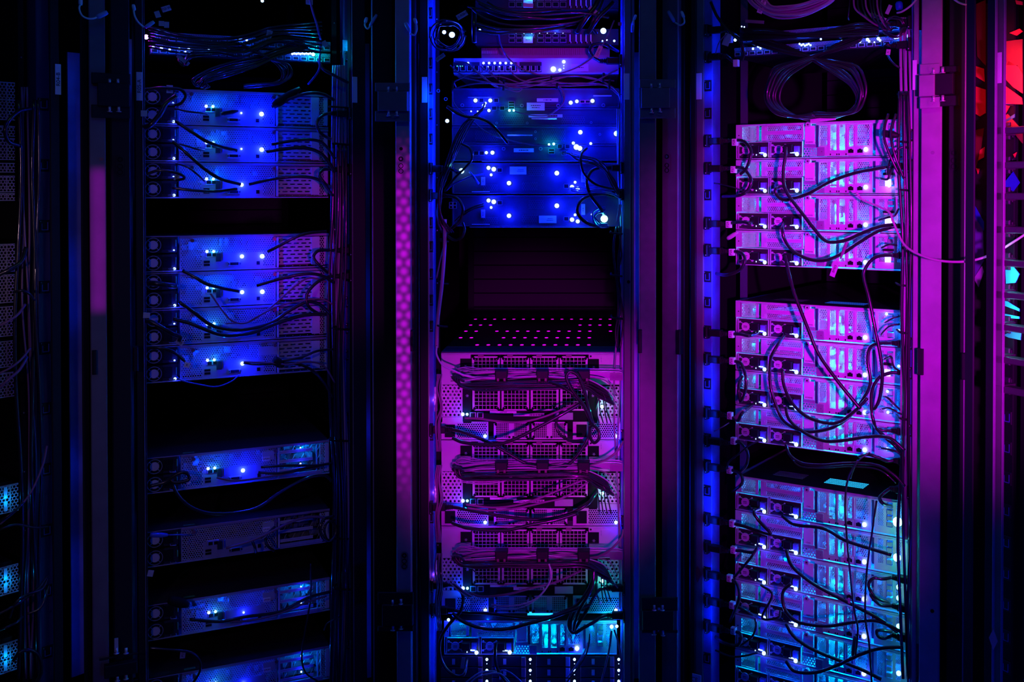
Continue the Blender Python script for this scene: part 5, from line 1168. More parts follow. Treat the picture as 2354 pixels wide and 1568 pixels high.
# ------------------------------------------------------------------ red mural behind the right side, and reflections painted onto the power strip
RED = mat('red_mural_and_reflection', (0.85, 0.02, 0.04), 0.5, noise=0.3, nscale=9); REDD = mat('dark_red_mural_and_reflection', (0.16, 0.01, 0.015), 0.6)
t = thing('mural_and_reflections', FFR, px(FFR, 2280, 500, -0.10).x, 0.10, 0.9, 'red and black painted mural seen through the slits on the right, with reflections painted onto the power strip front', 'mural')
def patch(pts, m, off=-0.095, d=0.002, name='mural_and_reflection_patch'):
    if min(u for u, v in pts) > 2298: off = 0.0345; pts = [(min(u, 2352), v) for u, v in pts]  # right-hand patches are reflections painted onto the power strip front
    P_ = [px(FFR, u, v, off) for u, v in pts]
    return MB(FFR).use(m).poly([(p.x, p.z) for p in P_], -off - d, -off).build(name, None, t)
a = px(FFR, 2170, 1568, -0.10); c = px(FFR, 2420, -20, -0.10)
MB(FFR).use(mat('black_mural_ground', (0.02, 0.012, 0.02), 0.5)).box(a.x, c.x, 0.10, 0.105, a.z, c.z).build('mural_board', None, t)
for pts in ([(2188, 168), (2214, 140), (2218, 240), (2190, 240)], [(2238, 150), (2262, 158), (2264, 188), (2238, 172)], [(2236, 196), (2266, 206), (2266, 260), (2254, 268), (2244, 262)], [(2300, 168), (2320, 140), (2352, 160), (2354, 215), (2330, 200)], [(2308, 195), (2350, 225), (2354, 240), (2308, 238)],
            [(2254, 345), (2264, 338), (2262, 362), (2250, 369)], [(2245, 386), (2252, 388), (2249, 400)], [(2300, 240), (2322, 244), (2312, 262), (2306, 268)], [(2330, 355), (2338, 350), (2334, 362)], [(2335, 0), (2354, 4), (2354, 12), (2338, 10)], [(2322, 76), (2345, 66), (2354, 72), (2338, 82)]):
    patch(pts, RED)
for pts in ([(2244, 10), (2266, 0), (2266, 150), (2248, 130)], [(2308, 96), (2354, 90), (2354, 170), (2340, 150), (2312, 150)], [(2240, 300), (2262, 295), (2256, 340), (2240, 400)], [(2302, 270), (2318, 262), (2354, 300), (2354, 330)], [(2190, 0), (2235, 0), (2225, 8), (2200, 6)]): patch(pts, REDD, -0.097)
for pts, m in (([(2312, 612), (2332, 614), (2345, 630), (2336, 650), (2314, 652)], mat('turquoise_reflection', (0.02, 0.75, 0.62), 0.5)), ([(2303, 684), (2345, 710), (2345, 716), (2303, 700)], mat('turquoise_reflection', (0, 1, 1))), ([(2303, 720), (2345, 728), (2345, 733), (2303, 730)], mat('turquoise_reflection', (0, 1, 1))),
               ([(2306, 770), (2350, 756), (2348, 782), (2320, 776)], mat('teal_reflection', (0.03, 0.35, 0.3), 0.5)), ([(2300, 740), (2345, 750), (2320, 770)], mat('deep_blue_mural_and_reflection', (0.02, 0.04, 0.5), 0.5)), ([(2240, 640), (2258, 612), (2262, 625), (2250, 660)], mat('lilac_mural_paint', (0.42, 0.2, 0.5), 0.5)),
               ([(2238, 480), (2260, 520), (2262, 600), (2238, 640)], mat('violet_mural_paint', (0.12, 0.03, 0.3), 0.5)), ([(2305, 280), (2334, 262), (2334, 270), (2308, 284)], mat('teal_reflection', (0, 1, 1))), ([(2306, 425), (2330, 395), (2345, 420), (2330, 440)], mat('deep_blue_mural_and_reflection', (0, 0, 1))),
               ([(2240, 470), (2262, 510), (2262, 530), (2240, 495)], mat('deep_blue_mural_and_reflection', (0, 0, 1)))): patch(pts, m)
strip_fill(FFR, 2275, 60, 330, 0.080, .25, (1.0, .03, .06), -0.5); strip_fill(FFR, 2298, 100, 300, 0.075, .30, (1.0, .03, .06), 1.2); strip_fill(FFR, 2298, 560, 800, 0.075, .25, (.15, .7, 1.0), 1.2); strip_fill(FFR, 2275, 480, 700, 0.080, .05, (.4, .2, 1.0), -0.5)  # added hidden coloured fills for the mural and the strip patches
# ------------------------------------------------------------------ cables: (label, radius mm, material, off, points...)
def run(F, rows, group=None):
    for r in rows:
        lab, rad, m, off, pts = r[:5]
        cable(F, pts, rad / 1000, m, off, lab, r[5] if len(r) > 5 else group, dip=r[6] if len(r) > 6 else 0.014)
K = RUBBER
run(FL, [
 ('thick black cord sagging from a bright LED across the top left server to its middle', 4.3, K, .03, [(405, 278), (412, 284), (440, 303), (475, 325), (510, 338), (545, 346)]),
 ('thick black cord falling steeply across the second server to the big LED of the third', 4.3, K, .034, [(398, 326), (415, 340), (440, 362), (470, 388), (505, 410), (553, 424)]),
 ('black cord crossing the bottom of the third server of the left cabinet', 3.6, K, .03, [(396, 432), (450, 438), (500, 440), (545, 434)]),
 ('black cord arching over the slotted plate of the third server, left cabinet', 4.0, K, .035, [(572, 424), (630, 411), (690, 406), (735, 415), (765, 450)]),
 ('black cord arching over the slotted plate of the second server, left cabinet', 4.0, K, .035, [(625, 332), (650, 327), (700, 321), (740, 328), (770, 365)]),
 ('lower black cord over the second server slotted plate, ending at the bundle', 4.6, K, .035, [(612, 349), (650, 343), (700, 340), (740, 355), (770, 395)]),
 ('thin black cord drooping left to right under the first LED pair, left cabinet', 2.6, K, .028, [(402, 250), (430, 256), (460, 260), (476, 262)]),
 ('thin black cord into the lit port pair of the second server', 2.4, K, .028, [(404, 330), (430, 336), (455, 344), (470, 346)]),
 ('thin black cord into the lit port pair of the third server', 2.4, K, .028, [(404, 376), (430, 384), (455, 402), (470, 416)]),
 ('black cord running from the big connector over the top server to the bundle', 4.2, K, .05, [(625, 246), (662, 228), (705, 215), (740, 216), (768, 230)]),
 ('black cord loop behind the white tag at the top left server', 3.8, K, .05, [(338, 206), (365, 202), (392, 203), (415, 206), (427, 220), (418, 236), (402, 243)]),
 ('thick black cord falling left in front of the two upper fans of the left cabinet', 6.2, K, .05, [(406, 220), (382, 238), (368, 262), (345, 288), (332, 292)]),
 ('short black cord across the fan of the third server, left cabinet', 3.6, K, .045, [(338, 400), (365, 392), (395, 395), (418, 402), (424, 410), (405, 415)]),
 ('thick black cord falling across the first middle block server to its blue LED', 4.3, K, .034, [(420, 622), (447, 636), (471, 651), (508, 662), (550, 670)]),
 ('thick black cord dropping from the left fans through two servers then rising right', 4.6, K, .04, [(412, 694), (447, 719), (478, 743), (508, 755), (560, 758), (621, 743), (667, 713), (707, 694), (735, 700), (759, 722)]),
 ('thick black cord below it, sagging across the third and fourth middle servers', 4.6, K, .045, [(398, 733), (435, 743), (465, 755), (514, 771), (576, 766), (637, 743), (698, 725), (750, 722)]),
 ('thin mauve cable in a deep bow below the second middle server, left cabinet', 2.4, PURPC, .036, [(484, 675), (508, 709), (533, 737), (566, 742), (606, 719), (637, 694), (683, 654), (713, 639), (750, 648)]),
 ('second thin mauve cable rising to the right over the slotted plates', 2.0, PURPC, .038, [(520, 744), (566, 740), (590, 728), (640, 704), (700, 690), (740, 688), (765, 700)]),
 ('black cord arching right from the second middle server to the bundle', 4.2, K, .04, [(590, 657), (640, 642), (698, 630), (738, 633), (768, 650)]),
 ('black cord rising along the top middle server to the cabinet side', 4.0, K, .04, [(615, 579), (640, 566), (680, 545), (710, 536), (750, 532)]),
 ('black cord leaving the knot at the lowest middle server to the right', 3.6, K, .045, [(645, 833), (690, 838), (722, 855), (745, 880), (765, 915)]),
 ('second black cord from the knot rising to the right', 3.0, K, .045, [(640, 830), (690, 822), (729, 807), (765, 803)]),
 ('thin black cord from the LED of the lowest middle server to the knot', 2.4, K, .036, [(560, 835), (590, 838), (640, 836)]),
 ('mauve cable running from the knot along the lowest middle server', 2.2, PURPC, .04, [(560, 832), (620, 834), (660, 838), (710, 832), (745, 842), (770, 880)]),
 ('thin blue lit cord hanging in a shallow bow under the middle server block', 1.7, BLUEC, .02, [(405, 866), (422, 876), (459, 884), (496, 889), (530, 878), (550, 862)]),
 ('thick black cord over the middle left fans, ending at the tilted tag', 5.0, K, .045, [(336, 738), (352, 742), (377, 756), (398, 768), (415, 774), (412, 783)]),
 ('black cord across the fans of the lowest middle server', 4.0, K, .04, [(338, 800), (370, 800), (400, 810), (425, 830)]),
 ('black connector cord lying across the second middle fan, left cabinet', 6.5, K, .05, [(340, 651), (360, 652), (386, 656), (405, 658)]),
 ('black cord curl in front of the single lower server, left cabinet', 4.2, K, .05, [(345, 1118), (380, 1108), (400, 1094), (418, 1086), (432, 1090), (434, 1102), (418, 1108), (398, 1108), (394, 1098), (405, 1090)]),
 ('long black cord hanging in a wide curve over the pale lid, lower left cabinet', 4.0, K, .05, [(398, 1115), (404, 1130), (420, 1151), (449, 1171), (492, 1181), (556, 1177), (598, 1164), (641, 1134), (684, 1109), (718, 1096), (748, 1094), (762, 1106)]),
 ('black cord at the right half of the single lower server', 3.2, K, .035, [(600, 1074), (640, 1071), (690, 1070), (730, 1070), (765, 1064)]),
 ('second black cord at the right half of the single lower server', 3.2, K, .04, [(594, 1086), (641, 1088), (695, 1078), (735, 1070)]),
 ('mauve cable along the bottom edge of the single lower server', 2.4, PURPC, .036, [(498, 1098), (539, 1105), (590, 1100), (662, 1088), (700, 1078), (735, 1074)]),
 ('mauve cable rising across the unlit grey server', 3.2, PURPC, .04, [(520, 1260), (577, 1243), (624, 1222), (675, 1198), (718, 1188), (755, 1192)]),
 ('short thick black cord plugged in the unlit grey server', 3.2, K, .034, [(600, 1236), (615, 1226), (632, 1211)]),
 ('short black cord hanging from the ports of the unlit grey server', 3.6, K, .034, [(578, 1240), (585, 1256), (588, 1270)]),
 ('second short black cord hanging from the ports of the unlit grey server', 3.6, K, .034, [(610, 1238), (614, 1254), (630, 1266)]),
 ('black cord coil at the right end of the unlit grey server', 3.6, K, .045, [(768, 1186), (745, 1194), (736, 1214), (742, 1236), (756, 1244), (770, 1232), (772, 1212), (760, 1196)]),
 ('second ring of the black cord coil at the unlit grey server', 3.0, K, .05, [(770, 1196), (752, 1202), (746, 1220), (752, 1240), (766, 1244)]),
 ('black cord along the lower edge of the second lowest left server', 3.8, K, .04, [(436, 1424), (505, 1429), (564, 1418), (641, 1407), (684, 1386), (715, 1372), (760, 1360)]),
 ('mauve cable along the lower edge of the second lowest left server', 2.4, PURPC, .044, [(500, 1428), (564, 1428), (632, 1414), (684, 1394), (713, 1382), (750, 1370)]),
 ('blue lit cord looping over the gap at the bottom left corner of the left cabinet', 3.0, K, .05, [(345, 1490), (372, 1492), (402, 1495), (441, 1501), (460, 1522), (458, 1548), (442, 1572)]),
 ('thin black cord hanging straight down at the lower right of the left cabinet', 2.2, K, .05, [(714, 1296), (715, 1340), (712, 1390), (698, 1470), (694, 1518), (704, 1548), (730, 1566)]),
 ('cyan lit cord curl near the bottom right of the left cabinet', 2.2, K, .04, [(745, 1448), (752, 1434), (768, 1424), (784, 1416)]),
 ('violet lit flat lead hanging from the top edge of the left cabinet', 2.6, mat('lilac_braided_jacket', (.25, .18, .5), .5), .05, [(711, -5), (720, 30), (728, 55), (734, 80), (738, 92)]),
 ('blue lit lead running down to the big dark connector, top left server', 2.6, BLUEC, .055, [(738, 92), (735, 130), (734, 158), (722, 178), (708, 194)]),
 ('black cord from the lit tab to the cable bundle, top of the left cabinet', 4.0, K, .045, [(732, 140), (742, 158), (765, 172), (800, 190)]),
])
GT = 'crossing black cable loops at the top of the left cabinet'
for i in range(7):
    d = i * 5.5
    cable(FL, [(520 + d, 98), (570 + d, 112 + i * 2), (608 + d * .8, 128 + i * 2), (640 + i * 4, 150), (650 + i * 3.5, 172), (636 + i * 2, 190), (600, 198 - i), (560, 202 - i)], .0022, K, .05 + i * .004, 'glossy black cable curving down right of the crossing loops, top of the left cabinet', GT)
for i in range(7):
    cable(FL, [(690 + i * 3, 92 + i * 3), (640, 112 + i * 3), (590, 130 + i * 4), (530, 143 + i * 5), (478, 160 + i * 5), (448 + i * 5, 178 + i * 3), (440 + i * 5, 190 + i * 2), (452 + i * 5, 199)], .0024, K, .055 + i * .004, 'glossy black cable sweeping down left with blue shine, top of the left cabinet', GT)
for i in range(9):
    cable(FL, [(340, 60 + i * 6), (420, 80 + i * 5), (500, 88 + i * 4), (560, 80 + i * 6), (640, 60 + i * 5), (740, 50 + i * 9)], .0024, K, .04 + i * .004, 'dark cable hanging across the unlit switches at the top of the left cabinet', 'dark cables across the top switches of the left cabinet')
for i in range(6):
    cable(FL, [(410, 130 + i * 2), (415 + i * 2, 150), (440, 120 + i * 3), (500, 118 + i), (560, 105 + i * 3)], .0016, K, .05, 'thin dark cable looping behind the pale cable tag, top of the left cabinet', 'dark cables across the top switches of the left cabinet')
# vertical bundles
def bundle(F, us, v0, v1, label, group, m, r, off, wob=6, seed=3, lean=0.0):
    rnd = random.Random(seed)
    for i, u in enumerate(us):
        n = 9; ph = rnd.uniform(0, 6.3); pts = []
        for k in range(n):
            v = v0 + (v1 - v0) * k / (n - 1)
            pts.append((u + lean * k / (n - 1) + wob * math.sin(ph + k * 1.3) * (0 if k in (0,) else 1) * 0.6 + 3.0 * math.sin(k * 0.9 + seed), v, off + 0.004 * math.sin(ph * 2 + k)))
        cable(F, pts, r * rnd.uniform(.85, 1.15), m, off, label, group)
bundle(FL, (766, 771, 776, 781, 786, 791), 150, 1580, 'grey network cable in the mauve lit bundle down the left cabinet\'s right side', 'network cable bundle of the left cabinet', mat('mauve_grey_jacket', (.34, .22, .32), .4), .0028, .03, 4, 3, 3)
bundle(FL, (764, 774, 784, 792), 330, 1580, 'black cord woven through the bundle down the right side of the left cabinet', 'black cords of the left cabinet bundle', K, .0036, .042, 7, 8, -2)
bundle(FR, (2073, 2079, 2085, 2091), 40, 1240, 'mauve lit cable in the bundle hanging down the right side of the right cabinet', 'mauve cable bundle of the right cabinet', GREYC, .0032, .045, 5, 5, 4)
bundle(FR, (2070, 2080, 2088), 210, 1560, 'black cord in the bundle down the right side of the right cabinet', 'black cords of the right cabinet bundle', K, .0038, .055, 6, 12, 2)
bundle(FC, (1420, 1425), 250, 1400, 'mauve cable hanging down the right inner side of the centre cabinet', 'mauve side cables of the centre cabinet', GREYC, .0022, .03, 6, 6, 2)
bundle(FC, (1416, 1422, 1427), 520, 800, 'black cord at the right side of the empty centre bay', 'black side cords of the centre cabinet', K, .0025, .035, 5, 9, 2)
bundle(FFL, (52, 58, 64), 200, 1560, 'faint mauve cable hanging beside the left photo edge', 'faint cables beside the left photo edge', PURPC, .0024, .03, 10, 4, 15)
bundle(FFL, (40, 75, 84), 230, 1560, 'black cable hanging beside the left photo edge', 'black cables beside the left photo edge', K, .004, .04, 9, 14, 6)
run(FFL, [
 ('black cord loop in front of the uppermost server ends, left photo edge', 4.5, K, .05, [(70, 250), (45, 255), (22, 275), (12, 300), (20, 325), (45, 335)]),
 ('mauve cable falling diagonally to the left photo edge', 2.4, PURPC, .05, [(108, 1025), (98, 1070), (72, 1130), (40, 1170), (0, 1205)]),
 ('cyan lit cord sweeping to the left photo edge below the blue slot', 2.6, K, .055, [(60, 1150), (45, 1165), (20, 1185), (-5, 1200)]),
 ('thin blue lit cord waving across the left photo edge', 2.2, K, .05, [(112, 1210), (80, 1213), (40, 1206), (10, 1213), (-5, 1220)]),
 ('thick glossy cord rising to the right at the lower left corner', 2.8, K, .055, [(-5, 1412), (30, 1395), (60, 1375), (90, 1350), (108, 1325)]),
 ('second glossy cord at the lower left corner, bowing over the black gap', 2.6, K, .055, [(22, 1420), (35, 1388), (60, 1368), (95, 1355), (110, 1330)]),
 ('third glossy cord at the lower left corner, almost level', 2.6, K, .06, [(-5, 1450), (15, 1442), (40, 1430), (52, 1418)]),
 ('blue lit cord curling down at the lower left corner', 2.6, K, .055, [(112, 1345), (104, 1375), (90, 1400), (60, 1412)]),
 ('black cord curl near the bottom of the left photo edge', 4.0, K, .055, [(30, 1520), (45, 1500), (70, 1495), (90, 1510), (95, 1545), (80, 1575)]),
 ('mauve cable crossing the middle server ends at the left photo edge', 2.8, PURPC, .05, [(-5, 750), (20, 738), (42, 722), (58, 700)]),
 ('second mauve cable crossing the lower middle server ends at the left photo edge', 3.2, PURPC, .05, [(-5, 895), (20, 872), (45, 850), (62, 820)]),
 ('third mauve cable crossing the lower middle server ends at the left photo edge', 2.4, PURPC, .055, [(-5, 860), (25, 845), (50, 825), (70, 800)]),
 ('black cord crossing the second middle server end at the left photo edge', 5, K, .055, [(-5, 632), (25, 618), (50, 600), (60, 570)]),
 ('blue shining black cord beside the second middle server end', 3, K, .055, [(30, 672), (50, 668), (68, 676), (78, 690)]),
])
# centre cabinet
MAU = mat('mauve_patch_jacket', (.26, .13, .22), .35)
run(FC, [
 ('thin mauve cable in a long bow from the ridged panel to the upper right', 1.8, PURPC, .06, [(1160, 120), (1170, 135), (1194, 155), (1235, 171), (1276, 171), (1327, 155), (1368, 126), (1394, 88), (1412, 47)]),
 ('thin blue lead dropping over the ridged panel, centre cabinet', 1.6, BLUEC, .05, [(1147, 78), (1151, 102), (1160, 122), (1172, 139)]),
 ('black cord falling from the first server plug across the black controllers, centre', 4.2, K, .05, [(1028, 245), (1050, 260), (1073, 268), (1099, 271), (1126, 283), (1149, 306), (1168, 330)]),
 ('thin mauve cable drooping under the paper labels of the top controller', 1.5, PURPC, .03, [(1184, 257), (1222, 265), (1257, 265), (1280, 253), (1296, 235), (1291, 212), (1284, 200)]),
 ('thin mauve cable running down right to the USB stack of the fourth controller', 1.6, PURPC, .03, [(1085, 272), (1092, 283), (1119, 304), (1154, 318), (1211, 331), (1266, 337)]),
 ('black cord looping left of the fourth controller, centre cabinet', 3.0, K, .04, [(1060, 330), (1080, 341), (1085, 364), (1073, 382), (1045, 410), (1022, 440)]),
 ('black cord sweeping from the fourth controller down the right side', 3.0, K, .04, [(1350, 340), (1338, 352), (1335, 370), (1342, 398), (1365, 421), (1395, 432), (1430, 437)]),
 ('thin black cord crossing to the green star light at the lower right controller', 2.2, K, .035, [(1353, 440), (1362, 452), (1375, 470), (1391, 492)]),
 ('blue lit flat cable fanning from the LED cluster of the fifth controller', 2.2, BLUEC, .03, [(1112, 400), (1085, 405), (1060, 415), (1040, 425), (1026, 438)]),
 ('flat blue ribbon hanging under the green star light at the left', 3.2, BLUEC, .03, [(1080, 396), (1090, 408), (1100, 422)]),
 ('glossy black cord fan from the lowest controller cluster to the left', 2.4, K, .035, [(1112, 468), (1092, 474), (1070, 486), (1045, 508)]),
 ('second glossy black cord from the lowest controller cluster to the left', 2.0, K, .035, [(1112, 474), (1090, 480), (1066, 494), (1042, 520)]),
 ('black cord curling under the lowest controller at the left', 3.2, K, .04, [(1026, 540), (1045, 552), (1062, 545), (1068, 528), (1064, 512)]),
 ('thick bright mauve cable hanging down the left inner side of the centre cabinet', 4.5, mat('bright_mauve_sleeve', (.6, .3, .5), .4), .035, [(1022, 505), (1022, 568), (1016, 653), (1006, 738), (1004, 799)]),
 ('pink cable running from the left side down onto the uppermost cable arm', 2.2, PINKC, .06, [(1004, 796), (1004, 816), (1018, 840), (1043, 852), (1079, 866), (1140, 871)]),
 ('thin mauve cable leaning left beside the empty bay', 1.8, GREYC, .03, [(1022, 560), (1014, 590), (1003, 640)]),
 ('thick black cord bending from the cable arm down behind the right card bay', 4.2, K, .075, [(1262, 878), (1291, 888), (1324, 912), (1348, 945), (1362, 985)]),
 ('thick black cord looping high over the right end of the uppermost arm', 4.2, K, .085, [(1366, 980), (1356, 961), (1343, 934), (1326, 912), (1310, 888), (1302, 866), (1312, 854), (1330, 866), (1344, 902), (1352, 936), (1362, 972)]),
 ('black cord knot hanging over the right power supply of the uppermost unit', 4.0, K, .085, [(1356, 980), (1357, 1005), (1366, 1018), (1377, 1008), (1376, 990), (1364, 978), (1356, 984)]),
 ('thick black cord rising from the left plug to the green light, uppermost unit', 4.2, K, .075, [(1040, 1007), (1064, 1017), (1104, 1022), (1144, 1022), (1184, 1009), (1238, 982), (1291, 953), (1336, 927)]),
 ('mauve cable rising under the name label of the uppermost fan unit', 2.6, MAU, .065, [(1069, 961), (1104, 963), (1158, 970), (1206, 969), (1251, 958), (1291, 942), (1332, 926)]),
 ('black cord ring between the second fan pair and the right power supply', 3.4, K, .075, [(1290, 948), (1279, 968), (1284, 994), (1310, 1013), (1340, 1012)]),
 ('pair of pink leads bowing over the fans of the middle unit, upper one', 1.5, PINKC, .065, [(1061, 1104), (1104, 1108), (1144, 1105), (1184, 1095), (1232, 1086)]),
 ('pair of pink leads bowing over the fans of the middle unit, lower one', 1.5, PINKC, .065, [(1061, 1108), (1104, 1112), (1144, 1109), (1184, 1100), (1232, 1089)]),
 ('mauve cable rising across the label row of the middle fan unit', 2.6, MAU, .065, [(1072, 1160), (1131, 1167), (1184, 1162), (1238, 1146), (1291, 1124), (1348, 1100)]),
 ('second mauve cable rising across the label row of the middle fan unit', 2.4, MAU, .068, [(1075, 1168), (1131, 1174), (1190, 1168), (1250, 1155), (1300, 1142), (1352, 1108)]),
 ('thick black cord sagging under the middle fan unit onto the next lid', 4.2, K, .06, [(1039, 1202), (1060, 1210), (1081, 1215), (1156, 1220), (1218, 1207), (1279, 1195), (1329, 1180)]),
 ('pink cable hanging in a big bow in front of the lowest fan unit', 2.2, PINKC, .075, [(1262, 1296), (1268, 1324), (1255, 1353), (1230, 1378), (1193, 1391), (1156, 1394), (1130, 1390)]),
 ('second pink cable following that bow a little lower', 1.6, PINKC, .075, [(1264, 1300), (1264, 1330), (1250, 1360), (1225, 1384), (1193, 1398), (1160, 1400), (1131, 1396)]),
 ('pink lead falling right from the left card bay of the lowest fan unit', 1.5, PINKC, .06, [(1030, 1327), (1057, 1351), (1081, 1368), (1117, 1386)]),
 ('second pink lead falling right from the left card bay of the lowest fan unit', 1.5, PINKC, .06, [(1028, 1334), (1054, 1358), (1080, 1376), (1106, 1388)]),
 ('mauve cable rising across the label row of the lowest fan unit', 2.8, MAU, .065, [(1080, 1362), (1109, 1372), (1168, 1366), (1218, 1353), (1279, 1338), (1338, 1311)]),
 ('thin black cord hooking over the first fan of the lowest unit', 1.4, K, .065, [(1085, 1308), (1104, 1325), (1130, 1336), (1155, 1336), (1170, 1325), (1174, 1305)]),
 ('thick black cord sagging over the cyan lit server and rising right', 4.2, K, .06, [(1040, 1410), (1058, 1425), (1085, 1438), (1119, 1446), (1168, 1446), (1218, 1433), (1267, 1420), (1329, 1398), (1358, 1390)]),
 ('thick black cord falling from the knot at the right of the lowest fan unit', 4.0, K, .07, [(1366, 1310), (1363, 1345), (1350, 1372), (1333, 1400), (1322, 1430), (1318, 1450)]),
 ('black cord hanging down over the first two drive columns', 4.0, K, .06, [(1140, 1478), (1138, 1500), (1141, 1530), (1150, 1550), (1166, 1572)]),
 ('thin dark cord hanging diagonally over the right drive columns', 2.0, K, .05, [(1356, 1457), (1353, 1484), (1345, 1510), (1325, 1540), (1300, 1572)]),
 ('mauve cable hanging from the green light over the last drive column', 2.4, MAU, .05, [(1406, 1450), (1401, 1489), (1392, 1530), (1381, 1572)]),
 ('second mauve cable hanging right of it to the bottom corner of the centre cabinet', 2.4, MAU, .05, [(1412, 1448), (1422, 1480), (1428, 1520), (1426, 1560)]),
 ('mauve cable falling left across the third drive column', 2.4, PINKC, .05, [(1352, 1478), (1343, 1500), (1325, 1530), (1305, 1556)]),
 ('pink cable rising from the bottom edge over the first drive column', 2.0, PINKC, .05, [(1068, 1572), (1085, 1558), (1105, 1546), (1130, 1543), (1148, 1546)]),
 ('second pink cable rising from the bottom edge over the first drive column', 2.0, PINKC, .055, [(1078, 1574), (1095, 1558), (1120, 1550), (1150, 1549), (1175, 1572)]),
 ('blue lit cord bow from the black cord to the right at the bottom edge', 2.0, BLUEC, .055, [(1150, 1562), (1152, 1542), (1170, 1545), (1190, 1560), (1205, 1575)]),
 ('cyan edged cord at the right of the lowest fan unit running up to the post', 2.6, MAU, .05, [(1433, 1217), (1428, 1237), (1403, 1264), (1378, 1279), (1356, 1281)]),
 ('cyan edged cord at the right of the middle fan unit running up to the post', 2.6, MAU, .05, [(1433, 1014), (1420, 1036), (1393, 1057), (1356, 1071)]),
 ('black cord right of the ridged panel running up from the plug', 3.4, K, .05, [(1372, 78), (1360, 60), (1366, 40), (1378, 22), (1388, -4)]),
 ('thick black cord falling left of the port frames at the centre top', 6.5, K, .05, [(1326, 76), (1336, 58), (1350, 38), (1366, 18), (1378, -5)]),
 ('second thick black cord falling at the centre top right', 5.5, K, .055, [(1350, 78), (1362, 60), (1376, 40), (1396, 20), (1410, 5)]),
 ('dark cable standing vertically left of the top switches, centre cabinet', 6.5, K, .04, [(1090, 25), (1090, 60), (1091, 98)]),
 ('thin blue lit cable hanging right of the controllers along the cabinet side', 1.6, BLUEC, .045, [(1400, 196), (1420, 212), (1428, 245), (1429, 300), (1428, 380)]),
])
GP = 'mauve cable bundle under the purple switch'
paths = [[(1080, 150), (1113, 179), (1143, 198), (1194, 199), (1276, 195), (1357, 193), (1398, 199), (1426, 222)], [(1104, 152), (1135, 175), (1160, 190), (1200, 192), (1290, 176), (1350, 178), (1400, 192), (1428, 218)],
         [(1120, 155), (1140, 176), (1165, 196), (1210, 198), (1262, 186), (1320, 172), (1360, 182), (1412, 186)], [(1168, 155), (1190, 178), (1210, 188), (1270, 190), (1350, 190), (1420, 160)],
         [(1044, 172), (1080, 182), (1125, 192), (1180, 200), (1198, 206), (1190, 212), (1150, 200)], [(1040, 205), (1085, 196), (1130, 194), (1180, 194), (1230, 182), (1265, 176)],
         [(1048, 200), (1050, 186), (1085, 172), (1120, 165)], [(1046, 140), (1070, 142), (1090, 158), (1115, 182), (1145, 199)], [(1040, 212), (1040, 235), (1062, 259), (1092, 270)],
         [(1035, 150), (1055, 170), (1090, 176), (1150, 178), (1210, 196), (1300, 198), (1390, 196), (1424, 215)], [(1285, 196), (1296, 215), (1294, 240), (1270, 260)]]
for i, p in enumerate(paths): cable(FC, p, .0017, MAU, .045 + (i % 4) * .004, 'thin mauve patch cable in the tangle right under the purple switch', GP)
for u, v, v2 in ((1147, 172, 192), (1159, 184, 208), (1268, 172, 192), (1282, 184, 205), (1388, 168, 190), (1402, 182, 206), (1042, 186, 208)):
    a = px(FC, u, v, .062); c = px(FC, u - 2, v2, .062)
    o = MB(FC).use(BLACK).tube([(a.x, -.064, a.z), ((a.x + c.x) / 2, -.066, (a.z + c.z) / 2), (c.x, -.064, c.z)], .0032, 6).build('velcro_strap', None, None)
    tag(o, 'black velcro strap round the mauve patch cables under the purple switch', 'strap', 'velcro straps under the purple switch')
GB = 'dark cables across the top of the centre cabinet'
for i, p in enumerate([[(1092, 51), (1133, 62), (1174, 66), (1235, 64), (1317, 53)], [(1092, 56), (1133, 70), (1190, 72), (1250, 68), (1325, 55)], [(1075, 15), (1115, 28), (1160, 40), (1220, 44), (1300, 40), (1370, 30)], [(1100, 8), (1140, 26), (1200, 38), (1278, 44)],
                       [(1085, 20), (1110, 40), (1165, 58), (1240, 58), (1320, 50), (1345, 40)], [(1120, 5), (1150, 22), (1210, 30), (1290, 22)], [(1095, 2), (1125, 18), (1165, 30), (1230, 34), (1330, 30), (1400, 40)], [(1095, 70), (1140, 74), (1180, 76), (1240, 72), (1300, 62)]]):
    cable(FC, p, .0028, K, .05 + i * .003, 'dark cable sagging across the switches at the top of the centre cabinet', GB)
for i in range(4):
    r_ = 36 - 4 * i; pts = [(1031 + (r_ + 4) * math.cos(a * .55 + i), 82 + r_ * 1.05 * math.sin(a * .55 + i)) for a in range(12)]
    cable(FC, pts, .002, K, .05 + i * .004, 'glossy black cable in the round coil around the bright light, centre cabinet top left', 'round cable coil at the top left of the centre cabinet')
GD = 'black cables fanning down the left of the controllers'
for i in range(7):
    d = i * 4.5
    cable(FC, [(1115 - d * .2, 236 + i * 3), (1100 - d * .5, 258 + i * 2), (1078 - d * .7, 290), (1058 - d * .6, 330), (1040 - d * .5, 372), (1024 - d * .4, 415), (1012 - d * .2, 455), (1008 + d * .3, 500), (1016 + d, 535)], .0019, K, .035 + i * .003, 'glossy black cable fanning diagonally down the left side of the black controllers', GD)
for i in range(5):
    cable(FC, [(1290 + 6 * i, 352), (1330, 357 + i * 3), (1368, 364 + i * 4), (1390, 384 + i * 3), (1408, 410 + i * 4), (1425, 440 + i * 4)], .0021, K, .035 + i * .003, 'glossy black cable sweeping right from the fourth controller', 'cables sweeping right from the fourth controller')
for i in range(4):
    cable(FC, [(1310, 432 + i * 2), (1340, 434 + i * 3), (1370, 430 + i * 4), (1400, 430 + i * 5), (1428, 440 + i * 6)], .0016, BLUEC, .03 + i * .003, 'blue lit cable leaving the right LED cluster of the fifth controller', 'blue lit cables right of the fifth controller')
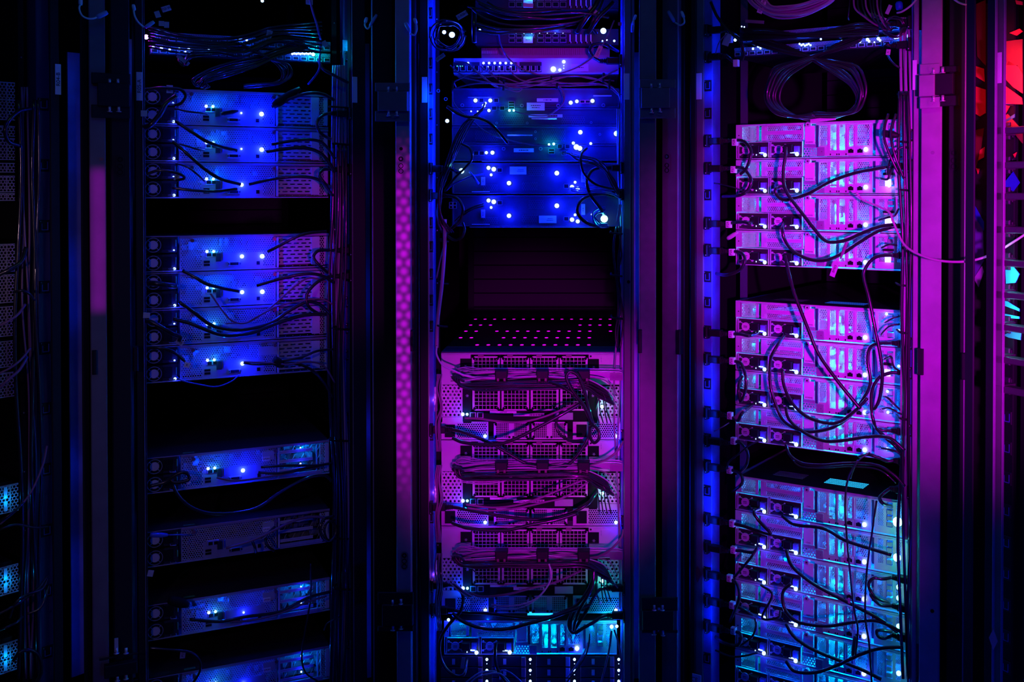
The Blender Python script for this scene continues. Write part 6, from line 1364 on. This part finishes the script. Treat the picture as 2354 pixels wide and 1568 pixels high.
for i in range(5):
    pts = [(1389 + (30 - i * 3) * math.cos(k * .6 + 1.2), 500 + (24 - i * 2) * math.sin(k * .6 + 1.2)) for k in range(7)]
    cable(FC, pts, .0018, BLUEC, .03 + i * .003, 'cyan lit cable curling round the green star light, lower right controller', 'cables curling round the green star light')
# cables lying in the arms
for ai, v in enumerate((848, 1057, 1260)):
    nm = ('uppermost', 'middle', 'lowest')[ai]
    for i in range(9):
        d = i * 1.9
        cable(FC, [(1052 + d, v + 14 + d), (1040 + d, v + 22), (1062, v + 34 + d * .6), (1105, v + 32 + d), (1150, v + 30 + d), (1250, v + 29 + d), (1340, v + 28 + d), (1372, v + 36 + d * 1.6), (1396 + d, v + 52 + d * 2)], .0028, K, .054 + i * .0015, 'black cable lying in the %s cable arm of the fan wall units' % nm, 'black cables in the %s cable arm' % nm)
    for i in range(3):
        d = i * 5
        cable(FC, [(1036, v + 18 + d), (1062 + d, v + 24 + d * .4), (1100, v + 18 + d), (1150, v + 16 + d * .8), (1200, v + 12 + d * 1.2), (1250, v + 16 + d * .6), (1300, v + 14 + d), (1345, v + 20 + d * .6), (1395, v + 30 + d * 3), (1420, v + 62 + d * 3)], 0.0015, PINKC if i % 2 else MAU, .050 + i * .002, 'mauve cable lying in the %s cable arm of the fan wall units' % nm, 'mauve cables in the %s cable arm' % nm)
    for i in range(4):
        cable(FC, [(1350 + i * 4, v + 34), (1372 + i * 6, v + 60), (1372 + i * 8, v + 95), (1378 + i * 9, v + 125)], .0015, K, .045 + i * .004, 'thin dark cable hanging over the cyan card bay under the %s arm' % nm, 'thin cables over the %s cyan card bay' % nm)
    for i in range(4):
        x = 1001 + i * 3.5
        cable(FC, [(x + 4, v + 12), (x, v + 45), (x + 5, v + 90), (x - 1, v + 130), (x + 3, v + 190)], .0017, MAU, .04, 'mauve cable hanging left of the %s fan wall unit' % nm, 'mauve cables left of the %s fan wall unit' % nm)
# pink lit plug crate behind the left power strip of the fan units
for v, n in ((918, 'uppermost'), (1130, 'middle'), (1318, 'lowest')):
    p = px(FC, 994, v + 28, .02); q = px(FC, 1004, v - 28, .02)
    t = thing('card_bracket', FC, p.x, -.02, p.z, 'bright pink lit bracket beside the %s fan wall unit' % n, 'bracket')
    MB(FC).use(HEXW).sheet(p.x, q.x, -.02, p.z, q.z).use(PINKC).box(p.x, q.x, -.014, -.012, p.z, q.z).build('bracket_plate', None, t)
    light('bracket_light', 'POINT', ((q.x - p.x) / 2, -0.012, (q.z - p.z) * .5), (0.8, 0.1, 1), 0.006, size=0.001, parent=t)

# right cabinet
run(FR, [
 ('long black cord dropping from the first magenta server and bowing low over the fourth', 4.4, K, .07, [(1806, 338), (1805, 360), (1801, 395), (1803, 429), (1816, 454), (1839, 484), (1874, 529), (1894, 551), (1916, 557), (1948, 551), (1986, 534), (2023, 521), (2060, 516)]),
 ('thin pink cable leaving the second magenta server and swinging to the right photo edge', 2.6, mat('pink_patch_jacket', (.50, .28, .42), .4), .06, [(1968, 442), (1986, 461, .06), (2023, 476, .07), (2045, 489, .08), (2055, 514, .09), (2073, 554, .10), (2095, 576, .12), (2140, 595, .14), (2190, 602, .15), (2240, 598, .15), (2290, 580, .15), (2330, 556, .15), (2362, 535, .15)]),
 ('black cord falling from the fourth server through the gap, diagonal over three middle servers', 4.4, K, .08, [(1804, 588), (1811, 618), (1819, 650), (1830, 686), (1860, 762), (1882, 814), (1921, 870), (1952, 909), (1978, 940)]),
 ('black cord bowing from the first middle server fan to the right edge plug', 4.2, K, .06, [(1799, 850), (1802, 885), (1820, 925), (1851, 955), (1891, 971), (1928, 971), (1967, 943), (1994, 915)]),
 ('black cord from the third middle server curving under the block to the right bundle', 4.0, K, .06, [(1806, 936), (1814, 964), (1845, 992), (1891, 1013), (1937, 1013), (1998, 1004), (2044, 1007), (2080, 1036)]),
 ('blue edged black cord from the lowest middle server over the dark gap to the right', 3.4, K, .055, [(1806, 1022), (1817, 1047), (1845, 1065), (1891, 1069), (1952, 1065), (2013, 1069), (2053, 1090), (2080, 1118)]),
 ('thin blue edged cord beneath it over the dark gap', 1.6, K, .055, [(1812, 1044), (1840, 1072), (1900, 1075), (1952, 1072), (2020, 1080), (2060, 1110)]),
 ('thick black cord from the first lowest block server falling right across the second', 4.2, K, .06, [(1798, 1186), (1827, 1206), (1892, 1215), (1940, 1241), (1989, 1258), (2050, 1276)]),
 ('thick black cord falling diagonally over the third and fourth lowest block servers', 4.4, K, .065, [(1807, 1264), (1820, 1300), (1859, 1335), (1908, 1364), (1973, 1397), (2021, 1423), (2064, 1454)]),
 ('thick black cord looping left then running level over the fourth lowest block server', 4.2, K, .065, [(1818, 1342), (1800, 1362), (1804, 1400), (1827, 1426), (1859, 1436), (1908, 1439), (1973, 1429), (2021, 1429), (2070, 1452)]),
 ('thick black cord falling diagonally to the bottom right corner of the right cabinet', 4.2, K, .065, [(1807, 1434), (1824, 1462), (1859, 1488), (1908, 1510), (1973, 1536), (2026, 1562)]),
 ('thick black cord hanging low then rising right at the fifth lowest block server', 4.2, K, .07, [(1807, 1520), (1827, 1543), (1875, 1546), (1924, 1530), (1973, 1507), (2021, 1491), (2076, 1488)]),
 ('thin black cord hanging straight over the lowest block, ending at a slim tag', 2.4, K, .08, [(1972, 1058), (1950, 1099), (1943, 1157), (1947, 1238), (1956, 1335), (1963, 1400), (1972, 1449), (1966, 1512)]),
 ('second thin black cord hanging straight over the network LEDs of the lowest block', 2.4, K, .08, [(2015, 1151), (2005, 1222), (1992, 1319), (1989, 1416), (1998, 1481), (2004, 1572)]),
 ('black cord loop left of the lowest block servers, upper', 3.0, K, .05, [(1794, 1403), (1788, 1420), (1752, 1420), (1775, 1368), (1749, 1345)]),
 ('blue edged cord bow at the lower left of the right cabinet', 2.4, K, .045, [(1645, 1495), (1681, 1509), (1712, 1508), (1742, 1500)]),
 ('black cord between the fourth and fifth lowest block fans', 2.8, K, .05, [(1704, 1484), (1730, 1462), (1738, 1440), (1736, 1423)]),
 ('black cord falling left across the second lowest block fan', 3.4, K, .055, [(1741, 1258), (1728, 1280), (1706, 1306), (1687, 1328)]),
 ('mauve lead rising right in the dark beside the plug tagged P24', 1.4, MAU, .02, [(1642, 991), (1660, 982), (1676, 972)]),
 ('blue edged thin cord arching down from the lowest middle server into the dark gap', 2.2, K, .05, [(1744, 1014), (1722, 1024), (1700, 1042), (1676, 1062), (1672, 1078)]),
 ('thin cord curling in the gap under the magenta servers', 1.6, K, .05, [(2000, 1040), (1975, 1058), (1962, 1080), (1955, 1100)]),
 ('dark cord running left to right behind the third tagged plug', 1.8, K, .02, [(1640, 421), (1660, 424), (1690, 432), (1706, 438)]),
 ('black cord with blue edge bowing down from the ceiling cables at the upper right side', 3.2, K, .07, [(2042, 262), (2034, 290), (2033, 320), (2045, 355), (2066, 400)]),
 ('second black cord with blue edge beside it', 3.2, K, .072, [(2060, 262), (2048, 300), (2050, 330), (2060, 365), (2078, 410)]),
 ('black cord curl at the card bay of the first magenta server', 2.6, K, .04, [(2040, 400), (2044, 375), (2056, 352), (2075, 338), (2092, 342)]),
 ('black cord hooked into the card bay of the second magenta server', 2.8, K, .03, [(2024, 410), (2040, 412), (2046, 398), (2050, 380)]),
 ('black cord hooked into the card bay of the third magenta server', 2.6, K, .03, [(2020, 506), (2040, 500), (2056, 496), (2066, 480)]),
 ('black cord hooked into the card bay of the fourth magenta server', 2.4, K, .03, [(2026, 570), (2044, 562), (2062, 564)]),
 ('thin black lead at the card bay of the first middle server, upper', 2.0, K, .03, [(2034, 742), (2052, 732), (2074, 726)]),
 ('thin black lead at the card bay of the first middle server, lower', 2.0, K, .03, [(2024, 770), (2045, 750), (2076, 744)]),
 ('black lead at the card bay of the second middle server', 2.6, K, .03, [(2032, 826), (2048, 820), (2054, 842), (2066, 852)]),
 ('black lead falling right across the card bay of the third middle server', 2.4, K, .035, [(2030, 912), (2040, 914), (2056, 930), (2072, 945)]),
 ('second black lead falling right across the card bay of the third middle server', 2.2, K, .035, [(2028, 940), (2044, 938), (2064, 948), (2080, 956)]),
 ('black lead across the card bay of the lowest middle server', 2.4, K, .035, [(2026, 1030), (2046, 1034), (2064, 1040), (2078, 1055)]),
 ('mauve cable arc at the left top of the right cabinet running up from the plugs', 1.5, MAU, .04, [(1645, 123), (1652, 100), (1664, 84), (1680, 72)]),
 ('thin black cord hanging from the ceiling over the upper switch, right cabinet', 1.6, K, .05, [(1954, -5), (1952, 20), (1950, 40), (1952, 46)]),
 ('blue lit cord curve at the upper right of the big cable loop', 2.4, K, .04, [(2041, 128), (2050, 142), (2062, 152), (2076, 160)]),
 ('dark cord arc at the upper left corner of the right cabinet', 4.0, K, .04, [(1634, 5), (1650, 40), (1680, 75), (1702, 95), (1710, 120), (1706, 140)]),
])
GL_ = 'big hanging cable loop at the top of the right cabinet'
for i in range(6):
    d = i * 8; e = i * 3
    cable(FR, [(1740 - d * .3, 84 + e), (1790, 104 + e * .8), (1840 + d * .2, 122 + e * .4), (1880 + d * .5, 142 - e * .3), (1925 + d, 172 - e * 1.5), (1955 + d * .8, 200 - e), (1966 + d * .6, 230 - e * .5), (1952 + d * .5, 256), (1915 + d * .3, 270 - e * .6), (1870, 274 - e)], .0034, K, .05 + i * .004, 'dark blue edged cable of the big hanging loop, falling on its right side', GL_)
for i in range(6):
    d = i * 8; e = i * 3
    cable(FR, [(1990 - d * .3, 78 + e), (1930, 98 + e), (1895 - d * .2, 120 + e * .4), (1860 - d * .5, 140 - e * .3), (1820 - d, 170 - e), (1795 - d * .8, 200 - e * .5), (1792 - d * .9, 230), (1812 - d * .8, 256), (1850 - d * .7, 272 - e * .4), (1885 - d * .4, 276 - e)], .0034, K, .052 + i * .004, 'dark blue edged cable of the big hanging loop, falling on its left side', GL_)
for i in range(9):
    cable(FR, [(1716 + i * 4, -6), (1728 + i * 4, 12 - i), (1760 + i * 2, 32 - i * 2.6), (1800, 42 - i * 3.6), (1850 - i, 36 - i * 3.4), (1900 - i * 2, 14 - i * 2.4), (1925 - i * 4, -8)], .0025, GREYC, .05 + (i % 3) * .005, 'mauve lit network cable coil hanging into the top edge of the right cabinet', 'network cable coil at the top of the right cabinet')
for i in range(10):
    cable(FR, [(1702, 66 + i * 3), (1770, 68 + i * 2.4), (1840, 78 + i), (1920, 66 + i * 2), (1980, 56 + i * 3), (2020, 62 + i * 2)], .0028, K, .045 + i * .003, 'dark cable lying across the switches at the top of the right cabinet', 'dark cables across the top switches of the right cabinet')
for i in range(8):
    cable(FR, [(1962 + i * 9, -6), (1968 + i * 8, 20), (1985 + i * 7, 40 + i), (2010 + i * 5, 55 + i * 2), (2040 + i * 2, 66)], .0021, MAU if i % 3 == 0 else K, .05 + i * .003, 'thin cable falling from the ceiling at the upper right of the right cabinet', 'thin cables at the upper right of the right cabinet')
for i in range(3):
    pts = [(2056 + (27 - 3 * i) * math.cos(k * .6), 62 + (24 - 2 * i) * math.sin(k * .6)) for k in range(11)]
    cable(FR, pts, .002, K, .055 + i * .004, 'dark cable coil above the cyan lit cluster, upper right of the right cabinet', 'dark cable coil at the upper right')
# black tie fans at the right top
for v, l in ((52, 'upper'), (102, 'lower')):
    plug(FR, 2096, 2046, v, 0.05, l + ' dark ribbed plug at the very top right of the right cabinet', cord=[(2038, v), (2034, v + 8, .02)])

# knot of black leads and connectors
def connector(F, u0, v0, u1, v1, r, m, off, label, cat='connector', name='cable_connector', n=None):
    a = pw(F, u0, v0, off); c = pw(F, u1, v1, off)
    b = MB(Matrix.Identity(4)).use(m); P_ = [a.lerp(c, k / 6) for k in range(7)]
    b.tube(P_, r, 8, rs=[r * .7, r, r, r, r, r * .75, r * .5])
    return tag(b.build(name, m, None, origin=a), label, cat)
connector(FL, 628, 244, 690, 203, .011, BLACK, .06, 'large dark connector block lying aslant over the top left server')
connector(FL, 628, 826, 652, 842, .011, BLACK, .05, 'black connector lump at the right of the lowest middle server, left cabinet')
connector(FL, 508, 262, 548, 255, .0055, BLACK, .02, 'dark connector stub in the middle of the topmost left server')
connector(FL, 345, 1230, 386, 1230, .006, BLUEC, .045, 'blue lit ribbed connector over the fans of the unlit grey server')
connector(FL, 386, 1230, 430, 1229, .0018, BLUEC, .045, 'thin blue lead from the blue ribbed connector', 'cable', 'cable')
connector(FL, 388, 1378, 434, 1392, .012, BLACKM, .05, 'black adapter block above the second lowest left server')
connector(FR, 2028, 306, 2066, 312, .009, BLACK, .075, 'black rubber boot lying over the card bay of the first magenta server')
connector(FR, 1672, 549, 1696, 534, .0055, PINKC, .05, 'pale ribbed cable boot hanging aslant beside the third magenta server')
connector(FR, 1690, 962, 1712, 942, .0062, mat('pinkish_ribbed_boot', (.4, .22, .32), .5), .05, 'ribbed inline cable joint beside the third middle magenta server')
connector(FR, 1948, 552, 1932, 595, .004, MAU, .06, 'flat mauve lead hanging to a tag over the fourth magenta server', 'cable', 'cable')
connector(FR, 1966, 1462, 1960, 1516, .0055, mat('dark_green_tag', (.02, .10, .07), .4), .08, 'slim dark green tag at the end of the thin hanging cord, lowest block')

# paper cable tags
def ctag(F, u, v, w_, h_, ang, off, label, txt='', m=PAPER, group=None):
    p = px(F, u, v, off); s_ = 2.66 / FPX
    T = F.M @ Matrix.Translation(p) @ Matrix.Rotation(R(ang), 4, 'Y')
    b = MB(T).use(m).bev(-w_ * s_ / 2, w_ * s_ / 2, -.0012, 0, -h_ * s_ / 2, h_ * s_ / 2, .0004)
    org = T.translation
    o = b.build('cable_tag', None, None, origin=org); tag(o, label, 'cable tag', group)
    if txt:
        c = bpy.data.curves.new('printed_text', 'FONT'); c.body = txt; c.size = min(h_, w_) * s_ * .62; c.align_x = 'CENTER'; c.align_y = 'CENTER'; c.extrude = .0001; c.materials.append(INK)
        q = mesh_text('printed_text', c); q.parent = o
        long_ = R(90) if h_ > w_ else 0
        M = Matrix.Translation(-org) @ T @ Matrix.Translation((0, -.0018, 0)) @ Matrix.Rotation(R(90), 4, 'X') @ Matrix.Rotation(long_, 4, 'Z'); q.matrix_local = M
    return o
TAGS = [
 (FL, 390, 205, 13, 17, 0, .065, 'white tag reading PX on the cord loop at the top left server', 'PX', PAPER), (FL, 331, 261, 13, 13, 0, .05, 'small white tag beside the second fan of the left cabinet', '', PAPERG),
 (FL, 407, 406, 11, 17, 12, .05, 'pale tag in front of the third server of the left cabinet', 'PX', PAPERG), (FL, 337, 725, 14, 12, 3, .05, 'small grey tag at the edge of the middle left fans', '', PAPERG),
 (FL, 413, 787, 17, 11, 35, .055, 'tilted tag at the end of the thick cord over the middle left fans', 'P15', PAPERG), (FL, 430, 839, 12, 12, 15, .055, 'blue lit square tag beside the lowest middle server', 'K', PAPER),
 (FL, 346, 1318, 12, 14, 15, .05, 'small grey tag below the unlit grey server', '', PAPERG), (FL, 420, 1504, 11, 18, 5, .055, 'pale tag on the blue lit cord at the bottom left', 'P11', PAPERG),
 (FL, 432, 1107, 8, 12, -30, .06, 'tiny cyan lit tag on the cord curl of the single lower server', '', PAPER), (FL, 421, 138, 30, 9, 40, .07, 'long grey cable tag hanging aslant left of the black loops', '', PAPERG),
 (FL, 618, 83, 12, 26, 12, .07, 'grey written tag amid the dark cables at the top of the left cabinet', 'TO S1', PAPERG), (FL, 382, 20, 19, 12, -22, .06, 'mauve written tag at the top left corner of the left cabinet', 'TO W', PINKC),
 (FL, 362, 33, 11, 14, -20, .06, 'small mauve tag under the written one at the top left', '', PAPERG), (FL, 371, 54, 11, 11, 0, .06, 'left of two small mauve tags near the violet light', '', PAPERG), (FL, 383, 57, 10, 13, 0, .06, 'right of two small mauve tags near the violet light', '', PAPERG),
 (FL, 732, 100, 10, 11, 20, .06, 'grey tag beside the bright row of lights', '', PAPERG), (FL, 746, 101, 12, 14, -30, .06, 'blue grey tag right of the bright row of lights', '', PAPERG), (FL, 711, 5, 16, 11, 0, .055, 'mauve tag at the top end of the violet lit lead', '', PINKC),
 (FC, 1062, 35, 26, 12, -30, .07, 'written mauve tag above the round coil, centre cabinet', 'W12-R06-P41', PINKC), (FC, 1365, 25, 26, 10, 40, .07, 'mauve written tag aslant at the centre top right', '', PINKC), (FC, 1378, 35, 9, 8, 30, .07, 'small square tag end at the centre top right', '', PINKC),
 (FC, 1376, 119, 10, 28, 25, .075, 'violet written tag hanging over the ridged panel', 'L0-P41', PINKC), (FC, 1214, 12, 23, 9, 4, .05, 'pink paper tag on the switch at the centre top edge', '', PINKC), (FC, 1425, 55, 8, 8, 0, .05, 'tiny dark red tag at the right top of the centre cabinet', '', HANDLE),
 (FC, 1012, 132, 24, 9, -35, .065, 'blue lit written tag left of the purple switch', 'LW-R07', PAPERG), (FC, 1023, 519, 7, 30, 3, .05, 'long pink tag on the thick mauve cable under the controllers', '', PAPER), (FC, 1423, 490, 7, 40, 8, .05, 'bright magenta tag at the right side of the lowest controller', '', PINKC),
 (FC, 1064, 1524, 8, 26, 8, .06, 'dark written tag on the big hanging loop over the drives', '', PAPERG),
 (FR, 1671, 91, 17, 28, 20, .06, 'blank pink tag hanging from the upper untidy plug, right cabinet', '', PINKC), (FR, 1752, 14, 13, 34, 25, .07, 'violet written tag hanging at the top of the right cabinet', 'CU-R08', PINKC), (FR, 2019, 40, 38, 8, 25, .07, 'long violet written tag at the upper right of the right cabinet', 'CU-R08-P42', PINKC),
 (FR, 2043, 22, 8, 20, 25, .07, 'pink tag amid thin cables at the upper right', '', PINKC), (FR, 2042, 120, 9, 12, 8, .06, 'small pink tag right of the big cable loop', 'K', PINKC), (FR, 1892, 275, 58, 8, -5, .07, 'long printed mauve label round the bottom of the big cable loop', '', PINKC),
 (FR, 1735, 50, 46, 7, 8, .07, 'long dark violet printed label across the cables at the top left of the right cabinet', '', MAU), (FR, 1919, 618, 12, 36, 20, .065, 'violet written tag hanging below the fourth magenta server', 'BM03', PINKC),
 (FR, 1952, 1381, 5, 12, 0, .085, 'tiny pink tag on the thin hanging cord of the lowest block', '', PINKC)]
for T_ in TAGS: ctag(*T_[:8], txt=T_[8], m=T_[9])
# white leads with crimped ends hanging from the top of the posts
def lead(F, pts, ends, off, label):
    W = [pw(F, u, v, off + .01 * math.sin(math.pi * i / (len(pts) - 1))) for i, (u, v) in enumerate(pts)]
    t = thing('earth_lead', F, *(lambda q: (q.x, q.y, q.z))(F.I @ W[0]), label, 'earth lead', 'pale earth leads at the tops of the posts')
    MB(Matrix.Identity(4)).use(WHITEC).tube(spline(W), .0022).build('lead', None, t)
    for (u0, v0, u1, v1, r_, m_) in ends:
        a, c = pw(F, u0, v0, off + .002), pw(F, u1, v1, off + .002)
        MB(Matrix.Identity(4)).use(m_).tube([a.lerp(c, k / 4) for k in range(5)], r_, 8, [r_ * .7, r_, r_, r_, r_ * .8]).build('crimped_end', None, t)
GB_ = mat('bluish_connector', (.30, .42, .70), .4)
lead(FL, [(185, 8), (182, 20), (188, 35), (200, 42), (216, 42), (232, 34)], [(185, -4, 185, 12, .0048, WHITEC), (222, 40, 247, 28, .006, mat('bluish_connector', (0, 0, 0)))], .10, 'long pale lead with grey connector at the top left of the photo')
lead(FL, [(307, 20), (309, 35), (317, 50), (330, 62)], [(306, 10, 309, 24, .004, WHITEC), (334, 63, 354, 50, .0048, GB_)], .08, 'pale lead falling towards the violet light, top of the left cabinet')
lead(FL, [(841, 48), (839, 58), (845, 66), (853, 58)], [(843, 40, 840, 52, .0042, WHITEC), (850, 60, 866, 34, .0042, GB_)], .07, 'small pale lead at the top of the black post between left and centre cabinets')
lead(FC, [(956, 52), (958, 66), (953, 80), (944, 78)], [(952, 42, 957, 54, .0042, WHITEC), (942, 72, 932, 52, .0048, GB_)], .08, 'small pale lead at the top of the honeycomb shaded post')
lead(FC, [(1457, 44), (1456, 52), (1455, 60)], [(1462, 34, 1457, 46, .0034, WHITEC), (1456, 48, 1453, 74, .0042, GB_)], .06, 'short blue ended lead at the right post of the centre cabinet')
lead(FR, [(1572, 40), (1573, 52), (1564, 58), (1552, 52)], [(1566, 26, 1572, 40, .0044, WHITEC), (1550, 50, 1536, 26, .0052, GB_)], .08, 'small pale lead at the top between centre and right cabinets')
lead(FR, [(2190, -4), (2205, 6), (2222, 10), (2236, 2)], [(2190, -8, 2200, 0, .004, WHITEC)], .09, 'pale lead dipping into the top edge beside the red mural')
lead(FR, [(2062, 30), (2075, 26), (2095, 12), (2108, -4)], [(2066, 4, 2068, 22, .0085, mat('blue_round_cap', (.02, .08, .8), .4))], .07, 'blue round cap with lead at the top right of the right cabinet')
# cable ties on the cabinet sides
for F, us, v, l in ((FC, (1010, 1030), 650, 'left'), (FC, (1006, 1028), 748, 'lower left'), (FC, (1010, 1030), 553, 'upper left'), (FC, (1405, 1430), 632, 'right'), (FC, (1406, 1430), 730, 'lower right'), (FC, (1404, 1430), 535, 'upper right'),
                    (FR, (2072, 2096), 216, 'first'), (FR, (2074, 2096), 326, 'second'), (FR, (2070, 2096), 436, 'third'), (FR, (2068, 2096), 655, 'fourth'), (FR, (2070, 2096), 764, 'fifth'), (FR, (2070, 2096), 962, 'sixth'),
                    (FL, (757, 800), 245, 'upper left cabinet'), (FL, (765, 806), 330, 'second left cabinet'), (FL, (757, 800), 1011, 'lower left cabinet'), (FL, (765, 800), 1236, 'lowest left cabinet'), (FL, (765, 806), 755, 'middle left cabinet'), (FL, (768, 806), 1352, 'bottom left cabinet')):
    a, c = pw(F, us[0], v, .06), pw(F, us[1], v + 3, .035)
    cn = 'centre' if F is FC else ('right' if F is FR else 'left')
    o = MB(Matrix.Identity(4)).use(BLACK).tube(spline([a + Vector((0, .03, .002)), a, a.lerp(c, .5) + Vector((0, -.006, 0)), c]), .0026, 6).build('cable_tie', None, None, origin=a)
    tag(o, 'black tie loop holding side cables, %s one, %s cabinet' % (l, cn), 'cable tie', 'cable ties of the cabinet sides')
print('objects', len(bpy.data.objects))
